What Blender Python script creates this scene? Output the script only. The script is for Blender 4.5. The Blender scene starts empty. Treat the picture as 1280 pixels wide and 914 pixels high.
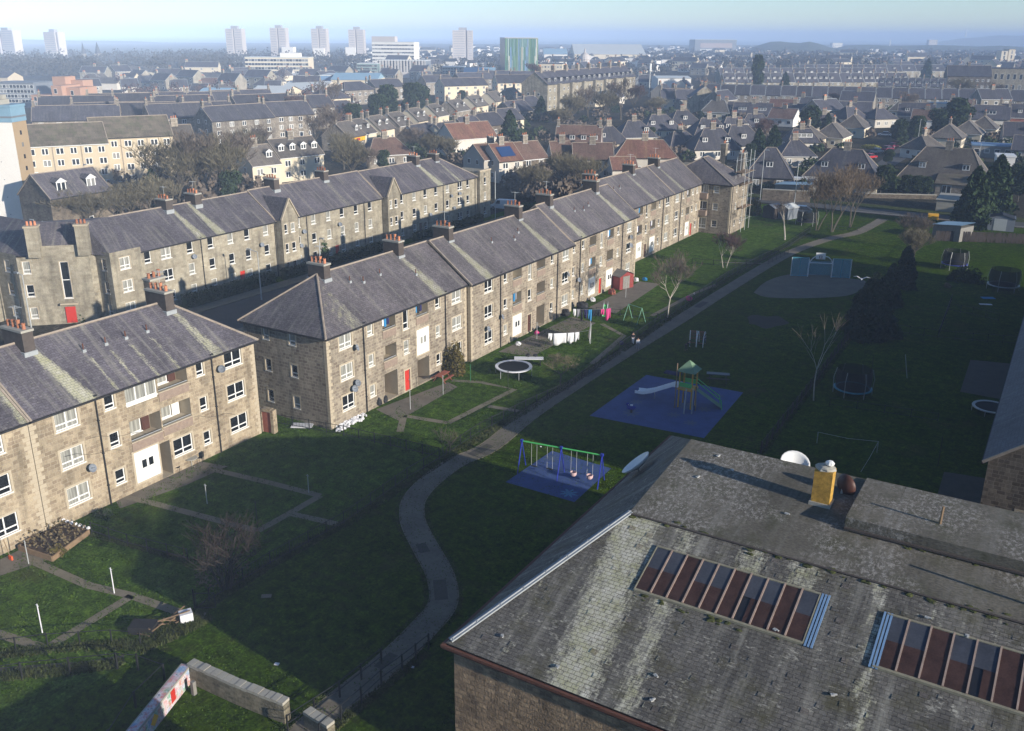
import bpy, math, random
import numpy as np
from mathutils import Vector, Matrix
R = random.Random(7)
C = bpy.context.scene.collection
rad = math.radians
# ---------------------------------------------------------------- camera model (metres; x across the street grid, y along it)
F = 1156.0; HC = 32.0; ROLL = rad(0.35); PIT = math.atan((457 - 43.5) / F); AZ = rad(31)
def ray(px, py):
    a = px - 640.0; b = -(py - 457.0)
    c, s = math.cos(ROLL), math.sin(ROLL)
    a, b = a * c - b * s, a * s + b * c
    x, y, z = a, F * math.cos(PIT) + b * math.sin(PIT), -F * math.sin(PIT) + b * math.cos(PIT)
    return Vector((x * math.cos(AZ) - y * math.sin(AZ), x * math.sin(AZ) + y * math.cos(AZ), z))
def g(px, py, z=0.0):
    r = ray(px, py); t = (z - HC) / r.z
    return (r.x * t, r.y * t)
def mpp(px, py):                       # metres per photo pixel at a ground point
    x, y = g(px, py); return math.hypot(x, y) / F * 1.02
def zh(px, yb, yt):                    # height of a thing whose foot is at (px, yb) and whose top shows at yt
    x, y = g(px, yb); r = ray(px, yt); return HC + r.z * math.hypot(x, y) / math.hypot(r.x, r.y)
def span(px0, px1, yb):
    a, b = g(px0, yb), g(px1, yb); return math.hypot(a[0] - b[0], a[1] - b[1])
# ---------------------------------------------------------------- node helpers
class NT:
    def __init__(s, m):
        m.use_nodes = True; s.t = m.node_tree; s.t.nodes.clear()
        s.out = s.n('ShaderNodeOutputMaterial'); s.b = s.n('ShaderNodeBsdfPrincipled'); s.l(s.b, 0, s.out, 0)
    def n(s, k, **kw):
        n = s.t.nodes.new(k)
        for a, v in kw.items(): setattr(n, a, v)
        return n
    def l(s, a, i, b, j): s.t.links.new(a.outputs[i], b.inputs[j])
    def noise(s, scale, vec=None, detail=4, rough=.6, st=None):
        n = s.n('ShaderNodeTexNoise'); n.inputs['Scale'].default_value = scale; n.inputs['Detail'].default_value = detail
        n.inputs['Roughness'].default_value = rough
        if vec is not None:
            if st:
                mp = s.n('ShaderNodeMapping'); mp.inputs['Scale'].default_value = st; s.l(vec[0], vec[1], mp, 0); s.l(mp, 0, n, 'Vector')
            else: s.l(vec[0], vec[1], n, 'Vector')
        return n
    def ramp(s, src, i, stops):
        r = s.n('ShaderNodeValToRGB'); s.l(src, i, r, 0); e = r.color_ramp.elements
        while len(e) < len(stops): e.new(.5)
        for k, (p, c) in enumerate(stops):
            e[k].position = p; e[k].color = (c, c, c, 1) if isinstance(c, (int, float)) else (*c, 1)
        return r
    def mix(s, fac, a, b, mode='MIX'):
        m = s.n('ShaderNodeMix', data_type='RGBA', blend_type=mode)
        for sock, v in ((0, fac), (6, a), (7, b)):
            if isinstance(v, (int, float)): m.inputs[sock].default_value = v
            elif isinstance(v, tuple) and len(v) == 3: m.inputs[sock].default_value = (*v, 1)
            else: s.l(v[0], v[1], m, sock)
        return m
    def math(s, op, a, b=0.0):
        m = s.n('ShaderNodeMath', operation=op)
        for i, v in ((0, a), (1, b)):
            if isinstance(v, (int, float)): m.inputs[i].default_value = v
            else: s.l(v[0], v[1], m, i)
        return m
    def bump(s, src, i, strength=.4, dist=.03):
        b = s.n('ShaderNodeBump'); b.inputs['Strength'].default_value = strength; b.inputs['Distance'].default_value = dist
        s.l(src, i, b, 'Height'); s.l(b, 0, s.b, 'Normal')
MATS = {}
def newmat(name):
    m = bpy.data.materials.new(name); MATS[name] = m; return m, NT(m)
def plain(name, col, rough=.75, var=.12, scale=1.5, metal=0.0, spec=.3, rnd=0.0, fine=0.0):
    """one surface colour, weathered by two sizes of noise; rnd varies it from object to object"""
    m, t = newmat(name); tc = t.n('ShaderNodeTexCoord')
    n1 = t.noise(scale, (tc, 'Object')); n2 = t.noise(scale * 9, (tc, 'Object'), 3)
    mx = t.mix(.4, (n1, 0), (n2, 0)); r = t.ramp(mx, 2, [(.3, 1 - var), (.7, 1 + var)])
    c = t.mix(1.0, col, (r, 0), 'MULTIPLY')
    if rnd:
        oi = t.n('ShaderNodeObjectInfo'); rr = t.ramp(oi, 'Random', [(0, 1 - rnd), (1, 1 + rnd)])
        c = t.mix(1.0, (c, 2), (rr, 0), 'MULTIPLY')
    t.l(c, 2, t.b, 'Base Color'); t.b.inputs['Roughness'].default_value = rough
    t.b.inputs['Metallic'].default_value = metal; t.b.inputs['Specular IOR Level'].default_value = spec
    if fine: t.bump(n2, 0, fine, .02)
    return m
def stone(name, c1, c2, mortar, bw=.55, bh=.28, ms=.018, dark=.5, bump=.5, rnd=0.08, msz=.1, soot=.0):
    m, t = newmat(name); uv = t.n('ShaderNodeUVMap'); tc = t.n('ShaderNodeTexCoord')
    wob = t.noise(2.2, (uv, 0), 2); w2 = t.mix(.035, (uv, 0), (wob, 1), 'LINEAR_LIGHT')
    b = t.n('ShaderNodeTexBrick'); b.offset = .5; b.squash = .72; b.squash_frequency = 3
    t.l(w2, 2, b, 'Vector'); b.inputs['Scale'].default_value = 1
    b.inputs['Brick Width'].default_value = bw; b.inputs['Row Height'].default_value = bh
    b.inputs['Mortar Size'].default_value = ms; b.inputs['Mortar Smooth'].default_value = .3; b.inputs['Bias'].default_value = dark - .5
    b.inputs[1].default_value = (*c1, 1); b.inputs[2].default_value = (*c2, 1); b.inputs[3].default_value = (*mortar, 1)
    n1 = t.noise(.35, (tc, 'Object'), 5); n2 = t.noise(9, (tc, 'Object'), 3); n3 = t.noise(1.0, (tc, 'Object'), 4, .6, (1.2, 1.2, .18))
    c = t.mix(1.0, (b, 0), (t.ramp(n1, 0, [(.3, .66), (.7, 1.15)]), 0), 'MULTIPLY')
    c = t.mix(1.0, (c, 2), (t.ramp(n2, 0, [(.3, .82), (.7, 1.16)]), 0), 'MULTIPLY')
    c = t.mix(1.0, (c, 2), (t.ramp(n3, 0, [(.3, .64), (.52, 1.0)]), 0), 'MULTIPLY')
    oi = t.n('ShaderNodeObjectInfo'); c = t.mix(1.0, (c, 2), (t.ramp(oi, 'Random', [(0, 1 - rnd), (1, 1 + rnd)]), 0), 'MULTIPLY')
    t.l(c, 2, t.b, 'Base Color'); t.b.inputs['Roughness'].default_value = .9; t.b.inputs['Specular IOR Level'].default_value = .2
    h = t.math('ADD', (t.math('MULTIPLY', (b, 1), -1.0), 0), (t.math('MULTIPLY', (n2, 0), msz * 6), 0)); t.bump(h, 0, bump, .04)
    return m
def slate(name, col, lich=(.36, .35, .29), sw=.3, sh=.2, amount=.5, rnd=.1, rough=.62, moss=None, blotch=None, relief=.5):
    """slates in courses; the 'lichen' attribute marks pale mortar runs and lichen below the chimneys"""
    m, t = newmat(name); uv = t.n('ShaderNodeUVMap')
    b = t.n('ShaderNodeTexBrick'); b.offset = .5; t.l(uv, 0, b, 'Vector'); b.inputs['Scale'].default_value = 1
    b.inputs['Brick Width'].default_value = sw; b.inputs['Row Height'].default_value = sh; b.inputs['Mortar Size'].default_value = .012
    b.inputs['Mortar Smooth'].default_value = .2; b.inputs['Bias'].default_value = 0
    b.inputs[1].default_value = (*[k * 1.18 for k in col], 1); b.inputs[2].default_value = (*[k * .8 for k in col], 1)
    b.inputs[3].default_value = (*[k * .45 for k in col], 1)
    big = t.noise(.25, (uv, 0), 4); st = t.noise(1.0, (uv, 0), 4, .65, (1.6, .12, 1)); sp = t.noise(2.6, (uv, 0), 5, .8, (1, 2.2, 1)); pt = t.noise(.9, (uv, 0), 4, .7); fine = t.noise(11, (uv, 0), 3, .6, (.5, 1.2, 1))
    c = t.mix(1.0, (b, 0), (t.ramp(big, 0, [(.3, .7), (.7, 1.25)]), 0), 'MULTIPLY')
    c = t.mix(1.0, (c, 2), (t.ramp(fine, 0, [(.35, .72), (.65, 1.3)]), 0), 'MULTIPLY')
    lf = t.ramp(st, 0, [(.5, 0), (.75, .5)]); c = t.mix((lf, 0), (c, 2), tuple(k * .8 for k in lich))
    spk = t.ramp(t.math('ADD', (sp, 0), (t.math('MULTIPLY', (t.math('SUBTRACT', (pt, 0), .5), 0), .5), 0)), 0, [(.58, 0), (.70, .9 * amount)]); c = t.mix((spk, 0), (c, 2), lich)
    if moss: mo = t.noise(.55, (uv, 0), 5, .7); c = t.mix((t.ramp(mo, 0, [(.5, 0), (.68, .6)]), 0), (c, 2), moss)
    if blotch: bl = t.noise(3.4, (uv, 0), 6, .85, (1.5, 1, 1)); bm = t.math('MULTIPLY', (t.ramp(bl, 0, [(.5, 0), (.57, .85)]), 0), (t.ramp(t.noise(.22, (uv, 0), 3), 0, [(.42, 0), (.55, 1)]), 0)); c = t.mix((bm, 0), (c, 2), blotch)
    at = t.n('ShaderNodeAttribute', attribute_name='lichen')
    rag = t.noise(3.2, (uv, 0), 5, .75, (1.4, .35, 1)); s = t.math('ADD', (at, 2), (t.math('MULTIPLY', (t.math('SUBTRACT', (rag, 0), .5), 0), 1.7), 0))
    s = t.math('ADD', (s, 0), (t.math('MULTIPLY', (t.math('SUBTRACT', (fine, 0), .5), 0), .9), 0))
    lm = t.ramp(s, 0, [(.5, 0), (.95, .95)]); lv = t.ramp(t.noise(1.3, (uv, 0), 5, .8), 0, [(.35, tuple(k * w for k, w in zip(lich, (.72, .74, .5)))), (.6, lich), (.75, tuple(min(.8, k * 1.3) for k in lich))]); jn = t.mix((b, 1), (lv, 0), tuple(k * .3 for k in lich)); c = t.mix((lm, 0), (c, 2), (jn, 2))
    oi = t.n('ShaderNodeObjectInfo'); c = t.mix(1.0, (c, 2), (t.ramp(oi, 'Random', [(0, 1 - rnd), (1, 1 + rnd)]), 0), 'MULTIPLY')
    t.l(c, 2, t.b, 'Base Color'); t.b.inputs['Roughness'].default_value = rough; t.b.inputs['Specular IOR Level'].default_value = .35
    h = t.math('ADD', (t.math('MULTIPLY', (b, 1), -1.0), 0), (t.math('MULTIPLY', (fine, 0), .8), 0)); t.bump(h, 0, relief, .03)
    return m
def glass(name, dark=(.012, .014, .016), pale=(.3, .3, .27), share=.35, rough=.12):
    m, t = newmat(name); oi = t.n('ShaderNodeObjectInfo'); tc = t.n('ShaderNodeTexCoord')
    r = t.ramp(oi, 'Random', [(0, pale), (share, dark), (1, tuple(k * 1.8 for k in dark))]); r.color_ramp.interpolation = 'CONSTANT'
    n = t.noise(1.0, (tc, 'Object'), 2, .5, (9, 9, .3)); c = t.mix(1.0, (r, 0), (t.ramp(n, 0, [(.35, .55), (.65, 1.2)]), 0), 'MULTIPLY')
    t.l(c, 2, t.b, 'Base Color'); t.b.inputs['Roughness'].default_value = rough; t.b.inputs['Specular IOR Level'].default_value = .6
    return m
def grassmat(name, a, b, c3, scale=1.0, dry=.25):
    m, t = newmat(name); tc = t.n('ShaderNodeTexCoord'); o = (tc, 'Object')
    n1 = t.noise(.05 * scale, o, 5, .6); n2 = t.noise(.45 * scale, o, 6, .8); n3 = t.noise(5 * scale, o, 4, .7); n4 = t.noise(1.6, o, 4, .7, (3, .5, 1))
    r = t.ramp(n2, 0, [(.25, a), (.5, b), (.78, c3)])
    c = t.mix(1.0, (r, 0), (t.ramp(n1, 0, [(.3, .75), (.7, 1.25)]), 0), 'MULTIPLY')
    c = t.mix(1.0, (c, 2), (t.ramp(n3, 0, [(.3, .35), (.7, 1.65)]), 0), 'MULTIPLY')
    c = t.mix(1.0, (c, 2), (t.ramp(n4, 0, [(.3, .75), (.7, 1.2)]), 0), 'MULTIPLY')
    c = t.mix((t.ramp(n1, 0, [(.55, 0), (.75, dry)]), 0), (c, 2), (.085, .07, .03))
    n5 = t.noise(1.3, o, 6, .8); c = t.mix(1.0, (c, 2), (t.ramp(n5, 0, [(.36, .5), (.5, .95), (.66, 1.6)]), 0), 'MULTIPLY')
    n6 = t.noise(.16, o, 5, .75); c = t.mix((t.ramp(n6, 0, [(.56, 0), (.68, .45)]), 0), (c, 2), (.07, .06, .025))
    t.l(c, 2, t.b, 'Base Color'); t.b.inputs['Roughness'].default_value = 1; t.b.inputs['Specular IOR Level'].default_value = 0
    h = t.mix(.5, (n3, 0), (n2, 0)); t.bump(h, 2, .9, .12)
    return m
def leafmat(name, a, b, rnd=.15):
    m, t = newmat(name); tc = t.n('ShaderNodeTexCoord'); n = t.noise(1.1, (tc, 'Object'), 5, .7)
    r = t.ramp(n, 0, [(.3, a), (.7, b)]); oi = t.n('ShaderNodeObjectInfo')
    c = t.mix(1.0, (r, 0), (t.ramp(oi, 'Random', [(0, 1 - rnd), (1, 1 + rnd)]), 0), 'MULTIPLY')
    t.l(c, 2, t.b, 'Base Color'); t.b.inputs['Roughness'].default_value = .8; t.b.inputs['Specular IOR Level'].default_value = .15
    return m
# ---------------------------------------------------------------- materials
stone('granite_pale', (.42, .345, .24), (.235, .18, .125), (.40, .335, .24), .5, .27, .028, .42)
stone('granite_row', (.37, .32, .245), (.20, .16, .125), (.37, .32, .245), .5, .28, .032, .52)
stone('granite_grey', (.37, .335, .255), (.27, .235, .175), (.33, .30, .235), .6, .3, .015, .5)
stone('granite_house', (.33, .29, .235), (.2, .17, .14), (.3, .27, .22), .5, .3, .02, .5, rnd=.22)
stone('granite_dark', (.2, .165, .125), (.1, .08, .06), (.2, .17, .13), .45, .25, .02, .5)
stone('brick_red', (.32, .1, .06), (.22, .07, .045), (.3, .26, .2), .23, .08, .01, .5)
stone('rubble', (.46, .33, .21), (.2, .145, .1), (.30, .22, .145), .42, .24, .035, .5, 1.0, 0, .3)
stone('wall_rubble', (.25, .22, .16), (.13, .12, .09), (.2, .18, .13), .4, .2, .03, .5, .8, 0, .2)
plain('dressed', (.40, .34, .25), .85, .12, 2, fine=.2)
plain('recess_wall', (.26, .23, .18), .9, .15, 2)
plain('parapet', (.25, .19, .15), .9, .25, 3, fine=.5)
plain('concrete', (.34, .325, .28), .9, .15, 1.2, fine=.2)
slate('slate_near', (.095, .086, .10), (.40, .385, .31), .34, .2, .35)
slate('slate_row', (.11, .098, .105), (.34, .325, .27), .34, .2, .3)
slate('slate_mid', (.062, .06, .074), (.2, .195, .18), .35, .25, .2, .22)
slate('slate_warm', (.12, .105, .092), (.27, .24, .18), .35, .25, .25, .22)
slate('tile_brown', (.14, .085, .065), (.25, .2, .15), .3, .3, .3, .15)
slate('tile_red', (.16, .078, .056), (.35, .25, .12), .3, .3, .3, .2)
slate('felt_brown', (.13, .11, .085), (.2, .19, .12), 1.2, .8, .5, .1, .9, (.07, .085, .035))
slate('store_slate', (.112, .104, .092), (.52, .50, .42), .3, .19, .75, 0, .85, (.066, .06, .02), None, .9)
slate('store_felt', (.10, .09, .07), (.28, .27, .24), 30, 30, .3, 0, .9, (.052, .054, .02), (.32, .30, .27), .9)
plain('lead', (.3, .32, .33), .65, .2, 2)
plain('ridge_tile', (.3, .25, .2), .8, .3, 2)
plain('chim_brick', (.075, .062, .055), .9, .3, 3, fine=.4)
plain('terracotta', (.42, .17, .09), .8, .2, 3, rnd=.3)
plain('white', (.72, .72, .70), .45, .06, 1, spec=.4)
plain('whitewall', (.74, .71, .66), .8, .06, .3)
plain('cream', (.62, .54, .40), .85, .08, .4, rnd=.08)
plain('harl', (.5, .46, .4), .9, .12, .7, rnd=.3)
plain('harl_yellow', (.50, .42, .30), .9, .08, .5)
plain('harl_pink', (.40, .33, .32), .9, .08, .5)
plain('tower_clad', (.50, .46, .44), .7, .05, .05, rnd=.05)
plain('tower_shade', (.33, .33, .36), .7, .06, .05)
plain('tower_brown', (.36, .265, .16), .8, .08, .5)
plain('blue_band', (.2, .33, .43), .5, .1, .5)
plain('blue_roof', (.30, .45, .55), .45, .1, .1)
plain('pale_roof', (.6, .62, .6), .5, .08, .1)
plain('terra_clad', (.42, .25, .17), .8, .08, .3)
plain('grey_clad', (.18, .2, .23), .6, .15, .5, rnd=.2)
plain('glass_stripe_pale', (.36, .46, .42), .5); plain('glass_stripe_green', (.07, .17, .12), .5)
plain('green_arc', (.1, .45, .22), .5, .1, .5)
plain('red_door', (.46, .035, .025), .45, .08, 2)
plain('red_dull', (.28, .09, .06), .7, .25, 4)
plain('brown_door', (.07, .03, .022), .5, .2, 3)
plain('black_iron', (.016, .017, .018), .5, .2, 4)
plain('dark_plastic', (.02, .02, .022), .6, .2, 3)
plain('asphalt', (.07, .07, .07), .92, .2, .4, fine=.3)
plain('path_tar', (.15, .13, .10), .95, .35, .5, fine=.5)
plain('path_dark', (.075, .068, .055), .95, .25, 1.2, fine=.5)
plain('slab', (.185, .16, .115), .95, .25, 1.2, fine=.5)
plain('yard', (.155, .135, .105), .95, .3, 1.0, fine=.5)
plain('court', (.12, .11, .085), .95, .3, .5, fine=.5)
plain('bald', (.035, .032, .022), .98, .3, .8, fine=.5)
plain('kerb', (.25, .24, .22), .9, .15, 1)
plain('pad_blue', (.045, .08, .21), .85, .25, .9, fine=.3)
plain('pad_pale', (.07, .19, .32), .85, .12, .9)
plain('pad_grey', (.075, .11, .19), .85, .2, .9)
plain('paint_blue', (.02, .035, .32), .4, .08, 2)
plain('paint_green', (.09, .5, .13), .4, .1, 2)
plain('paint_dkgreen', (.03, .16, .07), .5, .15, 2)
plain('paint_yellow', (.6, .33, .04), .45, .12, 2)
plain('paint_teal', (.06, .28, .36), .4, .1, 2)
plain('steel', (.42, .45, .47), .35, .1, 2, .5)
plain('slide_steel', (.8, .86, .92), .35, .06, 2)
plain('galv', (.45, .47, .47), .5, .1, 3, .3)
plain('timber', (.22, .15, .09), .85, .25, 3, fine=.4)
plain('timber_grey', (.2, .19, .17), .9, .25, 3, fine=.4)
plain('timber_red', (.22, .04, .035), .7, .15, 3)
plain('timber_dark', (.045, .035, .03), .85, .25, 3)
plain('fabric_white', (.7, .7, .72), .9, .08, 4)
plain('fabric_palegrey', (.42, .42, .4), .9, .2, 4)
plain('fabric_blue', (.03, .2, .42), .9, .1, 4)
plain('fabric_black', (.018, .018, .024), .9, .1, 4)
plain('fabric_pink', (.6, .06, .22), .9, .1, 4)
plain('fabric_orange', (.65, .1, .03), .9, .1, 4)
plain('fabric_navy', (.02, .02, .08), .9, .1, 4)
plain('fabric_grey', (.22, .22, .24), .9, .1, 4)
plain('fabric_pinkish', (.6, .42, .42), .7, .1, 3); plain('paint_greenish', (.2, .42, .3), .5, .1, 2); plain('canopy_green', (.16, .26, .16), .7, .2, 2)
plain('skin', (.4, .24, .17), .6, .05, 4)
plain('car_red', (.42, .02, .03), .3, .05, 1, spec=.6)
plain('car_maroon', (.2, .02, .06), .3, .05, 1, spec=.6)
plain('car_blue', (.08, .14, .24), .3, .05, 1, spec=.6)
plain('car_white', (.72, .73, .74), .3, .03, 1, spec=.6)
plain('car_black', (.015, .016, .02), .3, .05, 1, spec=.6)
plain('car_silver', (.34, .38, .42), .3, .05, 1, .3, .6)
plain('sign_yellow', (.75, .4, .02), .5, .05, 1)
plain('rust_glass', (.055, .03, .024), .35, .45, 1.6)
plain('moss', (.06, .068, .022), 1, .35, 3)
plain('skylight_frame', (.26, .24, .17), .85, .3, 3)
plain('slate_glass', (.055, .06, .075), .3, .3, 1.2)
plain('glazing_bar', (.34, .25, .20), .6, .3, 3)
plain('blue_flash', (.17, .28, .44), .5, .15, 3)
plain('lichen_yellow', (.40, .235, .045), .9, .6, 5, fine=.6)
plain('rust', (.12, .05, .032), .8, .35, 4, fine=.5)
plain('soil', (.06, .04, .028), .98, .3, 3, fine=.6)
plain('bark', (.1, .085, .062), .95, .25, 4, fine=.4)
plain('bark_birch', (.42, .38, .32), .9, .35, 6)
plain('twig_brown', (.14, .112, .088), .95, .2, 1, rnd=.2)
plain('twig_olive', (.15, .13, .08), .95, .2, 1, rnd=.2)
plain('twig_street', (.17, .125, .08), .95, .2, 1)
plain('twig_bush', (.03, .022, .018), .95, .2, 1)
plain('twig_purple', (.10, .062, .055), .95, .2, 1, rnd=.2)
plain('solar', (.02, .05, .14), .2, .1, 2)
plain('far_hill', (.06, .075, .05), 1, .4, .004)
plain('far_wood', (.05, .045, .034), 1, .35, .02)
plain('net_dark', (.01, .012, .014), .8, .2, 3)
glass('pane', share=.45); glass('pane_far', (.02, .024, .03), (.25, .25, .24), .25, .25); glass('pane_curtain', (.3, .31, .27), (.42, .42, .36), .5)
glass('glass_green', (.14, .25, .24), (.2, .33, .31), .5, .3)
leafmat('leaf_dark', (.018, .036, .013), (.048, .078, .028)); leafmat('leaf_cypress', (.010, .021, .008), (.026, .045, .018)); leafmat('leaf_mid', (.018, .032, .014), (.04, .062, .026))
leafmat('leaf_hedge', (.02, .034, .012), (.05, .07, .026)); leafmat('leaf_autumn', (.07, .075, .02), (.16, .11, .03)); leafmat('leaf_yellow', (.14, .15, .02), (.3, .28, .04)); leafmat('leaf_dead', (.12, .09, .05), (.2, .16, .09))
grassmat('lawn', (.021, .042, .002), (.037, .068, .003), (.060, .084, .007), 1.0, .35)  # darker copy of the grass; shade over the green put into its colour
grassmat('lawn_lit', (.035, .062, .008), (.055, .098, .012), (.085, .125, .018), 1.3)  # brighter copy of the grass; sunlight put into its colour
grassmat('rough_lawn', (.035, .05, .016), (.06, .075, .026), (.1, .1, .045), 1.6, .5)
grassmat('town_ground', (.03, .034, .022), (.055, .05, .038), (.075, .07, .055), .5, .3)
# ---------------------------------------------------------------- mesh builder
class MB:
    def __init__(s): s.V = []; s.F = []; s.M = []; s.A = None
    def f(s, pts, m=0):
        i = len(s.V); s.V += [tuple(p) for p in pts]; s.F.append(tuple(range(i, i + len(pts)))); s.M.append(m)
    def box(s, x0, x1, y0, y1, z0, z1, m=0):
        i = len(s.V)
        s.V += [(x0, y0, z0), (x1, y0, z0), (x1, y1, z0), (x0, y1, z0), (x0, y0, z1), (x1, y0, z1), (x1, y1, z1), (x0, y1, z1)]
        for q in ((0, 3, 2, 1), (4, 5, 6, 7), (0, 1, 5, 4), (1, 2, 6, 5), (2, 3, 7, 6), (3, 0, 4, 7)): s.F.append(tuple(i + k for k in q)); s.M.append(m)
        return s
    def prism(s, poly, z0, z1, m=0, mt=None):
        n = len(poly); i = len(s.V); s.V += [(x, y, z0) for x, y in poly] + [(x, y, z1) for x, y in poly]
        for k in range(n): s.F.append((i + k, i + (k + 1) % n, i + n + (k + 1) % n, i + n + k)); s.M.append(m)
        s.F.append(tuple(i + n + k for k in range(n))); s.M.append(m if mt is None else mt)
        s.F.append(tuple(i + n - 1 - k for k in range(n))); s.M.append(m)
        return s
    def beam(s, p, q, w, h, m=0):               # rectangular bar p->q, w across, h upright
        p = Vector(p); q = Vector(q); d = (q - p).normalized(); a = d.cross(Vector((0, 0, 1)))
        a = Vector((1, 0, 0)) if a.length < 1e-4 else a.normalized(); b = a.cross(d).normalized(); i = len(s.V)
        for c in (p, q):
            for sx, sy in ((-1, -1), (1, -1), (1, 1), (-1, 1)): s.V.append(tuple(c + a * sx * w / 2 + b * sy * h / 2))
        for fq in ((0, 1, 2, 3), (7, 6, 5, 4), (0, 4, 5, 1), (1, 5, 6, 2), (2, 6, 7, 3), (3, 7, 4, 0)): s.F.append(tuple(i + k for k in fq)); s.M.append(m)
        return s
    def tube(s, p, q, r, r2=None, n=6, m=0, cap=True):
        p = Vector(p); q = Vector(q); r2 = r if r2 is None else r2; d = q - p
        if d.length < 1e-6: return s
        d.normalize(); a = d.cross(Vector((0, 0, 1)));
        a = Vector((1, 0, 0)) if a.length < 1e-3 else a.normalized(); b = d.cross(a); i = len(s.V)
        for c, rr in ((p, r), (q, r2)):
            for k in range(n):
                t = 2 * math.pi * k / n; s.V.append(tuple(c + (a * math.cos(t) + b * math.sin(t)) * rr))
        for k in range(n): s.F.append((i + k, i + (k + 1) % n, i + n + (k + 1) % n, i + n + k)); s.M.append(m)
        if cap:
            s.F.append(tuple(i + n - 1 - k for k in range(n))); s.M.append(m); s.F.append(tuple(i + n + k for k in range(n))); s.M.append(m)
        return s
    def path(s, pts, r, n=6, m=0):
        for a, b in zip(pts, pts[1:]): s.tube(a, b, r, None, n, m)
        return s
    def lathe(s, prof, c=(0, 0, 0), n=12, m=0):
        i = len(s.V); k = len(prof)
        for r, z in prof:
            for j in range(n): t = 2 * math.pi * j / n; s.V.append((c[0] + r * math.cos(t), c[1] + r * math.sin(t), c[2] + z))
        for a in range(k - 1):
            for j in range(n): s.F.append((i + a * n + j, i + a * n + (j + 1) % n, i + (a + 1) * n + (j + 1) % n, i + (a + 1) * n + j)); s.M.append(m)
        return s
    def blob(s, c, rx, ry, rz, n=10, k=6, m=0, wob=.12, rng=R):
        i = len(s.V)
        for a in range(k + 1):
            ph = math.pi * a / k
            for j in range(n):
                t = 2 * math.pi * j / n; w = 1 + rng.uniform(-wob, wob)
                s.V.append((c[0] + rx * w * math.sin(ph) * math.cos(t), c[1] + ry * w * math.sin(ph) * math.sin(t), c[2] + rz * w * math.cos(ph)))
        for a in range(k):
            for j in range(n): s.F.append((i + a * n + j, i + (a + 1) * n + j, i + (a + 1) * n + (j + 1) % n, i + a * n + (j + 1) % n)); s.M.append(m)
        return s
    def mesh(s, name, mats, uv=True, smooth=False):
        me = bpy.data.meshes.new(name); me.from_pydata(s.V, [], s.F)
        for m in ([mats] if isinstance(mats, str) else mats): me.materials.append(MATS[m])
        if len(me.materials) > 1: me.polygons.foreach_set('material_index', s.M)
        if uv:
            L = me.uv_layers.new(name='UVMap'); co = []
            for f in s.F:
                p = [s.V[k] for k in f]; nx = ny = nz = 0.0
                for a, b in zip(p, p[1:] + p[:1]):
                    nx += (a[1] - b[1]) * (a[2] + b[2]); ny += (a[2] - b[2]) * (a[0] + b[0]); nz += (a[0] - b[0]) * (a[1] + b[1])
                h = math.hypot(nx, ny); l = math.sqrt(nx * nx + ny * ny + nz * nz) or 1
                if h / l < .05: tx, ty, bx, by, bz = 1, 0, 0, 1, 0
                else:
                    tx, ty = -ny / h, nx / h; nx /= l; ny /= l; nz /= l; bx, by, bz = -nz * ty, nz * tx, nx * ty - ny * tx
                for q in p: co += [q[0] * tx + q[1] * ty, q[0] * bx + q[1] * by + q[2] * bz]
            L.data.foreach_set('uv', co)
        if s.A is not None:
            at = me.attributes.new('lichen', 'FLOAT', 'POINT'); a = list(s.A) + [0.0] * (len(s.V) - len(s.A)); at.data.foreach_set('value', a)
        if smooth: me.polygons.foreach_set('use_smooth', [True] * len(me.polygons))
        me.update(); return me
    def build(s, name, mats, parent=None, loc=(0, 0, 0), rot=0.0, uv=True, smooth=False):
        return O(name, s.mesh(name, mats, uv, smooth), parent, loc, rot)
def O(name, me, parent=None, loc=(0, 0, 0), rot=0.0):
    o = bpy.data.objects.new(name, me); C.objects.link(o); o.location = loc; o.rotation_euler = (0, 0, rot)
    if parent: o.parent = parent
    return o
def tag(o, label=None, cat=None, group=None, kind=None):
    if label: o['label'] = label
    if cat: o['category'] = cat
    if group: o['group'] = group
    if kind: o['kind'] = kind
    return o
def E(name, loc, rot, label, cat, group=None):
    return tag(O(name, None, None, loc, rot), label, cat, group)
def kids(o): return [c for c in bpy.data.objects if c.parent == o]
def structure(name, mb, mat, **k): return tag(mb.build(name, mat, **k), kind='structure')
def copy_tree(root, loc, rot, label, scale=1.0, group=None):
    def cp(o, par):
        c = o.copy(); C.objects.link(c)
        if par: c.parent = par
        for ch in TREE.get(o.name, []): cp(ch, c)
        return c
    r = cp(root, None); r.location = loc; r.rotation_euler = (0, 0, rot); r['label'] = label
    r.scale = (scale,) * 3 if isinstance(scale, (int, float)) else scale
    if group: r['group'] = group
    return r
TREE = {}
def reg(root):                          # remember children once, so that copying stays quick
    def go(o):
        ks = kids(o); TREE[o.name] = ks
        for k in ks: go(k)
    go(root); return root
HAZE, SUN, SKY, EXPO = 0.00040, 4.3, 0.094, 0.74
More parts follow.
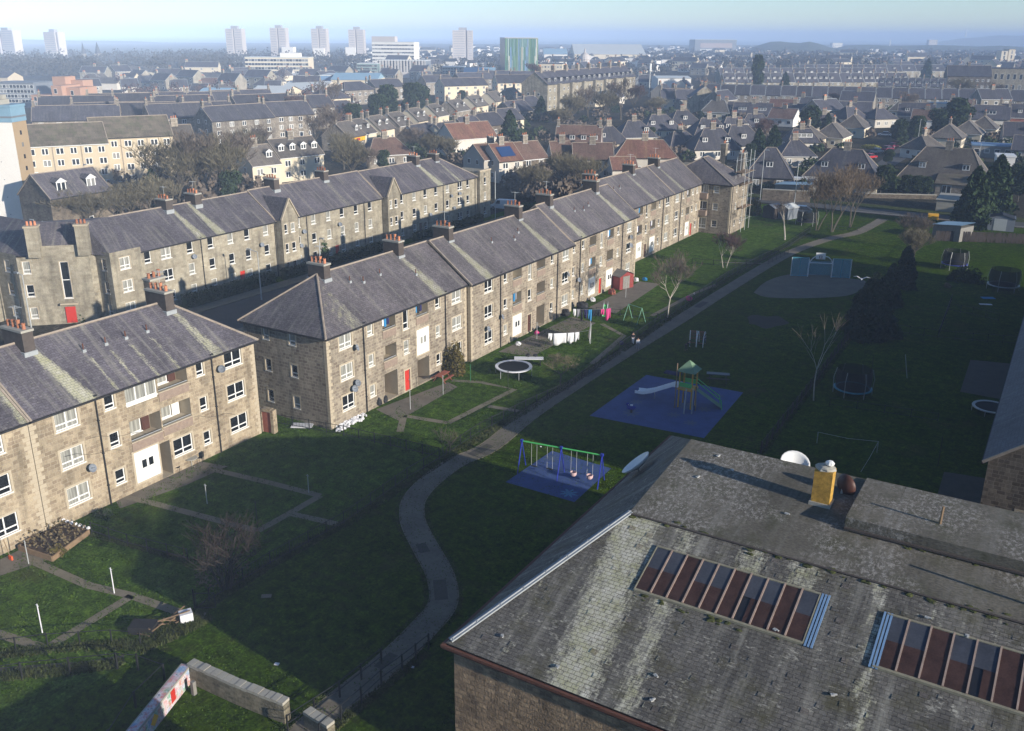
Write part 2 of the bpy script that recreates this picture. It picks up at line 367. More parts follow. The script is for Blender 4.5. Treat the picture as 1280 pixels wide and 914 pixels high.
# ---------------------------------------------------------------- buildings
def wallface(mb, p, ang, L, z0, z1, holes=(), m=0, mrev=1, mback=2, margin=None):
    """a wall standing on p, running L metres along ang with its outside on the right; holes are (a0,a1,b0,b1,depth)"""
    dx, dy = math.cos(ang), math.sin(ang); nx, ny = -dy, dx
    P = lambda a, z, d=0.0: (p[0] + dx * a + nx * d, p[1] + dy * a + ny * d, z)
    xs = sorted({0, L, *[h[0] for h in holes], *[h[1] for h in holes]}); zs = sorted({z0, z1, *[h[2] for h in holes], *[h[3] for h in holes]})
    for a0, a1 in zip(xs, xs[1:]):
        for b0, b1 in zip(zs, zs[1:]):
            ca, cb = (a0 + a1) / 2, (b0 + b1) / 2
            if any(h[0] < ca < h[1] and h[2] < cb < h[3] for h in holes): continue
            mb.f([P(a0, b0), P(a1, b0), P(a1, b1), P(a0, b1)], m)
    for a0, a1, b0, b1, d in holes:
        mb.f([P(a0, b0), P(a0, b1), P(a0, b1, d), P(a0, b0, d)], mrev); mb.f([P(a1, b0), P(a1, b0, d), P(a1, b1, d), P(a1, b1)], mrev)
        mb.f([P(a0, b1), P(a1, b1), P(a1, b1, d), P(a0, b1, d)], mrev); mb.f([P(a0, b0), P(a0, b0, d), P(a1, b0, d), P(a1, b0)], mrev)
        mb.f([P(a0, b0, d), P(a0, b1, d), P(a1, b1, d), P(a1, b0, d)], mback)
        if margin:                                                   # dressed stone round the opening, 15 mm proud
            e = -.015; w = margin
            for q in ((a0 - w, a0, b0 - w, b1 + w), (a1, a1 + w, b0 - w, b1 + w), (a0, a1, b1, b1 + w), (a0, a1, b0 - w, b0)):
                mb.f([P(q[0], q[2], e), P(q[1], q[2], e), P(q[1], q[3], e), P(q[0], q[3], e)], mrev)
WM = {}
def win_mesh(w, h, cols, style, glassm):
    k = (round(w, 2), round(h, 2), cols, style, glassm)
    if k not in WM:
        f = MB(); t = .075; th = .07
        f.box(0, w, 0, th, 0, t); f.box(0, w, 0, th, h - t, h); f.box(0, t, 0, th, t, h - t); f.box(w - t, w, 0, th, t, h - t)
        for c in range(1, cols): x = w * c / cols; f.box(x - .045, x + .045, .002, th, t, h - t)
        if style == 'low': zt = h * .3
        elif style == 'mid': zt = h * .5
        else: zt = None
        if zt:
            for c in range(cols): f.box(w * c / cols + .045, w * (c + 1) / cols - .045, .004, th, zt - .045, zt + .045)
        f.box(-.06, w + .06, -.13, 0, -.07, -.003)
        p = MB(); p.f([(t * .6, .04, t * .6), (w - t * .6, .04, t * .6), (w - t * .6, .04, h - t * .6), (t * .6, .04, h - t * .6)])
        WM[k] = (f.mesh('window', 'white'), p.mesh('pane', glassm))
    return WM[k]
def put_window(par, p, ang, a0, a1, z0, z1, cols=1, inset=.09, style='low', glassm='pane', split=True):
    f, pn = win_mesh(a1 - a0, z1 - z0, cols, style, glassm)
    nx, ny = -math.sin(ang), math.cos(ang)
    w = O('window', f, par, (p[0] + math.cos(ang) * a0 + nx * inset, p[1] + math.sin(ang) * a0 + ny * inset, z0), ang)
    O('pane', pn, w); return w
FW = {}
def flat_window(par, p, ang, a, z, w, h, cols=1, frame='white', glassm='pane_far', out=.04, arch=False):
    """small far-off window: a framed casement standing 4 cm proud of the wall"""
    k = (w, h, cols, frame, glassm)
    if k not in FW:
        m = MB(); m.box(0, w, -out, .05, 0, h, 0); e = .12
        for c in range(cols):
            x0 = w * c / cols + e * .8; x1 = w * (c + 1) / cols - e * .8
            m.f([(x0, -out - .012, e), (x1, -out - .012, e), (x1, -out - .012, h - e), (x0, -out - .012, h - e)], 1)
        FW[k] = m.mesh('window', [frame, glassm], uv=False)
    return O('window', FW[k], par, (p[0] + math.cos(ang) * a, p[1] + math.sin(ang) * a, z), ang)
def roof_mb(L, D, eave, ridge, o=.3, h0=0., h1=0., lich=(), x0=0., ridge_m=1, cols=None, valley=()):
    """pitched roof over x in [-D,0], y in [0,L]; h0/h1 = length of the hips at each end"""
    m = MB(); m.A = []
    th = .12; ex = x0 + o; bx = x0 - D - o; rx = x0 - D / 2; dz = (ridge - eave) * (o / (D / 2 + 1e-6)); ze = eave - dz
    o0 = o if h0 else .12; o1 = o if h1 else .12
    def lich_at(y, t):
        v = 0
        for yc, w, s, *r in lich:
            if w < .31 and t > .52: continue
            k = max(0, 1 - abs(y - yc - (r[0] * .35 * (1 - t) if r else 0)) / (w * (.35 + .9 * (1 - t)) if w > .31 else w)); v = max(v, s * min(1, k * 1.5))
        return v
    n = cols or max(2, int(L / (.16 if lich else .8))); rows = 8 if lich else 1
    for side, xe in ((0, ex), (1, bx)):
        nn = n if side == 0 else 1; rr = rows if side == 0 else 1; base = len(m.V)
        for j in range(rr + 1):
            t = j / rr
            for i in range(nn + 1):
                s = i / nn; y = (-o0 + (h0 + o0) * t) * (1 - s) + (L + o1 - (h1 + o1) * t) * s
                m.V.append((xe + (rx - xe) * t, y, ze + (ridge - ze) * t)); m.A.append(lich_at(y, t) if side == 0 else 0)
        for j in range(rr):
            for i in range(nn):
                a = base + j * (nn + 1) + i; q = (a, a + 1, a + nn + 2, a + nn + 1); m.F.append(q if side == 0 else q[::-1]); m.M.append(0)
    for h, yy, oo, sg in ((h0, 0, o0, -1), (h1, L, o1, 1)):
        if h:
            ye = yy + sg * oo; m.f([(bx, ye, ze), (ex, ye, ze), (rx, yy - sg * h, ridge)] if sg < 0 else [(ex, ye, ze), (bx, ye, ze), (rx, yy - sg * h, ridge)], 0)
            m.tube((ex, ye, ze + .02), (rx, yy - sg * h, ridge + .02), .09, None, 5, ridge_m); m.tube((bx, ye, ze + .02), (rx, yy - sg * h, ridge + .02), .09, None, 5, ridge_m)
        else:
            for xe in (ex, bx): m.beam((xe, yy + sg * oo, ze - .02), (rx, yy + sg * oo, ridge - .02), .14, .16, ridge_m)
    m.tube((rx, h0 - (0 if h0 else o0), ridge + .02), (rx, L - h1 + (0 if h1 else o1), ridge + .02), .10, None, 5, ridge_m)
    m.box(ex - .1, ex + .06, -o0, L + o1, ze - .16, ze - .03, 2); m.box(bx - .06, bx + .1, -o0, L + o1, ze - .16, ze - .03, 2)
    if h0: m.box(bx + .1, ex - .1, -o0 - .06, -o0 + .1, ze - .16, ze - .03, 2)
    if h1: m.box(bx + .1, ex - .1, L + o1 - .1, L + o1 + .06, ze - .16, ze - .03, 2)
    if x0 == 0 and eave - dz - .2 > 0:                                # soffit
        m.f([(ex - .1, -o0, ze - .05), (0, 0, ze - .05), (0, L, ze - .05), (ex - .1, L + o1, ze - .05)], 2)
        if h0: m.f([(ex - .1, -o0, ze - .05), (bx + .1, -o0, ze - .05), (-D, 0, ze - .05), (0, 0, ze - .05)], 2)
    return m
CM = {}
def chimney(par, x, y, z, w, l, h, pots=4, body='chim_brick', along='x', pot='terracotta'):
    k = (w, l, h, pots, body, along, pot)
    if k not in CM:
        m = MB(); m.box(-w / 2, w / 2, -l / 2, l / 2, 0, h, 0); m.box(-w / 2 - .07, w / 2 + .07, -l / 2 - .07, l / 2 + .07, h, h + .16, 2)
        for i in range(pots):
            t = (i + .5) / pots - .5; px, py = (t * w, 0) if w > l else (0, t * l)
            hh = .42 + .16 * ((i * 7) % 3) / 2; m.lathe([(.13, 0), (.11, hh * .8), (.14, hh * .82), (.14, hh), (.07, hh)], (px, py, h + .16), 8, 1)
        m.box(-w / 2 - .09, w / 2 + .09, -l / 2 - .09, l / 2 + .09, -.5, .12, 3)
        CM[k] = m.mesh('chimney', [body, pot, 'concrete', 'lead'])
    return O('chimney', CM[k], par, (x, y, z))
DM = {}
def dormer(par, x, y, z, w=1.7, h=1.35, dep=2.2, style='gable', frame='white', rmat='slate_mid'):
    k = (w, h, dep, style, frame, rmat)
    if k not in DM:
        m = MB(); m.box(-dep, 0, -w / 2, w / 2, -.3, h, 2)
        m.box(-.02, .05, -w / 2 - .05, w / 2 + .05, -.05, h + .05, 0)
        n = 2 if w < 2.4 else 3
        for c in range(n):
            y0 = -w / 2 + w * c / n + .1; y1 = -w / 2 + w * (c + 1) / n - .1
            m.f([(.062, y0, .12), (.062, y1, .12), (.062, y1, h - .12), (.062, y0, h - .12)], 1)
        if style == 'gable':
            r = h + w * .38; a = w / 2 + .2
            m.f([(.15, -a, h - .05), (.15, 0, r), (-dep - 1, 0, r), (-dep, -a, h - .05)], 2); m.f([(.15, a, h - .05), (-dep, a, h - .05), (-dep - 1, 0, r), (.15, 0, r)], 2)
            m.f([(.1, -a + .1, h), (.1, a - .1, h), (.1, 0, r - .1)], 0); m.beam((.16, -a, h - .05), (.16, 0, r), .08, .12, 0); m.beam((.16, a, h - .05), (.16, 0, r), .08, .12, 0)
        else: m.box(-dep - .2, .25, -w / 2 - .18, w / 2 + .18, h + .05, h + .2, 2)
        DM[k] = m.mesh('dormer', [frame, 'pane_far', rmat])
    return O('dormer', DM[k], par, (x, y, z))
def dish(par, x, y, z, ang=0.0, r=.3, m='grey_clad', name='satellite_dish'):
    b = MB(); b.lathe([(0, 0), (r * .6, .05), (r, .15), (r * 1.02, .15), (r * .6, .02), (0, -.03)], (0, 0, 0), 14); b.tube((0, 0, 0), (0, 0, .42), .02, None, 4)
    o = b.build(name, m, par, (x, y, z), smooth=False); o.rotation_euler = (0, rad(68), ang); return o
def laundry_in(par, x, y, z, w, cols):
    for i, c in enumerate(cols):
        b = MB(); b.box(-.03, .03, i * w / len(cols) + .03, (i + .85) * w / len(cols), -.75 - .15 * (i % 2), 0); b.build('hung_washing', c, par, (x, y, z))
aer = []
def block(label, v, u, L, D, eave, ridge, front=(), end=(), hip0=0., hip1=0., chims=(), pipes=(), dishes=(), lich=(), wm='granite_pale', rm='slate_near',
          rot=0.0, cat='tenement', name='tenement_block', group=None, vents=(), margin=.16, style='low', base=0., gable0=True, gable1=True, extra=None, body='chim_brick', cm=1):
    root = E(name, (v, u, base), rot, label, cat, group)
    A = math.pi / 2; hf, he = [], []
    for k in front:
        d = {'w': .2, 'b': 1.35, 'd': .22, 'o': 1.6, 'p': .12, 'g': .5}[k[0]]; hf.append((k[1], k[2], k[3], k[4], d))
    for k in end: he.append((k[1], k[2], k[3], k[4], .2))
    w = MB()
    wallface(w, (0, 0), A, L, -.5, eave, [h for h in hf if h[4] < .3], 0, 1, 2, margin) if not [h for h in hf if h[4] >= .3] else None
    if [h for h in hf if h[4] >= .3]:
        wallface(w, (0, 0), A, L, -.5, eave, hf, 0, 1, 2, None)
        e = .015
        for h in hf:
            if h[4] < .3:
                a0, a1, b0, b1 = h[:4]; g_ = margin or .01
                for q in ((a0 - g_, a0, b0 - g_, b1 + g_), (a1, a1 + g_, b0 - g_, b1 + g_), (a0, a1, b1, b1 + g_), (a0, a1, b0 - g_, b0)): w.f([(e, q[0], q[2]), (e, q[1], q[2]), (e, q[1], q[3]), (e, q[0], q[3])], 1)
    wallface(w, (-D, 0), 0, D, -.5, eave, he, 0, 1, 2, margin)
    w.f([(-D, 0, -.5), (-D, L, -.5), (-D, L, eave), (-D, 0, eave)]); w.f([(0, L, -.5), (-D, L, -.5), (-D, L, eave), (0, L, eave)])
    if not hip0 and gable0: w.f([(-D, 0, eave), (0, 0, eave), (-D / 2, 0, ridge - .1)])
    if not hip1 and gable1: w.f([(0, L, eave), (-D, L, eave), (-D / 2, L, ridge - .1)])
    for yy, sg in ((0, -1), (L, 1)):                                # dressed corner stones
        i = 0; z = 0.0
        while z < eave - .3 and margin:
            ln = .5 if i % 2 else .3; w.f([(.012, yy, z), (.012, yy - sg * ln, z), (.012, yy - sg * ln, z + .28), (.012, yy, z + .28)], 1)
            if yy == 0: w.f([(-ln if not i % 2 else -.3, -.012, z), (.012, -.012, z), (.012, -.012, z + .28), (-ln if not i % 2 else -.3, -.012, z + .28)], 1)
            z += .3; i += 1
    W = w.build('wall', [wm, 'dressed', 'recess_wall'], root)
    for k in front:
        kind, a0, a1, z0, z1 = k[:5]; w_ = a1 - a0
        if kind == 'w': put_window(root, (0, 0), A, a0, a1, z0, z1, k[5] if len(k) > 5 else 1, style=style, glassm=k[6] if len(k) > 6 else 'pane')
        elif kind == 'd':
            b = MB(); b.box(-.2, -.12, a0, a1, z0, z1); b.box(-.12, -.07, a0 + .1, a1 - .1, z0 + .15, z0 + .9); b.box(-.12, -.07, a0 + .1, a1 - .1, z0 + 1.05, z1 - .15)
            dd = b.build('door', k[5] if len(k) > 5 else 'red_door', root); MB().box(-.12, -.04, a1 - .14, a1 - .08, z0 + .95, z0 + 1.05).build('handle', 'steel', dd)
        elif kind == 'b':
            sty = k[5] if len(k) > 5 else 'open'
            if sty == 'open':
                put_window(root, (-1.24, 0), A, a0 + .15, a1 - .9 if w_ > 1.6 else a1 - .2, z0 + .1, z1 - .12, 1, 0.0, 'none')
                MB().box(-1.3, -1.22, a1 - .8, a1 - .12, z0 - .1 if z0 > 1 else z0, z1 - .1).build('balcony_door', R.choice(['white', 'brown_door', 'recess_wall']), root)
                r_ = MB(); r_.tube((-.1, a0, z0 + .12), (-.1, a1, z0 + .12), .03, None, 5); r_.build('handrail', 'galv', root)
                if R.random() < .5 and z0 > 2: laundry_in(root, -.25, a0 + .15, z1 - .15, w_ * .6, R.sample(['fabric_white', 'fabric_black', 'fabric_navy', 'fabric_grey', 'fabric_blue', 'fabric_white'], 3))
            elif sty == 'glazed': put_window(root, (0, 0), A, a0, a1, z0, z1, 3, .1, 'none')
            if z0 > 1.5:
                p = MB(); p.box(0.004, .05, a0 - .02, a1 + .02, z0 - .72, z0 - .02); p.box(-.1, .1, a0 - .08, a1 + .08, z0 - .02, z0 + .05, 1); p.build('parapet', ['parapet', 'dressed'], root)
        elif kind == 'p':
            b = MB(); b.box(-.1, .03, a0, a1, z0, z1); b.build('infill_panel', 'white', root); flat_window(root, (.03, 0), A, a0 + w_ * .22, z0 + (z1 - z0) * .38, w_ * .56, (z1 - z0) * .36, 2, 'white', 'pane')
        elif kind == 'g':
            MB().box(-.3, -.1, a0, a1, z0, z0 + .25).build('infill_panel', 'white', root); put_window(root, (0, 0), A, a0, a1, z0 + .25, z1, 3, .1, 'none')
        elif kind == 'o':
            put_window(root, (-1.5, 0), A, a0 + .15, a0 + w_ * .5, z0 + .9, z1 - .25, 1, 0, 'none'); MB().box(-1.55, -1.48, a0 + w_ * .56, a1 - .1, z0, z1 - .3).build('door', k[5] if len(k) > 5 else 'brown_door', root)
    for k in end: put_window(root, (-D, 0), 0, k[1], k[2], k[3], k[4], k[5] if len(k) > 5 else 1, style=style)
    rf = roof_mb(L, D, eave, ridge, .3, hip0, hip1, lich); RO = rf.build('roof', [rm, 'ridge_tile', 'dark_plastic'], root)
    slope = (ridge - eave) / (D / 2)
    for c in chims:
        if len(aer) < 40 and R.random() < .7: ae = MB(); q_ = (c[0] + .2, c[1], c[2] + c[5]); ae.tube(q_, (q_[0], q_[1], q_[2] + 1.7), .022, None, 4); ae.tube((q_[0] - .5, q_[1], q_[2] + 1.6), (q_[0] + .5, q_[1] + .2, q_[2] + 1.6), .016, None, 4); [ae.tube((q_[0] + k * .18, q_[1] - .25, q_[2] + 1.6), (q_[0] + k * .18, q_[1] + .3, q_[2] + 1.6), .012, None, 3) for k in (-2, -1, 0, 1, 2)]; ae.build('aerial', 'galv', RO, uv=False); aer.append(1)
        chimney(RO, c[0], c[1], c[2], c[3], c[4], c[5], c[6] if len(c) > 6 else 4, c[7] if len(c) > 7 else body)
    for y in pipes:
        b = MB(); b.tube((.09, y, -.2), (.09, y, eave - .1), .055, None, 6); b.box(.02, .2, y - .13, y + .13, eave - .35, eave - .05)
        for z in (1.5, 4, 6.5): b.box(.0, .16, y - .08, y + .08, z, z + .06)
        b.build('drainpipe', 'black_iron', root)
    for k_ in range(3 if front and eave > 7 and margin else 0):
        y0_, z0_ = R.uniform(1, L - 6), R.uniform(3, 7.5); pth = [(.03, y0_ + i * .9, z0_ - .25 * i + .12 * math.sin(i * 2)) for i in range(6)]; MB().path(pth, .014, 3).build('cable', 'black_iron', root, uv=False)
    for y, z in dishes: dish(root, .28, y, z, R.uniform(-.5, .5))
    for y, t in vents:                                               # soil vents standing on the slope
        x = -D / 2 * t; z = eave + slope * -x; b = MB(); b.tube((x, y, z - .1), (x, y, z + .55), .05, None, 6); b.box(x - .14, x + .14, y - .14, y + .14, z - .12, z + .12, 1); b.build('vent_pipe', ['rust', 'lead'], RO)
    return root, RO
def house(label, v, u, rot, w, d, eave, ridge, hip=0., wm='harl', rm='slate_mid', dorm=0, dstyle='flat', chim=1, win=3, group=None, floors=1, cat='house', name='house',
          pots=3, body='granite_house', base=0., far=False, cm='chim', dw=1.35, porch=False, backw=False):
    """mid-distance house: front on +x, ridge along y, all pieces separate"""
    root = E(name, (v, u, base), rot, label, cat, group); m = MB()
    for p, a, l in (((0, 0), math.pi / 2, w), ((-d, 0), 0, d)): wallface(m, p, a, l, -1, eave)
    m.f([(-d, 0, -1), (-d, w, -1), (-d, w, eave), (-d, 0, eave)]); m.f([(0, w, -1), (-d, w, -1), (-d, w, eave), (0, w, eave)])
    if not hip: m.f([(-d, 0, eave), (0, 0, eave), (-d / 2, 0, ridge - .1)]); m.f([(0, w, eave), (-d, w, eave), (-d / 2, w, ridge - .1)])
    m.build('wall', wm, root)
    rf = roof_mb(w, d, eave, ridge, .35, hip, hip, ((w * .5, .8, .55),) if not far else (), cols=8)
    ro = rf.build('roof', [rm, 'ridge_tile' if not far else 'lead', 'white' if R.random() < .4 else 'dark_plastic'], root)
    sl = (ridge - eave) / (d / 2); nd = dorm
    for i in range(nd):
        if nd > 1 and nd < 3 and R.random() < .18: continue
        y = w * (i + .5) / nd if nd > 1 else w * .5; x = -d * .16; dormer(ro, x, y, eave + sl * d * .16 + .02, dw, 1.1, 1.9, dstyle, 'white', rm)
    if chim == 1: cs = [w * .5]
    elif chim == 2: cs = [.4, w - .4]
    else: cs = [.35]
    if not chim: cs = []
    for y in cs: chimney(ro, -d / 2, y, ridge - .5, .9 if not hip else .7, 1.5 if chim == 1 else .7, 1.9, pots, body)
    for f in range(floors):
        for i in range(win):
            a = w * (i + .5) / win - .7; flat_window(root, (0, 0), math.pi / 2, a, .85 + (eave - .55) / floors * f, 1.5 if (i + f) % 2 else 1.3, 1.35, 2)
    if far is False:
        for f in range(floors):
            for a in (d * .22, d * .62): flat_window(root, (-d, 0), 0, a, 1.0 + 2.7 * f, 1.1, 1.2, 1)
    if porch: MB().box(0, 1.6, w * .6, w * .85, 0, 2.5).build('porch', 'whitewall', root)
    return root
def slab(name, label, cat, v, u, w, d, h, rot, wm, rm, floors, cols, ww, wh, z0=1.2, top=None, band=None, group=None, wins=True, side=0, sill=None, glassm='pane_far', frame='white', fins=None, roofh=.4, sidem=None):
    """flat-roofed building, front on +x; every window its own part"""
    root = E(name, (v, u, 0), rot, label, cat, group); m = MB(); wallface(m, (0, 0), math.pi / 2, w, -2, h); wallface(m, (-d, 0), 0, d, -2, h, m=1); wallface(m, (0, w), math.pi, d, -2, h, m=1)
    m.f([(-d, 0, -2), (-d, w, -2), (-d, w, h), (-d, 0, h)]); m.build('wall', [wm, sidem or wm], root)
    MB().box(-d - .2, .2, -.2, w + .2, h + .003, h + roofh).build('roof', rm, root)
    if wins:
        fh = (h - z0) / floors; n = 0
        for f in range(floors):
            for c in range(cols):
                if n >= 96: break
                n += 1; flat_window(root, (0, 0), math.pi / 2, w * (c + .5) / cols - ww / 2, z0 + fh * f, ww, wh, 1, frame, glassm)
    if top: MB().box(-d * top[1], -d * top[0], w * top[2], w * top[3], h + roofh, h + roofh + top[4]).build('rooftop_plant', top[5], root)
    return root
ORD = 'first second third fourth fifth sixth seventh eighth ninth tenth eleventh twelfth thirteenth fourteenth fifteenth sixteenth seventeenth eighteenth nineteenth twentieth'.split()
# ---------------------------------------------------------------- plants
def leafquads(m, pts, s0, s1, rng, up=.3):
    for p in pts:
        a = rng.uniform(0, 6.283); b = rng.uniform(-1, 1); s = rng.uniform(s0, s1); c = math.sqrt(1 - b * b)
        n = Vector((c * math.cos(a), c * math.sin(a), b)); t = n.cross(Vector((rng.uniform(-1, 1), rng.uniform(-1, 1), rng.uniform(-1, 1)))).normalized(); q = n.cross(t)
        t *= s; q *= s * rng.uniform(.5, .9); p = Vector(p); m.f([p - t, p - q, p + t, p + q])
def bare_tree(h, spread, seed, twig='twig_brown', bark='bark', trunks=1, depth=5, tw=.018, fork=4, label='', x=0, y=0, rise=.35, keep=None, group=None, first=.3, th=.017):
    rng = random.Random(seed); L = MB(); T = MB()
    def grow(p, d, ln, r, k):
        segs = 3 if k > 1 else 2; q = p
        for i in range(segs):
            d = (d + Vector((rng.uniform(-1, 1), rng.uniform(-1, 1), rng.uniform(-.4, .8))) * .13).normalized(); n = q + d * ln / segs; r2 = r * (.86 if k < depth else .93)
            (L if k >= depth - 2 else T).tube(q, n, r, r2, 5 if k >= depth - 1 else 3, 0, False)
            if i < segs - 1 and k < depth and k > 0 and rng.random() < .6: sub(n, d, ln * .7, r2 * .5, k - 1)
            q = n; r = r2
        if k > 0:
            for _ in range(fork if k > 1 else fork + 1): sub(q, d, ln * rng.uniform(.6, .85), r * .62, k - 1)
    def sub(q, d, ln, r, k):
        a = rng.uniform(0, 6.283); v = Vector((math.cos(a), math.sin(a), rng.uniform(-.1, .6))); grow(q, (d * .75 + v * spread + Vector((0, 0, rise * .5))).normalized(), ln, max(r, tw), k)
    for t in range(trunks):
        a = 6.283 * t / trunks; d = Vector((math.cos(a) * .25, math.sin(a) * .25, 1)) if trunks > 1 else Vector((0, 0, 1))
        grow(Vector((math.cos(a) * .2, math.sin(a) * .2, -.2)) if trunks > 1 else Vector((0, 0, -.2)), d.normalized(), h * first, h * th, depth)
    root = E('bare_tree', (x, y, 0), rng.uniform(0, 6), label, 'tree', group)
    L.build('trunk', bark, root, uv=False); T.build('crown', twig, root, uv=False); return root
def conifer(h, r, seed, leaf='leaf_dark', label='', x=0, y=0, n=2600, shape=.8, low=.05, size=(.16, .34), cat='tree', name='conifer_tree', group=None, layers=0):
    rng = random.Random(seed); m = MB(); pts = []; ph = [rng.uniform(0, 6) for _ in range(4)]
    for _ in range(n):
        t = rng.random() ** 1.35; a = rng.uniform(0, 6.283); lob = 1 + .16 * math.sin(3 * a + ph[0] + t * 9) + .12 * math.sin(7 * a + ph[1] - t * 14)
        rr = r * (1 - t) ** shape * lob * rng.uniform(.45, 1.02) ** .5; z = h * (low + (1 - low) * t)
        if layers: z -= rr * .25; rr *= 1 - .35 * ((t * layers) % 1)
        pts.append((rr * math.cos(a), rr * math.sin(a), z + rng.uniform(-.15, .15)))
    leafquads(m, pts, size[0] * 1.2, size[1] * 1.25, rng)
    root = E(name, (x, y, 0), 0, label, cat, group)
    MB().tube((0, 0, -.1), (0, 0, h * .9), .02 * h + .05, .02, 6).build('trunk', 'bark', root, uv=False); m.build('crown', leaf, root, uv=False); return root
def crown_tree(h, r, seed, leaf='leaf_mid', label='', x=0, y=0, n=2600, trunkh=.3, size=(.2, .4), lobes=9, cat='tree', name='leafy_tree', group=None):
    rng = random.Random(seed); m = MB(); L = MB(); cs = []
    for _ in range(lobes):
        a = rng.uniform(0, 6.283); q = r * rng.uniform(.1, .7); cs.append((q * math.cos(a), q * math.sin(a), h * rng.uniform(trunkh + .15, .86), r * rng.uniform(.3, .55)))
    L.tube((0, 0, -.1), (0, 0, h * .6), .035 * h * .5, .04, 6, 0, False); pts = []
    for c in cs:
        L.tube((0, 0, h * trunkh), c[:3], .02 * h * .5, .02, 4, 0, False)
        for _ in range(n // lobes):
            a = rng.uniform(0, 6.283); b = rng.uniform(-1, 1); q = c[3] * rng.uniform(.55, 1.05); s = math.sqrt(1 - b * b)
            pts.append((c[0] + q * s * math.cos(a), c[1] + q * s * math.sin(a), c[2] + q * b * .8))
    leafquads(m, pts, size[0], size[1], rng); root = E(name, (x, y, 0), 0, label, cat, group)
    L.build('trunk', 'bark', root, uv=False); m.build('crown', leaf, root, uv=False); return root
def bush(x, y, rx, ry, h, seed, leaf, label, n=900, size=(.08, .18), cat='bush', name='bush', rot=0, stems=False):
    rng = random.Random(seed); m = MB(); pts = []
    for _ in range(n):
        a = rng.uniform(0, 6.283); b = rng.uniform(0, 1); q = rng.uniform(.6, 1.0) * (1 + .15 * math.sin(3 * a + seed)); s = math.sqrt(1 - b * b)
        pts.append((rx * q * s * math.cos(a), ry * q * s * math.sin(a), h * b * q))
    leafquads(m, pts, size[0], size[1], rng); root = E(name, (x, y, 0), rot, label, cat); m.build('foliage', leaf, root, uv=False)
    st = MB()
    for _ in range(9): a = rng.uniform(0, 6.283); st.tube((0, 0, -.05), (rx * .6 * math.cos(a), ry * .6 * math.sin(a), h * .8), .03, .01, 4, 0, False)
    st.build('stem', 'bark', root, uv=False); return root
def hedge(p, q, w, h, leaf, label, seed=1, dens=45):
    rng = random.Random(seed); p = Vector((*p, 0)); q = Vector((*q, 0)); L = (q - p).length; rot = math.atan2(q.y - p.y, q.x - p.x); m = MB(); pts = []
    for _ in range(int(L * (h * 2 + w) * dens)):
        t = rng.random() * L; s = rng.random() * (2 * h + w); k = rng.uniform(-.12, .05)
        if s < h: pts.append((t, -w / 2 - k, s))
        elif s < h + w: pts.append((t, s - h - w / 2, h + k + .12 * math.sin(t * 1.7)))
        else: pts.append((t, w / 2 + k, s - h - w))
    leafquads(m, pts, .09, .2, rng); root = E('hedge', tuple(p), rot, label, 'hedge'); MB().box(0, L, -w * .38, w * .38, 0, h * .9).build('branches', 'leaf_dark', root, uv=False); m.build('foliage', leaf, root, uv=False); return root
# ---------------------------------------------------------------- setting
def sheet(name, pts, mat, z, kind='structure'):
    m = MB(); m.f([(x, y, z) for x, y in pts]); return tag(m.build(name, mat), kind=kind)
def strip(name, line, w, mat, z, side=None, sub=1):
    """a path of width w along world points; smooth joins"""
    P = [Vector(p) for p in line]; l, r = [], []
    for i, p in enumerate(P):
        d = (P[min(i + 1, len(P) - 1)] - P[max(i - 1, 0)]).normalized(); n = Vector((-d.y, d.x)) * w / 2; l.append(p + n); r.append(p - n)
    m = MB()
    for i in range(len(P) - 1): m.f([(*r[i], z), (*r[i + 1], z), (*l[i + 1], z), (*l[i], z)])
    return tag(m.build(name, mat), kind='structure'), l, r
def smooth(pts, n=5):
    P = [Vector(p) for p in pts]; o = []
    for i in range(len(P) - 1):
        a, b, c, d = P[max(i - 1, 0)], P[i], P[i + 1], P[min(i + 2, len(P) - 1)]
        for k in range(n):
            t = k / n; o.append(.5 * ((2 * b) + (c - a) * t + (2 * a - 5 * b + 4 * c - d) * t * t + (3 * b - a - 3 * c + d) * t ** 3))
    return o + [P[-1]]
coast = [g(-250, 52), g(150, 53), g(500, 54.5), g(800, 56), g(930, 56.5), g(1100, 55.5), g(1500, 60)]
land = [(-900, -1200), (900, -900), *coast[::-1], (-5200, 900)]
sheet('ground', land, 'town_ground', -.05)
m, t = newmat('sea'); t.b.inputs['Base Color'].default_value = (.03, .09, .14, 1); t.b.inputs['Roughness'].default_value = .35
tc = t.n('ShaderNodeTexCoord'); t.bump(t.noise(.05, (tc, 'Object'), 5), 0, .5, 1)
sheet('sea', [(-16000, -16000), (16000, -16000), (16000, 16000), (-16000, 16000)], 'sea', -1.0)
# mown green and back courts
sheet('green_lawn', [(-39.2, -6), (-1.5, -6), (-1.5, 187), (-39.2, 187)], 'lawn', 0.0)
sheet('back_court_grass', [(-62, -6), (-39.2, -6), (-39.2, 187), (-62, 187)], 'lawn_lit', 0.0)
# street between the two long rows, with pavements and kerbs
sheet('street', [(-88, 2), (-79, 2), (-79, 240), (-88, 240)], 'asphalt', .0)
for nm, a, b in (('pavement', -90.2, -88), ('pavement', -79, -77)): structure(nm, MB().box(a, b, 2, 240, -.1, .12), 'slab')
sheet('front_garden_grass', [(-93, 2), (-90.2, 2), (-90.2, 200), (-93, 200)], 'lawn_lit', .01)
sheet('front_garden_grass', [(-77, 2), (-60, 2), (-60, 170), (-77, 170)], 'lawn_lit', .01)
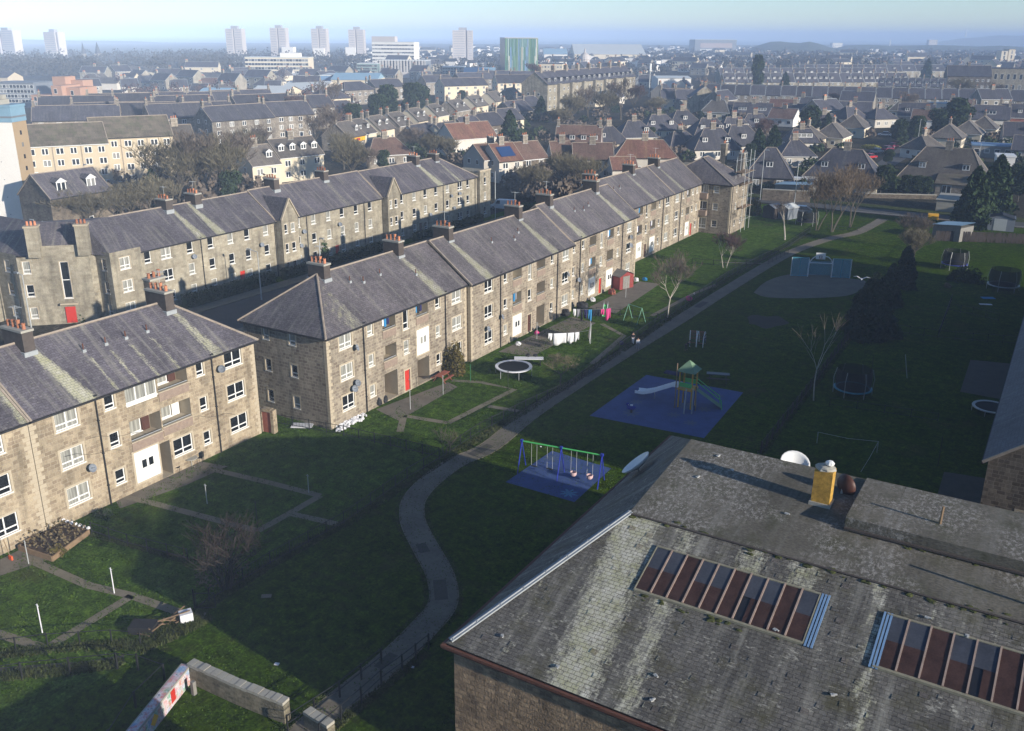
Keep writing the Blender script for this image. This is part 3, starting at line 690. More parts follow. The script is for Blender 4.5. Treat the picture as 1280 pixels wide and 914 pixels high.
# cross road at the far end of the green
ry0 = 188.5
sheet('road', [(-60, ry0), (30, ry0), (60, ry0), (60, ry0 + 5), (-60, ry0 + 5)], 'asphalt', .012)
structure('kerb', MB().box(-39, 30, ry0 - .3, ry0 - .05, -.1, .12), 'kerb')
sheet('verge_grass', [(-60, ry0 + 5.1), (10, ry0 + 5.1), (10, ry0 + 10), (-60, ry0 + 10)], 'rough_lawn', .01)
# side street with parked cars
sheet('road', [g(1072, 222), g(1100, 218), g(1180, 170), g(1143, 170)], 'asphalt', .016)
# winding tarmac path
PL = smooth([g(*p) for p in [(372, 925), (400, 900), (430, 874), (470, 842), (508, 808), (532, 783), (550, 762), (555, 742), (549, 716), (535, 690), (521, 664), (515, 645), (518, 624), (537, 602), (570, 578), (613, 558), (667, 515), (761, 454), (851, 399), (917, 357), (984, 318), (1035, 299), (1068, 292), (1088, 283), (1104, 274)]])
o, pl, pr = strip('path', PL, 1.75, 'path_tar', .014)
for side, q in (('a', pl), ('b', pr)):
    m = MB()
    for a, b in zip(q, q[1:]): m.beam((*a, .01), (*b, .01), .06, .04)
    structure('path_edging', m, 'slab')
for px_, py_, w_, l_ in ((556, 738, .8, 2.2), (530, 683, .7, 1.2), (600, 566, .8, 2.5), (740, 468, .7, 3.0), (880, 380, .8, 3.0), (488, 828, .6, 1.4)):
    x, y = g(px_, py_); i_ = min(range(len(PL)), key=lambda k: (PL[k] - Vector((x, y))).length); d_ = (PL[min(i_ + 1, len(PL) - 1)] - PL[max(i_ - 1, 0)]).normalized(); n_ = Vector((-d_.y, d_.x)); c_ = PL[i_] + n_ * .2
    sheet('path_patch', [c_ + d_ * l_ / 2 + n_ * w_ / 2, c_ - d_ * l_ / 2 + n_ * w_ / 2, c_ - d_ * l_ / 2 - n_ * w_ / 2, c_ + d_ * l_ / 2 - n_ * w_ / 2], 'path_dark', .019)
# play surfaces
sheet('blue_play_surface', [g(632, 603), g(690, 564), g(764, 586), g(718, 628)], 'pad_blue', .022)
sheet('blue_play_surface', [g(737, 520), g(808, 469), g(929, 491), g(880, 548)], 'pad_blue', .022)
def flower(px, py, r, mat, nm='painted_flower'):
    x, y = g(px, py); m = MB(); pts = []
    for k in range(32): a = k * math.pi / 16; q = r * (1 if k % 4 in (0,) else .72 if k % 2 else .34); pts.append((x + q * math.cos(a), y + q * math.sin(a), .027))
    m.f(pts); return tag(m.build(nm, mat), kind='structure')
flower(711, 617, .75, 'pad_pale')
for p in ((795, 503), (842, 519), (897, 495), (880, 512), (863, 529), (690, 573)): flower(*p, .7, 'pad_grey')
flower(789, 517, .9, 'pad_grey')
cx = smooth([g(*p) for p in [(942, 366), (958, 352), (988, 343), (1030, 344), (1068, 349), (1082, 352), (1076, 362), (1058, 370), (1010, 373), (960, 372), (942, 366)]], 3)
sheet('ball_court', cx[:-1], 'court', .016)
x, y = g(958, 402); sheet('bare_patch', [(x + (2.3 + .4 * math.sin(3 * a)) * math.cos(a), y + (2.6 + .5 * math.cos(5 * a)) * math.sin(a)) for a in [k * .21 for k in range(30)]], 'bald', .014)
# garden paths, yards
def gp(*px, w=.62, mat='slab', z=.02, nm='garden_path'): return strip(nm, [g(*p) for p in px], w, mat, z)
gp((30, 697), (110, 732), (165, 745), (230, 768), (256, 770)); gp((165, 745), (62, 808)); gp((-10, 790), (60, 812))
gp((150, 620), (190, 629), (322, 664)); gp((322, 664), (362, 642), (400, 620)); gp((252, 584), (338, 604), (400, 620)); gp((366, 643), (428, 657))
gp((505, 520), (560, 529)); gp((610, 508), (660, 516)); gp((505, 519), (500, 540)); gp((560, 529), (643, 487), (600, 478), (565, 476))
gp((740, 455), (780, 420), (752, 405)); gp((815, 395), (868, 367), (895, 356)); gp((900, 328), (960, 330))
sheet('yard', [g(150, 636), g(232, 607), g(285, 583), g(250, 577), g(140, 618)], 'yard', .016)
sheet('yard', [g(470, 512), g(560, 478), g(572, 484), g(498, 526)], 'yard', .016)
sheet('yard', [g(623, 440), g(715, 396), g(745, 404), g(665, 446)], 'yard', .016)
sheet('yard', [g(735, 385), g(800, 352), g(825, 355), g(770, 392)], 'yard', .016)
sheet('yard', [g(0, 700), g(34, 683), g(60, 700), g(0, 720)], 'yard', .017)
sheet('yard', [g(1213, 450), g(1265, 455), g(1255, 500), g(1200, 490)], 'path_dark', .016)
sheet('yard', [g(1180, 590), g(1245, 600), g(1245, 640), g(1170, 625)], 'path_dark', .016)
strip('path', smooth([g(*p) for p in [(-20, 842), (60, 836), (110, 832), (155, 824)]]), .8, 'path_dark', .02)
# far land and water
def hill(name, x0, x1, py, d, zs, th=500, mat='far_hill'):
    """a low ridge drawn by its height every so often, d metres away, th metres deep"""
    m = MB(); n = len(zs); rows = []
    for j, (dd, k) in enumerate(((0, 0), (th * .3, .75), (th * .6, 1), (th, 0))):
        row = []
        for i, z in enumerate(zs):
            r = ray(x0 + (x1 - x0) * i / (n - 1), py); r = Vector((r.x, r.y)).normalized() * (d + dd); row.append((r.x, r.y, -2 + (z + 2) * k))
        rows.append(row)
    for a, b in zip(rows, rows[1:]):
        for i in range(n - 1): m.f([a[i], a[i + 1], b[i + 1], b[i]])
    return tag(m.build(name, mat), kind='structure')
hill('headland', 1150, 1420, 50, 5200, [-2, 10, 26, 34, 44, 42, 50, 46, 44, 48, 46, 40], 900)
hill('hill', 925, 1060, 62, 1900, [-2, 8, 15, 21, 22, 20, 19, 22, 18, 12, 6, -2], 350)
hill('hill', 1030, 1330, 60, 2300, [-2, 12, 14, 12, 13, 15, 14, 12, 15, 12, 8, -2], 350)
hill('hill', -150, 240, 60, 3000, [-2, 5, 8, 10, 9, 11, 10, 8, 8, 7, 3, -2], 300)
# ---------------------------------------------------------------- near tenements
S3 = [(7.0, 8.1), (4.1, 5.2), (1.2, 2.3)]; B3 = [(6.75, 8.1), (3.95, 5.3), (1.15, 2.5)]
def W(a0, a1, zs, cols=1): return [('w', a0, a1, z0, z1, cols) for z0, z1 in zs]
# block with the oriel of balconies, left foreground
fA = W(1.8, 3.5, B3, 2) + W(5.6, 6.4, S3) + W(13.7, 14.4, S3) + W(16.5, 18.3, B3, 2)
fA += [('g', 7.3, 10.0, 6.6, 8.15), ('b', 10.1, 12.8, 6.85, 8.15, 'open'), ('b', 7.3, 10.0, 3.85, 5.5, 'open'), ('b', 10.1, 12.8, 4.05, 5.6, 'open'), ('p', 7.3, 9.4, .6, 3.0), ('o', 9.5, 10.5, .05, 2.9), ('w', 10.8, 12.6, 1.3, 2.7, 2)]
A1, A1R = block('biscuit stone block with stacked balconies and a red gate at its right end', -55.3, 31.1, 19.7, 9.6, 8.5, 11.9, fA, (), 0, 4.4,
    [(-4.9, 15.0, 11.3, 2.3, .8, 1.5, 4), (-4.9, 3.2, 11.3, 2.3, .8, 1.5, 4)], [4.9, 15.2], [(15.9, 7.0), (3.7, 3.4)], [(15.2, .9, .85, 1.5), (3.4, .95, 1.05, 2.5), (6.6, .3, .8, .3), (8.4, .3, .8), (10.1, .3, .8), (12.0, .3, .8)],
    vents=[(6.6, .62), (8.4, .62), (10.1, .62), (12.0, .62)])
chimney(A1R, -9.1, 17.9, 8.2, .9, 1.5, 4.4, 3, 'granite_row')
fA0 = [h for h in fA if h[1] < 5 or h[1] > 12]
fA0 = W(16.2, 18.0, B3, 2) + W(13.0, 14.8, B3, 2) + W(10.6, 11.4, S3) + W(1.8, 3.5, B3, 2)
block('biscuit stone block cut off by the left edge, a spade leaning on its wall', -55.3, 11.3, 19.75, 9.6, 8.5, 11.9, fA0, (), 0, 0, [], [12.2], [(15.3, 5.9), (11.9, 2.6), (15.6, 3.1)], [(19.6, 1.1, 1.0, 1.2), (12, 1, .4)])
# the long stepped row
def fB(o, kinds, s=0):
    a = W(o[0], o[0] + 1.6, B3, 2) + W(o[1], o[1] + .75, S3) + W(o[5], o[5] + .75, S3) + W(o[6], o[6] + 1.65, B3, 2)
    b, t, c = o[2], o[3], o[4]
    a += [('b', b, b + 1.9, 6.85, 8.15), ('b', b, b + 1.9, 3.95, 5.4) if kinds[0] == 'b' else ('p', b, b + 1.9, 3.2, 5.5), ('o', b, b + 1.9, .12, 2.75) if kinds[1] == 'o' else ('p', b, b + 1.9, .5, 2.8)]
    a += [('w', t, t + .8, 6.2, 8.1, 1), ('w', t, t + .8, 3.8, 5.1, 1), ('d', t, t + .8, .1, 2.15, kinds[4])]
    a += [('b', c, c + 1.9, 6.85, 8.15), ('b', c, c + 1.9, 3.95, 5.4) if kinds[2] == 'b' else ('p', c, c + 1.9, 3.1, 5.6), ('o', c, c + 1.9, .12, 2.6) if kinds[3] == 'o' else ('p', c, c + 1.9, .5, 2.8)]
    return a
endw = [('w', 2.35, 3.05, z0, z1, 1) for z0, z1 in S3] + [('w', 5.4, 6.15, z0, z1, 1) for z0, z1 in S3]
block('hip-ended stone block at the near end of the long row, with bright red door', -50.7, 54.4, 20.9, 9.6, 8.5, 12.1, fB((1.6, 5.3, 7.4, 10.4, 12.4, 15.5, 18.3), ('b', 'o', 'p', 'o', 'red_door')), endw, 4.6, 0,
    [(-4.9, 5.0, 11.6, 1.9, .8, 1.3, 4), (-5.0, 15.7, 11.6, 1.9, .8, 1.4, 4)], [4.7, 17.1], [(3.4, 6.5), (3.3, 3.3), (2.9, 2.9)], [(4.0, .9, .7), (2.2, .5, .75, 3), (7.4, .35, .6, 1.2), (8.6, .25, .55), (11.2, .25, .5), (12.6, .25, .5), (15.6, 1.1, .95, 2)],
    wm='granite_row', rm='slate_row', vents=[(7.2, .7), (8.6, .62), (11.2, .66), (15.4, .45)])
block('second stone block of the long row, set slightly forward, its top balconies left open', -50.2, 75.3, 22.3, 9.8, 8.5, 12.2, fB((2.6, 6.4, 8.3, 11.6, 13.6, 16.8, 19.7), ('b', 'p', 'b', 'o', 'brown_door')), [('w', 8.6, 9.0, 1, 1.8, 1)], 0, 0,
    [(-5.2, 2.8, 11.7, 2.0, .8, 1.4, 4), (-5.2, 17.0, 11.7, 2.0, .8, 1.5, 4)], [5.7, 18.4], [(2.8, 2.9), (5.6, 3.5), (20.6, 5.0)], [(2.6, 1.1, 1.0, 2), (6.6, .25, .55), (9.4, .25, .5), (12.6, .3, .6), (16.8, 1.2, .95, 2)],
    wm='granite_row', rm='slate_row', vents=[(8.6, .6), (12.6, .5), (14.4, .62)])
fC = [k for k in fB((16.7, 3.3, 5.4, 8.5, 10.6, 13.6, 16.7), ('b', 'p', 'b', 'p', 'red_door')) if not (k[0] == 'w' and abs(k[1] - 16.7) < .01)] + W(16.7, 18.3, B3, 2) + W(.8, 1.5, S3)
block('third stone block of the long row, with the red shed at its foot', -50.7, 97.7, 20.0, 9.6, 8.8, 12.5, fC, (), 0, 0,
    [(-5.0, 2.6, 12.0, 2.0, .8, 1.4, 4), (-5.0, 15.4, 12.0, 2.0, .8, 1.5, 4)], [2.8, 15.2], [(17.5, 6.1), (17.6, 4.9), (2.2, 3.4)], [(2.6, 1.2, .95, 2), (6.5, .25, .5), (8.4, .25, .55), (10.5, .25, .55), (15.5, 1.2, .95, 2)],
    wm='granite_row', rm='slate_row', vents=[(6.5, .6), (8.6, .55), (10.6, .62)])
fD = fB((1.6, 5.3, 7.6, 10.6, 12.6, 15.6, 18.4), ('b', 'p', 'b', 'p', 'brown_door'))
block('fourth stone block of the long row, set back behind a brown garden tree', -54.2, 118.3, 21.2, 9.6, 8.6, 12.3, fD, (), 0, 0,
    [(-5.0, 1.4, 11.8, 2.0, .8, 1.5, 4), (-5.0, 14.8, 11.8, 1.8, .8, 1.4, 4)], [4.2, 17.3], [], [(1.5, 1.1, .9, 2), (5, .25, .5), (7, .25, .5), (13, 1, .8, 2)], wm='granite_row', rm='slate_row', vents=[(5, .6), (7, .6)])
block('fifth stone block of the long row, joined to the scaffolded end block', -54.2, 139.6, 12.9, 9.6, 8.6, 12.3, W(1.2, 2.8, B3, 2) + W(4.3, 5.0, S3) + [('b', 6.2, 7.8, z, z + 1.3) for z in (6.8, 3.9)] + [('p', 6.2, 7.8, .5, 2.7), ('d', 8.6, 9.4, .1, 2.2, 'red_door')] + W(8.6, 9.4, S3[:2]) + W(10.6, 11.4, S3), (), 0, 0,
    [(-5.0, 3.4, 11.8, 1.8, .8, 1.4, 4)], [3.5], [], [(3.4, 1, .8, 2)], wm='granite_row', rm='slate_row')
eW = [('w', 9.9, 10.8, z0, z1, 1) for z0, z1 in S3]
r_, ro_ = block('scaffolded end block of the long row, brown stone with a hipped roof', -48.9, 152.6, 8.5, 13.0, 8.6, 12.3, W(2.4, 3.1, S3) + W(5.6, 6.3, S3), eW + [('w', 7.2, 8.9, 6.3, 8.2, 2), ('w', 7.2, 8.9, 3.5, 5.4, 2), ('w', 7.2, 8.9, .8, 2.6, 2)], 3.0, 3.0,
    [], [.3], [], [(2, .6, .6)], wm='granite_row', rm='slate_row', margin=.14)
for z in (3.0, 5.9): MB().box(-5.9, -4.0, -.75, -.02, z, z + .9).build('balcony', 'parapet', r_)
chimney(ro_, -1.2, 8.0, 8.2, .9, 1.3, 4.6, 2, 'granite_house'); chimney(ro_, -4.6, 8.2, 9, .9, 1.2, 5.2, 2, 'granite_house')
# opposite row beyond the street
ZC = [(6.1, 7.5), (3.4, 4.8), (.8, 2.1)]
def fR(us, u0, big=(), cols2=()): return [w for i, u in enumerate(us) for w in W(u - u0, u - u0 + (1.5 if i in big else .95), ZC, 2 if i in big else 1)]
block('pale stone row block at the left, rounded parapet bay beside the splayed corner entrance', -92.9, 69.2, 22.0, 9.6, 7.9, 11.3, fR([69.7, 72.1, 76.0, 79.3, 82.6, 85.5, 88.9], 69.2, (1,)) + [('d', 15.0, 15.9, .1, 2.1, 'red_door')], (), 0, 0,
    [(-4.8, 8.0, 10.9, 2.0, 1.0, 1.3, 4), (-4.8, 12.6, 10.9, 2.0, 1.0, 1.4, 4)], [9.0, 21.8], [(7.6, 5.6), (19.0, 5.0)], [(8.6, 1.0, .95, 1.6), (11.6, 1.1, 1.0, 2)], wm='granite_grey', rm='slate_near', margin=.0)
def gable_bay(y0, label):
    root = E('gabled_bay', (-92.9, y0, 0), 0, label, 'stair bay'); m = MB(); hs = [h for h in [(.45, 1.1, 6.0, 7.3, .2), (1.7, 2.5, 6.0, 7.3, .2), (.45, 1.1, 3.3, 4.6, .2), (1.7, 2.5, 3.3, 4.6, .2), (.45, 1.1, .7, 2, .2), (1.7, 2.5, .7, 2, .2)]]
    wallface(m, (1.15, 0), math.pi / 2, 3.2, -.5, 8.0, hs, 0, 1, 2, .1); wallface(m, (-.5, 0), 0, 1.65, -.5, 8.0); wallface(m, (1.15, 3.2), math.pi, 1.65, -.5, 8.0)
    m.f([(1.15, 0, 8), (1.15, 3.2, 8), (1.15, 1.6, 10.6)]); m.build('wall', ['granite_grey', 'dressed', 'recess_wall'], root)
    for h in hs: put_window(root, (1.15, 0), math.pi / 2, *h[:4])
    r = MB(); r.f([(1.3, -.15, 7.85), (1.3, 1.6, 10.75), (-3.6, 1.6, 10.75), (-.2, -.15, 7.85)]); r.f([(1.3, 3.35, 7.85), (-.2, 3.35, 7.85), (-3.6, 1.6, 10.75), (1.3, 1.6, 10.75)])
    r.beam((1.2, -.1, 7.95), (1.2, 1.6, 10.75), .3, .14, 1); r.beam((1.2, 3.3, 7.95), (1.2, 1.6, 10.75), .3, .14, 1); r.build('roof', ['slate_near', 'dressed'], root)
block('pale stone row block with a red door, between the two gabled bays', -92.9, 91.3, 23.1, 9.6, 7.9, 11.5, fR([95.1, 98.3, 101.5, 104.5, 107.7, 111.0], 91.3) + [('d', 11.8, 12.7, .1, 2.1, 'red_door')], (), 0, 0,
    [(-4.8, 4.6, 11.0, 2.0, 1.0, 1.5, 4), (-4.8, 15.0, 11.0, 1.8, 1.0, 1.4, 4)], [6.0, 18.7], [(5.2, 5.4), (12.8, 5.2), (4.4, 3.5)], [(15, .8, .6)], wm='granite_grey', rm='slate_near', margin=.0)
gable_bay(91.3, 'gabled stair bay on the opposite row, the nearer of two, above the street lamp'); gable_bay(114.5, 'gabled stair bay on the opposite row, the farther of two, beside the dark recess')
block('pale stone row block at the far end of the opposite row, by the white van', -92.9, 114.5, 27.3, 9.6, 7.9, 11.4, fR([119, 122.4, 125.5, 128.6, 132.0, 135.6, 138.4], 114.5, (5,)) + [('d', 9.6, 10.4, .1, 2.1, 'brown_door')], (), 0, 5.5,
    [(-4.8, 14.8, 10.8, 2.0, 1.0, 1.5, 4), (-4.8, 20.6, 10.8, 1.8, 1.0, 1.3, 4)], [16.6, 26.6], [(18.8, 5.4), (21.4, 5.5), (19.6, 3.2), (12.5, 3.1)], [(15, 1.3, 1.0, 2), (20.8, .8, .8, 2)], wm='granite_grey', rm='slate_near', margin=.0)
er = E('corner_bay', (-92.3, 141.9, 0), 0, 'narrow dark stone wing closing the far end of the opposite row', 'stair wing'); m = MB(); hs = [(1.3, 2.2, a, b, .2) for a, b in ZC]
wallface(m, (0, 0), math.pi / 2, 3.6, -.5, 8.6, hs, 0, 1, 2, .1); wallface(m, (-6, 0), 0, 6, -.5, 8.6); m.f([(0, 3.6, -.5), (-6, 3.6, -.5), (-6, 3.6, 8.6), (0, 3.6, 8.6)]); m.f([(0, 0, 8.6), (0, 3.6, 8.6), (-6, 3.6, 8.6), (-6, 0, 8.6)]); m.build('wall', ['granite_grey', 'dressed', 'recess_wall'], er)
for h in hs: put_window(er, (0, 0), math.pi / 2, *h[:4])
MB().box(-.4, .1, -.1, 3.7, 8.603, 8.85).build('parapet', 'dressed', er)
# splayed corner entrance of the opposite row
ce = E('corner_block', (-92.6, 69.1, 0), 0, 'splayed stone corner entrance with two tall chimneys and a tall stair window', 'tenement')
fp = [(0, -4.2), (0, 0), (-11, 0), (-11, -22), (-8.5, -22), (-8.5, -12.4), (-6.3, -9.6), (-6.6, -9.0), (-6.0, -8.4), (-2.6, -5.0), (-2.6, -4.2)]
m = MB()
def seg(p, q, holes=(), h=8.0, par=ce):
    a = math.atan2(q[1] - p[1], q[0] - p[0]); l = math.hypot(q[0] - p[0], q[1] - p[1]); wallface(m, p, a, l, -.5, h, [(*k, .2) for k in holes], 0, 1, 2, .1)
    for k in holes: put_window(par, p, a, *k, cols=2 if k[1] - k[0] > 1.2 else 1, style='low' if k[3] - k[2] < 2 else 'mid')
seg((0, -4.2), (0, 0), [(1.2, 2.6, a, b) for a, b in ZC], 8.3); seg((-2.6, -4.2), (0, -4.2), [(1.0, 1.8, a, b) for a, b in ZC], 8.3)
seg((-2.6, -5.0), (-2.6, -4.2)); seg((-6.6, -9.0), (-2.6, -5.0), [(2.4, 3.3, 3.0, 7.3)], 9.2); seg((-8.0, -10.4), (-6.6, -9.0), [(.5, 1.3, a, b) for a, b in ZC])
seg((-12.2, -10.4), (-8.0, -10.4), [(1.7, 2.7, a, b) for a, b in ZC], 8.3); seg((-12.2, -12.0), (-12.2, -10.4)); seg((-22, -12.0), (-12.2, -12.0), [(3.0, 4.6, a, b) for a, b in ZC] + [(7.6, 8.5, a, b) for a, b in ZC])
m.f([(0, 0, -.5), (-22, 0, -.5), (-22, 0, 8), (0, 0, 8)]); m.f([(-22, -12, -.5), (-22, 0, -.5), (-22, 0, 8), (-22, -12, 8)]); m.build('wall', ['granite_grey', 'dressed', 'recess_wall'], ce)
r = MB(); Z = 7.95
r.f([(-2.2, -4.6, Z), (0, -4.0, Z), (0, .1, Z), (-4.8, .1, 11.3), (-5.2, -3.5, 11.3)]); r.f([(-7.0, -9.4, Z), (-2.2, -4.6, Z), (-5.2, -3.5, 11.3), (-9.5, -6.5, 11.3)]); r.f([(-22.2, -12.2, Z), (-12, -12.2, Z), (-12, -10.3, Z), (-7, -9.4, Z), (-9.5, -6.5, 11.3), (-22.2, -6.5, 11.3)]); r.f([(-22.2, -6.5, 11.3), (-9.5, -6.5, 11.3), (-5.2, -3.5, 11.3), (-4.8, .1, 11.3), (-10, .1, Z), (-22.2, .1, Z)])
RC = r.build('roof', ['slate_near'], ce)
for x, y in ((-2.9, -5.2), (-6.5, -8.9)):
    c = MB(); c.box(-.65, .65, -.65, .65, 8, 11.4); c.box(-.75, .75, -.75, .75, 11.4, 11.6, 1)
    for k in range(3): c.lathe([(.14, 0), (.12, .45), (.15, .47), (.08, .47)], (-.4 + .4 * k, 0, 11.6), 8, 2)
    o = c.build('chimney', ['granite_grey', 'dressed', 'terracotta'], RC, (x, y, 0)); o.rotation_euler.z = rad(45)
d = MB(); d.box(2.3, 3.4, .05, .12, .1, 2.0); o = d.build('door', 'red_door', ce, (-6.6, -9.0, 0)); o.rotation_euler.z = rad(45); o.location = (-6.6 + .14, -9.0 - .14, 0)
d = MB(); d.box(1.9, 3.8, -.5, .1, 2.3, 2.5); o = d.build('door_canopy', 'dressed', ce, (-6.6, -9.0, 0)); o.rotation_euler.z = rad(45)
for x, y in ((-.9, -4.3), (-8.6, -10.5)): MB().tube((0, 0, 0), (0, 0, 7.2), .06).build('drainpipe', 'black_iron', ce, (x, y, 0))
# terrace along the right-hand gardens
block('long dark-roofed terrace on the right, pale streaks down its slates', -1.4 + 10.2, 57.6, 82, 10.2, 8.4, 12.4, [], [('w', 2, 3, 4.2, 5.4, 1)], 0, 0, [(-5, y, 11.9, .8, 1.8, 1.4, 4) for y in (11, 33, 55, 74)], [], [], [(9, 1, .9), (17, .6, .7), (23, .8, .7)], wm='granite_dark', rm='slate_mid', body='granite_dark')
bpy.context.view_layer.update()
# ---------------------------------------------------------------- stone store in the foreground
st = E('stone_store', (-19.3, 27.4, 0), 0, 'big rubble stone store with a mossy lichen-streaked slate roof, nearest building of all', 'warehouse')
Wd, Dp, EZ, TZ = 42.0, 25.2, 7.5, 10.7; m = MB()
wallface(m, (0, 0), 0, Wd, -.5, EZ); wallface(m, (Wd, 0), math.pi / 2, Dp, -.5, EZ); wallface(m, (Wd, Dp), math.pi, Wd, -.5, EZ); wallface(m, (0, Dp), -math.pi / 2, Dp, -.5, EZ); m.build('wall', 'rubble', st)
def grid(m, a, b, c, d, nx, ny, fn):
    """bilinear patch a-b-c-d with the lichen attribute from fn(s, t)"""
    if m.A is None: m.A = [0.0] * len(m.V)
    a, b, c, d = map(Vector, (a, b, c, d)); i0 = len(m.V)
    for j in range(ny + 1):
        for i in range(nx + 1):
            s, t = i / nx, j / ny; p = (a * (1 - s) + b * s) * (1 - t) + (d * (1 - s) + c * s) * t; m.V.append(tuple(p)); m.A.append(fn(p, t))
    for j in range(ny):
        for i in range(nx): k = i0 + j * (nx + 1) + i; m.F.append((k, k + 1, k + nx + 2, k + nx + 1)); m.M.append(0)
hx, hy = 4.1, 8.9
def bands(p, t):
    v = 0; x = p.x - 1.1 * (1 - t)                                    # stains run down the slope
    for c, w, s, t0, t1 in ((4.6, 1.75, .95, 0, 1), (7.0, .9, .75, .0, 1), (10.1, 1.0, .8, .66, 1), (12.3, 1.2, .75, .6, 1), (15.4, .4, .85, .15, 1), (14.6, .5, .4, .05, .7), (19.6, .35, .6, .7, 1), (22.5, .9, .6, .1, .6), (17.6, .5, .5, .6, 1), (26, 1, .7, 0, 1), (1.4, .5, .5, 0, .6), (8.9, .5, .5, 0, .3)):
        if t0 <= t <= t1: v = max(v, s * max(0, min(1, 1.6 * (1 - abs(x - c) / w))))
    return v
rf = MB(); rf.A = []
grid(rf, (-.25, -.25, EZ - .09), (Wd + .25, -.25, EZ - .09), (Wd - hx, hy, TZ), (hx, hy, TZ), 90, 22, bands)
grid(rf, (-.25, Dp + .25, EZ - .09), (-.25, -.25, EZ - .09), (hx, hy, TZ), (hx, Dp - 8.5, TZ + .8), 20, 8, lambda p, t: .25)
rf.f([(Wd + .25, -.25, EZ - .09), (Wd + .25, Dp + .25, EZ - .09), (Wd - hx, Dp - 8.5, TZ + .8), (Wd - hx, hy, TZ)]); rf.f([(Wd + .25, Dp + .25, EZ - .09), (-.25, Dp + .25, EZ - .09), (hx, Dp - 8.5, TZ + .8), (Wd - hx, Dp - 8.5, TZ + .8)])
RS = rf.build('roof', 'store_slate', st)
fl = MB(); fl.A = []; grid(fl, (hx - .05, hy - .12, TZ + .0), (Wd - hx + .05, hy - .12, TZ + .0), (Wd - hx, Dp - 8.5, TZ + .82), (hx, Dp - 8.5, TZ + .82), 60, 14, lambda p, t: .15 if 0 < t < 1 else .4)
x_ = 13.2
FZ = lambda y: TZ + (y - hy) * .8 / (Dp - 8.5 - hy)
fl.box(x_, Wd - hx, hy + 3.1, Dp - 8.6, TZ + .15, FZ(Dp - 8.6) + .16)
fl.build('roof_top', 'store_felt', st)
m = MB(); m.tube((hx, hy - .12, TZ + .02), (Wd - hx, hy - .12, TZ + .02), .05, None, 5); m.beam((x_, hy + 3.0, TZ + .45), (Wd - hx, hy + 3.0, TZ + .45), .12, .1); m.build('felt_edge', 'chim_brick', st)
ls = MB(); ls.A = []; kk = (TZ - EZ) / hy
for _ in range(180):
    y = R.uniform(.3, hy - .3); x = R.uniform(y * hx / hy + .4, 30); a = R.uniform(-.12, .12); hh = R.uniform(.012, .03); i = len(ls.V)
    if 4.8 < y < 7.7 and (5.9 < x < 13.9 or 15.8 < x < 24.4): continue
    for sx, sy in ((-.15, -.11), (.15, -.11), (.15, .11), (-.15, .11)):
        px_, py_ = x + sx - sy * a, y + sy + sx * a; ls.V.append((px_, py_, EZ + kk * py_ + hh * .6 + (.012 if sy < 0 else 0))); ls.A.append(bands(Vector((px_, py_, 0)), py_ / hy) * 1.25)
    ls.F.append((i, i + 1, i + 2, i + 3)); ls.M.append(R.choice([0, 0, 0, 1]))
tag(ls.build('slipped_slates', ['store_slate', 'slate_warm'], RS), kind='stuff')
mo = MB()
for _ in range(130):
    e = R.random()
    if e < .5: x, y = R.uniform(hx, 32), hy - .12 + R.gauss(0, .12)
    elif e < .8: x, y = R.uniform(x_, 32), hy + 3.0 + R.gauss(0, .1)
    else: x, y = R.uniform(6, 13), 4.8 + R.gauss(0, .08)
    z = (EZ + kk * y) if y < hy else FZ(y) + (.0 if y < hy + 3.1 else .1); r_m = R.uniform(.04, .13); mo.blob((x, y, z + .01), r_m * 1.6, r_m, r_m * .5, 6, 3, 0, .3)
tag(mo.build('moss', 'moss', RS, uv=False), kind='stuff')
m = MB(); m.beam((-.1, -.1, EZ + .02), (hx, hy, TZ + .06), .3, .07); m.tube((-.1, -.1, EZ + .05), (hx, hy, TZ + .09), .05, None, 6); m.build('hip_flashing', 'lead', RS)
m = MB()
for k in range(9): t = k / 8; m.box(hx * t - .1, hx * t + .02, hy * t - .08, hy * t, EZ + .06 + 3.2 * t, EZ + .12 + 3.2 * t)
m.build('hip_clip', 'lead', RS)
m = MB(); m.box(-.42, Wd + .3, -.4, -.27, EZ - .28, EZ - .15); m.box(-.42, -.25, -.25, Dp + .3, EZ - .32, EZ - .13); m.build('gutter', 'rust', RS)
m = MB(); m.box(-.4, Wd + .3, -.3, 0.01, EZ - .42, EZ - .32); m.build('eaves_board', 'brown_door', st)
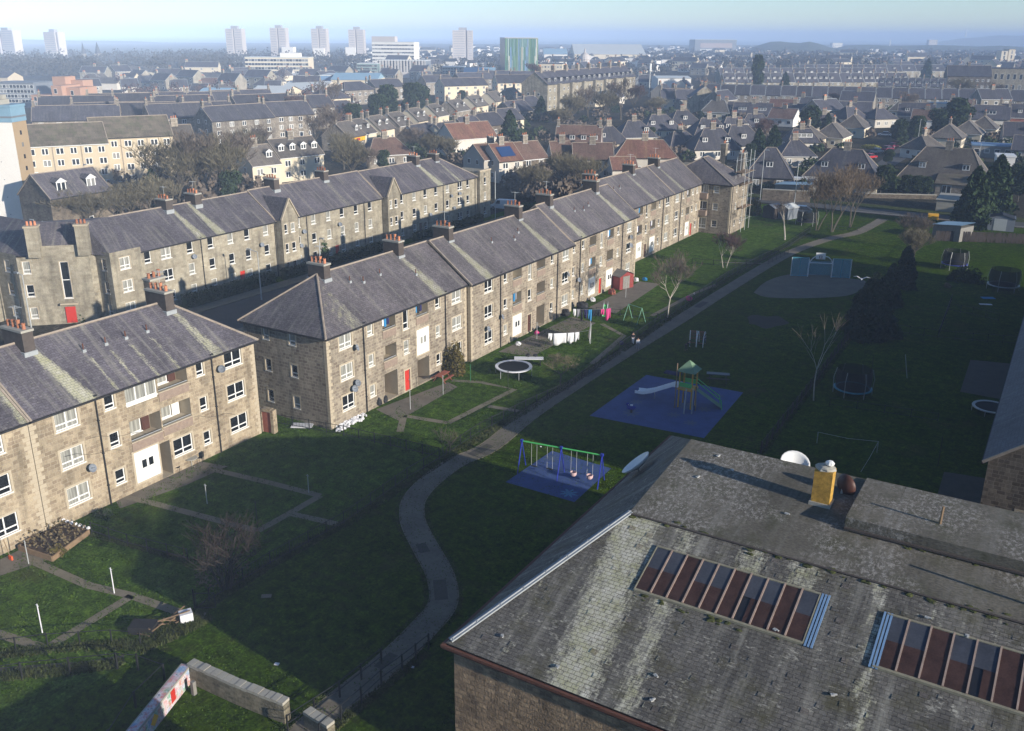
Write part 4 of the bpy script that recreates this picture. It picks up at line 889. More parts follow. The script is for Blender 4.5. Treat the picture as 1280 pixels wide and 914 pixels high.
def skylight(x0, x1, n, broken):
    # lies in the slope plane: z = EZ + k*y
    k = (TZ - EZ) / hy; y0, y1 = 5.0, 7.45; P = lambda x, y, h=0: (x, y, EZ + k * y + h)
    fr = MB(); fr.beam(P(x0, y0, .04), P(x1, y0, .04), .14, .1); fr.beam(P(x0, y1, .05), P(x1, y1, .05), .1, .08); fr.beam(P(x0, y0, .03), P(x0, y1, .03), .05, .1, 0); fr.beam(P(x1, y0, .03), P(x1, y1, .03), .05, .1, 0)
    F_ = fr.build('skylight', ['skylight_frame'], RS)
    for i in range(1, n): x = x0 + (x1 - x0) * i / n; b = MB(); b.beam(P(x, y0 + .05, .085), P(x, y1, .085), .07, .05); b.build('skylight_bar', 'glazing_bar', RS)
    for i in range(n):
        a = x0 + (x1 - x0) * i / n + .03; b = x0 + (x1 - x0) * (i + 1) / n - .03; ym = y0 + (y1 - y0) * .52
        for (ya, yb, mt) in ((y0, ym, 'rust_glass'), (ym, y1, 'rust_glass' if (i * 5 + 2) % 3 == 0 else 'slate_glass')):
            if i == broken and ya == y0: a_ = a + .35
            else: a_ = a
            q = MB(); q.f([P(a_, ya, .06), P(b, ya, .06), P(b, yb, .068), P(a_, yb, .068)]); q.f([P(a, ya, .03), P(b, ya, .03), P(b, yb, .03), P(a, yb, .03)], 1); q.build('skylight_pane', [mt, 'car_black'], RS)
    return F_
skylight(6.1, 13.35, 10, 6); skylight(16.0, 24.2, 10, 4); skylight(28, 34, 8, 3)
for x in (13.45, 15.9):
    b = MB(); k = (TZ - EZ) / hy
    for j in range(3): b.beam((x + j * .13, 4.9, EZ + k * 4.9 + .06), (x + j * .13, 7.5, EZ + k * 7.5 + .06), .08, .05)
    b.build('side_flashing', 'blue_flash', RS)
# orange chimney stump, boards and posts on the flat top
m = MB(); m.box(-.42, .42, -.34, .34, -.2, 1.75); m.box(-.5, .5, -.42, .42, -.2, .12, 1); m.blob((0, 0, 1.8), .5, .42, .16, 10, 5, 1); m.build('chimney', ['lichen_yellow', 'concrete'], RS, (11.75, 13.7, FZ(13.7) + .03), .0)
tag(MB().blob((0, 0, .12), .22, .17, .15, 8, 5).build('plaster_lump', 'white', None, (-19.3 + 11.9, 27.4 + 13.7, FZ(13.7) + 1.98)), 'white lump sitting on top of the orange chimney stump', 'lump')
for x, y, h in ((16.9, 13.6, 1.3), (22.0, 9.9, 1.7)):
    b = MB(); b.tube((0, 0, -.1), (.03, 0, h), .07, .06, 6); b.blob((0, 0, .06), .25, .2, .12, 8, 4); b.build('roof_post', 'timber', RS, (x, y, FZ(y) + .02))
for x, y in ((1.9, .9), (4.8, .5), (8.9, .6), (8.6, 1.6), (12.2, 5.2), (10.6, 12.0), (17.4, 7.8), (18.9, 7.5), (15.0, 3.3), (6.0, 15.6), (7.1, 14.6), (5.8, 13.2)):
    k = (TZ - EZ) / hy; z = EZ + k * y + .05 if y < hy else FZ(y) + .04
    b = MB(); b.box(-.07, .07, -.05, .09, 0, .04); b.box(-.02, .04, -.15, .0, .01, .05); b.build('broken_slate', 'fabric_palegrey', RS, (x, y, z), R.uniform(0, 3))
# big pale dishes on brackets at the roof edges
def bigdish(v, u, z, ang, tilt, label, m, r=.9, pole=1.0):
    root = E('large_dish', (v, u, z), ang, label, 'satellite dish'); b = MB(); b.lathe([(0, -.02), (r * .5, .05), (r * .85, .2), (r, .3), (r * 1.02, .28), (r * .85, .12), (r * .5, -.02), (0, -.08)], (0, 0, 0), 20)
    o = b.build('reflector', m, root, (0, 0, .1), smooth=True); o.rotation_euler = (0, tilt, 0)
    b = MB(); b.tube((0, 0, 0), (0, 0, -pole), .05, None, 6); b.tube((0, 0, -pole), (.4, 0, -pole), .05, None, 6); b.build('bracket', 'galv', root)
bigdish(-19.3 + .9, 27.4 + 17.3, 8.75, rad(190), rad(42), 'large pale dish tilted over the left gutter of the stone store', 'white', .95, .7)
bigdish(-19.3 + 9.4, 27.4 + 17.8, 10.75, rad(-60), rad(30), 'large white dish standing behind the flat top of the stone store', 'white', .75, .5)
bigdish(-19.3 + 12.4, 27.4 + 14.9, 11.6, rad(60), rad(85), 'dark round dish right behind the orange chimney stump', 'brown_door', .55, .3)
# unseen low block below the frame, added to shade the bottom lawn
block('unseen low block added beside the store for its shadow', -12, 1, 19.5, 9, 5.2, 6.9, (), (), 0, 0, [], [], [], (), wm='rubble', rm='store_slate', name='unseen_shade_block', cat='unseen block')
# ---------------------------------------------------------------- things on the green and in the back courts
def fence(pts, label, h=.95, sp=1.7, bars=.22, mat='black_iron', px=True, rails=(.95, .18), solid=None, cat='fence', pr=.028):
    P = [Vector((*(g(*p) if px else p), 0)) for p in pts]; root = E('fence', tuple(P[0]), 0, label, cat); o = P[0]; rl = MB(); bs = MB(); pm = MB().box(-pr, pr, -pr, pr, -.1, h + .04).mesh('post', mat, uv=False)
    for a, b in zip(P, P[1:]):
        L = (b - a).length; d = (b - a) / L; n = max(1, round(L / sp))
        for i in range(n + (b is P[-1])): O('post', pm, root, tuple(a + d * L * i / n - o + Vector((0, 0, R.uniform(-.05, .02)))), R.uniform(-.1, .1))
        for r in rails: rl.beam(a - o + Vector((0, 0, h * r)), b - o + Vector((0, 0, h * r)), .03, .04)
        if bars:
            for i in range(int(L / bars)): q = a - o + d * bars * i; bs.beam(q + Vector((0, 0, h * .18)), q + Vector((0, 0, h * .95)), .014, .014)
    rl.build('rail', mat, root, uv=False)
    if bars: bs.build('bars', mat, root, uv=False)
    return root
fence([(430, 655), (509, 599), (549, 575)], 'dark iron fence from the garden gate up to the near lawn corner')
fence([(549, 575), (600, 541), (657, 512)], 'dark iron fence beside the path, below the four small crossed lawns')
fence([(657, 512), (710, 488), (781, 434), (825, 404)], 'dark iron fence beside the path, past the trampoline and washing line')
fence([(825, 404), (910, 347), (978, 313), (1012, 291)], 'dark iron fence beside the far stretch of path, past the brown trees')
fence([(430, 655), (338, 706), (304, 727), (262, 752)], 'dark iron fence running down past the bare tangled bush')
fence([(115, 668), (160, 683), (235, 702)], 'short iron fence from the raised flower bed to the tangled bush', bars=None, rails=(.95, .3))
fence([(345, 530), (430, 545), (549, 573)], 'dark iron fence dividing the lawn beneath the hip-ended block', bars=.3)
fence([(176, 806), (140, 803), (60, 808), (-20, 818)], 'sagging wire fence above the lower left path', h=.85, bars=None, rails=(.95,), pr=.03)
fence([(-20, 856), (28, 848), (88, 842), (147, 836), (173, 838), (206, 850), (170, 885), (138, 935)], 'bent iron handrail fence round the lowest left lawn', h=1.0, sp=2.0, bars=None, rails=(.97,), pr=.045)
fence([(536, 812), (503, 838), (477, 857), (452, 880), (400, 925)], 'two-rail handrail on the right of the path at the bottom', h=1.0, sp=1.4, bars=None, rails=(.97, .5), pr=.035)
fence([(477, 830), (452, 850), (425, 872), (360, 915)], 'two-rail handrail on the left of the path at the bottom', h=1.0, sp=1.4, bars=None, rails=(.97, .5), pr=.035)
fence([(951, 567), (1001, 503), (1018, 480), (1051, 436), (1066, 418)], 'dark fence between the green and the shaded gardens, past the white birch', h=1.1, mat='timber_dark', bars=.35, pr=.06)
fence([(1066, 418), (1100, 376), (1128, 338), (1155, 300)], 'dark fence behind the row of conifers', h=1.0, mat='timber_dark', bars=None, pr=.05)
fence([(1037, 507), (1105, 517), (1172, 527)], 'low post fence behind the netted trampoline in the shaded garden', h=.8, bars=None, sp=2.2)
fence([(1119, 416), (1172, 423), (1215, 427), (1272, 431)], 'post fence across the shaded garden right of the big conifer', h=1.0, bars=None)
fence([(1172, 423), (1189, 377)], 'short fence joining the two cross fences of the shaded garden', h=1.0)
fence([(1186, 389), (1215, 394), (1248, 402)], 'short post fence in front of the lying blue mat', h=1.0, bars=None)
fence([(865, 330), (905, 333), (960, 331), (985, 318)], 'dark fence across the back court by the small pink-barked tree', h=.9)
fence([(745, 392), (790, 396), (838, 402)], 'low fence behind the small garden swing', h=.8)
fence([(1035, 286), (1072, 289)], 'knee-high barrier by the far end of the path', h=.6, bars=None)
def solid_fence(pts, h, mat, label, th=.08):
    P = [g(*p) for p in pts]; root = E('board_fence', (*P[0], 0), 0, label, 'fence'); m = MB()
    for a, b in zip(P, P[1:]):
        a = Vector((*a, 0)) - Vector((*P[0], 0)); b = Vector((*b, 0)) - Vector((*P[0], 0)); L = (b - a).length; n = max(1, int(L / .16))
        for i in range(n): q = a + (b - a) * (i + .5) / n; e = (b - a) / n * .46; m.beam(q - e + Vector((0, 0, h / 2)), q + e + Vector((0, 0, h / 2 + R.uniform(-.02, .02))), th, h)
    m.build('boards', mat, root); return root
solid_fence([(1168, 301), (1230, 303), (1300, 306)], 1.7, 'timber_dark', 'dark board fence below the cabin with the blue roof')
def wall_(pts, h, th, mat, label, coping='concrete', name='garden_wall', px=True):
    P = [Vector((*(g(*p) if px else p), 0)) for p in pts]; o = P[0]; root = E(name, tuple(o), 0, label, 'wall'); m = MB(); c = MB()
    for a, b in zip(P, P[1:]):
        m.beam(a - o + Vector((0, 0, h / 2 - .25)), b - o + Vector((0, 0, h / 2 - .25)), th, h + .5); L = (b - a).length; n = max(1, int(L / .38))
        for i in range(n):
            q = a - o + (b - a) * (i + .5) / n; e = (b - a) / n * .46; z = h + .08 + R.uniform(-.02, .02); c.beam(q - e + Vector((0, 0, z)), q + e + Vector((0, 0, z)), th * 1.12, .17)
    m.build('wall', mat, root); c.build('coping', coping, root); return root
# boundary wall with a painted face, bottom left
gx0, gy0 = g(240, 852); 
gw = E('painted_wall', (gx0, gy0, 0), 0, 'boundary wall with a many-coloured spray-painted face, bottom left', 'wall')
gq = g(183, 925); gw.rotation_euler.z = math.atan2(gy0 - gq[1], gx0 - gq[0]) - math.pi / 2
m = MB(); m.box(-.45, 0, -9, 0, -.5, .95); m.build('wall', 'wall_rubble', gw); m = MB(); m.box(-.5, .05, -9, .03, .953, 1.05); m.build('coping', 'concrete', gw)
mg, t = newmat('spray_paint'); tc = t.n('ShaderNodeTexCoord'); a = t.noise(1.1, (tc, 'Object'), 5, .7); b = t.noise(3.1, (tc, 'Object'), 4, .7); v = t.n('ShaderNodeTexVoronoi'); v.inputs['Scale'].default_value = 1.3; t.l(tc, 'Object', v, 'Vector')
r1 = t.ramp(a, 0, [(.3, (.5, .52, .56)), (.42, (.16, .3, .5)), (.5, (.55, .57, .6)), (.58, (.08, .3, .16)), (.68, (.6, .6, .6))]); r2 = t.ramp(b, 0, [(.36, (.05, .05, .08)), (.42, (.6, .6, .62)), (.62, (.55, .12, .1)), (.7, (.5, .42, .1))])
c = t.mix((t.ramp(v, 0, [(.3, 0), (.5, .8)]), 0), (r1, 0), (r2, 0)); t.l(c, 2, t.b, 'Base Color'); t.b.inputs['Roughness'].default_value = .7
m = MB(); m.box(.003, .02, -8.9, -.05, .0, .94); m.box(-.42, .0, -8.9, -.05, 1.053, 1.06); m.build('painted_face', 'spray_paint', gw)
m = MB(); m.box(.022, .03, -2.0, -1.6, .2, .9); m.build('red_patch', 'red_door', gw); m = MB(); m.f([(.034, -3.6, .2), (.034, -3.2, .5), (.034, -3.5, .85), (.034, -3.9, .5)]); m.build('yellow_patch', 'sign_yellow', gw)
wall_([(241, 851), (300, 878), (360, 902)], 1.1, .45, 'wall_rubble', 'low rubble wall with upright coping stones below the bottom lawn')
wall_([(385, 906), (415, 925)], .8, .45, 'wall_rubble', 'end of a rubble wall by the bottom of the path')
MB().box(-.1, .1, -.1, .1, 0, .8).build('marker_post', 'timber_grey', tag(O('marker_post', None, None, (*g(243, 868), 0)), 'short leaning timber post behind the painted wall', 'post'))
# poles
def pole(px, py, h, label, mat='galv', arm=True, name='washing_pole', cat='washing pole', lean=0):
    root = E(name, (*g(px, py), 0), 0, label, cat); MB().tube((0, 0, -.1), (lean, 0, h), .035, .03, 6).build('pole', mat, root, uv=False)
    if arm: MB().tube((lean - .14, 0, h - .1), (lean + .14, 0, h - .1), .02, None, 4).build('hook', mat, root, uv=False)
    return root
pole(53, 791, 1.9, 'white washing pole on the lowest lit lawn', 'fabric_white'); pole(143, 742, 1.8, 'washing pole where two garden paths meet', 'fabric_white'); pole(36, 705, 1.7, 'washing pole beside the raised flower bed')
pole(259, 630, 1.6, 'washing pole left of the square lawn below the balconies'); pole(322, 659, 2.0, 'dark washing pole at the corner of the square lawn', 'black_iron'); pole(386, 616, 1.5, 'washing pole at the far corner of the square lawn')
pole(554, 494, 2.0, 'washing pole in the middle of the crossed lawns'); pole(513, 512, 1.9, 'washing pole by the yard of the hip-ended block'); pole(588, 477, 1.8, 'green washing pole right of the round shrub', 'paint_dkgreen')
pole(635, 487, 1.9, 'dark washing pole beside the round trampoline', 'black_iron'); pole(671, 424, 2.0, 'washing pole near the pink toy by the doors'); pole(782, 372, 2.2, 'washing pole beside the red shed'); pole(738, 430, 2.4, 'washing pole between the white sheets and the dark clothes')
pole(1089, 466 + 0, 2.0, 'thin pole behind the netted trampoline', 'timber_dark', False); pole(1134, 473, 2.4, 'pale leaning pole in the shaded garden', 'galv', False, lean=-.5); pole(1172, 583, 2.6, 'dark clothes pole in front of the stone store', 'black_iron', False)
# lines of washing
def line(p, q, h, label): 
    a = Vector((*g(*p), h)); b = Vector((*g(*q), h)); root = E('washing_line', tuple(a), 0, label, 'washing line'); m = MB(); n = 8
    for i in range(n):
        s0, s1 = i / n, (i + 1) / n; f = lambda s: (b - a) * s - Vector((0, 0, .5 * s * (1 - s))); m.tube(f(s0), f(s1), .012, None, 3, 0, False)
    m.build('line', 'galv', root, uv=False); return a, b
def cloth(p, q, drop, mat, label, seed=0, cat='washing', name='hung_cloth', flare=0.0):
    p = Vector(p); q = Vector(q); m = MB(); n = 8; k = 5; r = random.Random(seed); base = 0
    d = (q - p).normalized(); nn = Vector((-d.y, d.x, 0)); ph = r.uniform(0, 6)
    for j in range(k + 1):
        for i in range(n + 1):
            s, t_ = i / n, j / k; w = (p * (1 - s) + q * s) + nn * (.1 * math.sin(s * 9 + ph + t_) * t_ + .12 * t_ * t_) - Vector((0, 0, drop * t_ * (1 + .12 * math.sin(s * 4 + ph)))); w += d * (s - .5) * flare * t_
            m.V.append(tuple(w - p))
    for j in range(k):
        for i in range(n): a = j * (n + 1) + i; m.F.append((a, a + 1, a + n + 2, a + n + 1)); m.M.append(0)
    o = m.build(name, mat, None, tuple(p), smooth=True); md = o.modifiers.new('th', 'SOLIDIFY'); md.thickness = .02; return tag(o, label, cat)
a, b = line((684, 440), (737, 436), 2.1, 'washing line carrying the row of white sheets')
wl = [('white sheet at the left end of the sheet line', .02, .11, .75), ('patterned white duvet cover, widest thing on the sheet line', .14, .44, 1.25), ('white sheet right of the patterned duvet cover', .47, .62, 1.1), ('narrow white cloth fourth along the sheet line', .64, .74, 1.0)]
for i, (l, s, e, dr) in enumerate(wl): f = lambda s: a + (b - a) * s - Vector((0, 0, .5 * s * (1 - s) + .02)); cloth(f(s), f(e), dr, 'fabric_white', l, i)
p0 = b; q0 = Vector((*g(737, 424), 2.3)); cloth(b - Vector((0, 0, .02)) + (q0 - b) * .05, q0, 1.5, 'fabric_white', 'slanting white sheet at the right end of the sheet line', 9, flare=.2)
a, b = line((716, 410), (763, 409), 2.3, 'washing line carrying the dark and bright clothes')
for i, (l, s, e, dr, mt) in enumerate([('white shirt first on the clothes line', 0, .07, .8, 'fabric_white'), ('grey top second on the clothes line', .09, .18, .9, 'fabric_grey'), ('black trousers third on the clothes line', .2, .27, 1.2, 'fabric_black'), ('navy jumper on the clothes line beside the blue towel', .29, .38, 1.0, 'fabric_navy'),
    ('long blue towel in the middle of the clothes line', .4, .49, 1.3, 'fabric_blue'), ('black shirt just right of the blue towel', .51, .6, .9, 'fabric_black'), ('black leggings beside the pink top', .62, .71, .8, 'fabric_black'), ('pink top on the clothes line', .73, .82, .7, 'fabric_pink'), ('large pink and red towel at the right end of the clothes line', .86, .99, 1.3, 'fabric_pink')]):
    f = lambda s: a + (b - a) * s - Vector((0, 0, .5 * s * (1 - s) + .02)); cloth(f(s), f(e), dr, mt, l, i + 20)
# trampolines
def trampoline(px, py, r, h, label, net=False, rim='steel', x=None):
    root = E('trampoline', (*g(px, py), 0), 0, label, 'trampoline'); m = MB(); n = 28; m.lathe([(r, h - .05), (r * 1.01, h), (r, h + .05), (r * .84, h + .03), (r * .84, h - .01)], (0, 0, 0), n); m.build('padding', rim, root)
    b = MB(); b.f([(r * .86 * math.cos(2 * math.pi * k / n), r * .86 * math.sin(2 * math.pi * k / n), h) for k in range(n)]); b.build('mat', 'net_dark', root)
    for k in range(6): t = k * math.pi / 3 + .3; MB().tube((r * math.cos(t), r * math.sin(t), 0), (r * math.cos(t), r * math.sin(t), h), .03, None, 5).build('leg', 'galv', root, uv=False)
    if net:
        for k in range(6): t = k * math.pi / 3 + .3; MB().path([(r * math.cos(t), r * math.sin(t), 0), (r * 1.04 * math.cos(t), r * 1.04 * math.sin(t), h + 1.0), (r * .92 * math.cos(t), r * .92 * math.sin(t), h + net)], .03, 5).build('net_pole', 'galv', root, uv=False)
        b = MB(); b.lathe([(r * .9, h), (r * .95, h + net * .5), (r * .9, h + net)], (0, 0, 0), n); b.build('safety_net', 'net_cloth', root)
    return root
mn, t = newmat('net_cloth'); tr = t.n('ShaderNodeBsdfTransparent'); mx = t.n('ShaderNodeMixShader'); mx.inputs[0].default_value = .72; t.b.inputs['Base Color'].default_value = (.006, .007, .009, 1); t.b.inputs['Roughness'].default_value = .9; t.l(tr, 0, mx, 1); t.l(t.b, 0, mx, 2); t.l(mx, 0, t.out, 0)
trampoline(642, 468, 1.85, .85, 'round open trampoline with a pale rim on the lawn by the round shrub', rim='fabric_white')
trampoline(1065, 492, 1.75, .6, 'netted trampoline with a teal rim behind the white birch', 1.9, 'paint_teal'); trampoline(1192, 336, 1.8, .8, 'netted trampoline with a purple-blue rim near the board fence', 1.9, 'paint_blue')
trampoline(1253, 362, 2.0, .7, 'netted trampoline with a pale rim by the right edge', 2.1, 'steel'); trampoline(1238, 515, 1.6, .5, 'open dark trampoline next to the long dark-roofed terrace', rim='galv'); trampoline(1008, 281, 1.9, .7, 'big dark netted trampoline by the garden sheds', 1.8, 'dark_plastic')
# double swing
sw = E('swing_frame', (*g(715, 590), 0), 0, 'blue swing frame with a green top bar on the small blue surface', 'swings')
A_ = Vector((*g(652, 587), 0)); B_ = Vector((*g(751, 606), 0)); c0 = Vector((*g(715, 590), 0)); A_ -= c0; B_ -= c0; d = (B_ - A_).normalized(); n_ = Vector((-d.y, d.x, 0)); H = 2.45; Lw = (B_ - A_).length
for s in (0, .5, 1):
    q = A_ + (B_ - A_) * s
    for sg in (-1, 1): MB().tube(q + n_ * sg * .85, q + Vector((0, 0, H)), .045, None, 6).build('leg', 'paint_blue', sw, uv=False)
    MB().box(-.1, .1, -.1, .1, -.08, .12).build('joint', 'paint_blue', sw, tuple(q + Vector((0, 0, H))))
for s0, s1 in ((.0, .5), (.5, 1.0)): MB().tube(A_ + (B_ - A_) * s0 + d * .1 + Vector((0, 0, H)), A_ + (B_ - A_) * s1 - d * .1 + Vector((0, 0, H)), .06, None, 8).build('top_bar', 'paint_green', sw, uv=False)
def seat(s, cradle):
    q = A_ + (B_ - A_) * s; p = MB()
    for e in (-.22, .22): p.tube(q + d * e + Vector((0, 0, H)), q + d * e + Vector((0, 0, .55)), .014, None, 4)
    p.build('chain', 'galv', sw, uv=False); p = MB()
    if cradle: p.lathe([(.14, .3), (.24, .42), (.27, .62), (.24, .64), (.2, .45), (.1, .36)], tuple(q), 12); p.build('cradle_seat', 'fabric_pinkish', sw)
    else: p.beam(q - d * .24 + Vector((0, 0, .5)), q + d * .24 + Vector((0, 0, .5)), .18, .04); p.build('flat_seat', 'black_iron', sw)
seat(.66, True); seat(.86, True); seat(.16, False); seat(.36, False)
# play tower with slide and net
pt = E('play_tower', (*g(858, 508), 0), 0, 'yellow play tower with a green pointed roof, steel slide and green climbing ramp', 'play tower'); ph_ = 1.5; pt.scale = (1.2, 1.2, 1.2)
for x in (-.5, .5):
    for y in (-.5, .5): MB().tube((x, y, -.1), (x, y, 3.0), .06, None, 8).build('post', 'paint_yellow', pt, uv=False)
for k, (x, y) in enumerate(((.9, -.5), (.9, -1.3), (.4, -1.6))): MB().tube((x, y, -.1), (x * .9, y * .8, 1.9), .05, None, 6).build('post', ['timber', 'steel', 'steel'][k], pt, uv=False)
for z in (ph_, .0): MB().box(-.62, .62, -.62, .62, ph_ - .04 if z else 0, ph_ + .06 if z else .03).build('deck', 'paint_yellow' if z else 'pad_grey', pt)
m = MB(); m.f([(-.75, -.75, 2.95), (.75, -.75, 2.95), (0, 0, 3.75)]); m.f([(.75, -.75, 2.95), (.75, .75, 2.95), (0, 0, 3.75)]); m.f([(.75, .75, 2.95), (-.75, .75, 2.95), (0, 0, 3.75)]); m.f([(-.75, .75, 2.95), (-.75, -.75, 2.95), (0, 0, 3.75)]); m.f([(-.75, -.75, 2.95), (-.75, .75, 2.95), (.75, .75, 2.95), (.75, -.75, 2.95)]); m.build('roof', 'canopy_green', pt)
for y in (-.55, .55):
    m = MB(); m.beam((-.5, y, 1.9), (.5, y, 1.9), .03, .35); m.build('guard_panel', 'paint_green', pt)
sv = Vector((*g(806, 496), 0)) - Vector((*g(858, 508), 0)); sd = sv.normalized(); sn = Vector((-sd.y, sd.x, 0))
prof = [(.5, 1.55), (.95, 1.5), (1.7, 1.05), (2.4, .62), (3.0, .36), (3.6, .3)]; sc_ = sv.length / 3.6; m = MB()
for (a0, z0), (a1, z1) in zip(prof, prof[1:]):
    p = sd * a0 * sc_ + Vector((0, 0, z0)); q = sd * a1 * sc_ + Vector((0, 0, z1)); w = sn * .36
    m.f([p - w, q - w, q + w, p + w]); 
    for e in (-1, 1): m.beam(p + w * e + Vector((0, 0, .08)), q + w * e + Vector((0, 0, .08)), .04, .22)
m.build('slide', 'slide_steel', pt); MB().tube(sd * 2.3 * sc_, sd * 2.3 * sc_ + Vector((0, 0, .6)), .03).build('slide_leg', 'steel', pt)
m = MB(); rd = Vector((.9, .44, 0)).normalized(); rn = Vector((-rd.y, rd.x, 0))
m.f([rd * .6 + rn * .5 + Vector((0, 0, 1.5)), rd * .6 - rn * .5 + Vector((0, 0, 1.5)), rd * 2.6 - rn * .5 + Vector((0, 0, .08)), rd * 2.6 + rn * .5 + Vector((0, 0, .08))]); m.build('climbing_ramp', 'paint_dkgreen', pt)
for e in (-.5, .5): MB().path([tuple(rd * .6 + rn * e + Vector((0, 0, 2.2))), tuple(rd * 2.5 + rn * e + Vector((0, 0, .75))), tuple(rd * 2.6 + rn * e)], .035, 6).build('ramp_rail', 'paint_green', pt, uv=False)
MB().box(-1.9, -.6, -.3, .3, ph_ + .9, ph_ + 1.0).build('side_canopy', 'fabric_navy', pt)
MB().tube((-.65, -.8, 0), (-.65, -.8, 3.6), .045).build('post', 'timber', pt, uv=False)
b = E('picnic_bench', (*g(897, 476), 0), rad(20), 'dark picnic table at the edge of the large blue surface', 'picnic table')
MB().box(-1.1, 1.1, -.35, .35, .7, .76).build('tabletop', 'slate_glass', b); 
for y in (-.7, .7): MB().box(-1.1, 1.1, y - .14, y + .14, .42, .46).build('bench_seat', 'timber_dark', b)
for x in (-.8, .8): MB().path([(x, -.75, 0), (x, -.2, .7)], .04).path([(x, .75, 0), (x, .2, .7)], .04).beam((x, -.75, .4), (x, .75, .4), .05, .06).build('leg', 'black_iron', b, uv=False)
s_ = E('spring_rider', (*g(789, 516), 0), rad(200), 'small blue and white spring rider on the large blue surface', 'spring rider'); MB().lathe([(.11, 0), (.12, .05), (.09, .1), (.12, .15), (.09, .2), (.12, .26), (.09, .3)], (0, 0, 0), 10).build('spring', 'black_iron', s_)
MB().blob((0, 0, .5), .42, .12, .22, 10, 6).blob((.35, 0, .78), .16, .08, .16, 8, 5).build('body', 'paint_blue', s_); MB().box(-.12, .12, -.12, .12, .7, .76).build('saddle', 'white', s_); MB().tube((.25, -.2, .8), (.25, .2, .8), .02).build('handlebar', 'white', s_)
def arch(px, py, label, mat, lean):
    root = E('climbing_arch', (*g(px, py), 0), rad(lean), label, 'climbing arch'); r = 1.05
    for e in (-.35, .35): MB().path([(e, r * math.cos(t * math.pi / 10), 1.5 * math.sin(t * math.pi / 10)) for t in range(11)], .04, 6).build('hoop', mat, root, uv=False)
    m = MB()
    for t in range(1, 10): m.tube((-.35, r * math.cos(t * math.pi / 10), 1.5 * math.sin(t * math.pi / 10)), (.35, r * math.cos(t * math.pi / 10), 1.5 * math.sin(t * math.pi / 10)), .025)
    m.build('rungs', 'red_dull', root, uv=False)
arch(866, 430, 'white climbing arch on the grass, left of a pair', 'fabric_white', 20); arch(876, 431, 'white climbing arch on the grass, right of a pair', 'fabric_white', 12)
# ball court
L0, L1 = g(988, 345), g(1062, 348); gr = math.atan2(L1[1] - L0[1], L1[0] - L0[0]); gl = math.hypot(L1[0] - L0[0], L1[1] - L0[1])
bc = E('ball_court_goal', (*L0, 0), gr, 'blue mesh goal wall with a white arch and basketball backboard on the court', 'sports goal'); Hh = 2.7
mb_, t = newmat('blue_mesh'); tr = t.n('ShaderNodeBsdfTransparent'); mx = t.n('ShaderNodeMixShader'); mx.inputs[0].default_value = .42; t.b.inputs['Base Color'].default_value = (.12, .36, .48, 1); t.l(tr, 0, mx, 1); t.l(t.b, 0, mx, 2); t.l(mx, 0, t.out, 0)
for a0, a1 in ((0, .29), (.29, .69), (.69, 1)):
    m = MB(); yo = .0 if a0 != .29 else .9; m.box(gl * a0, gl * a1, yo - .015, yo + .015, .1, Hh if not yo else 2.1); m.build('mesh_panel', 'blue_mesh', bc)
for a0 in (0, .145, .29, .69, .845, 1): MB().tube((gl * a0, 0, 0), (gl * a0, 0, Hh), .045).build('post', 'paint_teal' if a0 in (.145, .845) else 'fabric_white', bc, uv=False)
for a0, a1 in ((0, .29), (.69, 1)):
    for z in (.1, Hh): MB().tube((gl * a0, 0, z), (gl * a1, 0, z), .04).build('rail', 'paint_teal', bc, uv=False)
for a0 in (.29, .69): MB().beam((gl * a0, 0, 1.05), (gl * a0, .9, 1.05), .03, 2.0).build('side_panel', 'blue_mesh', bc)
MB().path([(gl * .29, 0, 0), (gl * .29, 0, 2.0), (gl * .34, 0, 2.6), (gl * .40, 0, 3.0), (gl * .5, 0, 3.1), (gl * .6, 0, 2.9), (gl * .66, 0, 2.5), (gl * .69, 0, 2.0), (gl * .69, 0, 0)], .07, 6).build('goal_arch', 'fabric_white', bc, uv=False)
MB().tube((gl * .3, 0, 2.0), (gl * .68, 0, 2.0), .06).build('crossbar', 'fabric_white', bc, uv=False)
MB().box(gl * .39, gl * .55, -.2, -.12, 2.6, 3.5).build('backboard', 'white', bc); MB().box(gl * .445, gl * .495, -.215, -.2, 2.75, 3.1, 0).box(gl * .455, gl * .485, -.22, -.215, 2.8, 3.05, 1).build('target_square', ['black_iron', 'white'], bc); MB().lathe([(.22, 0), (.24, .02), (.22, .03)], (gl * .47, -.45, 2.75), 12).build('hoop', 'fabric_orange', bc)
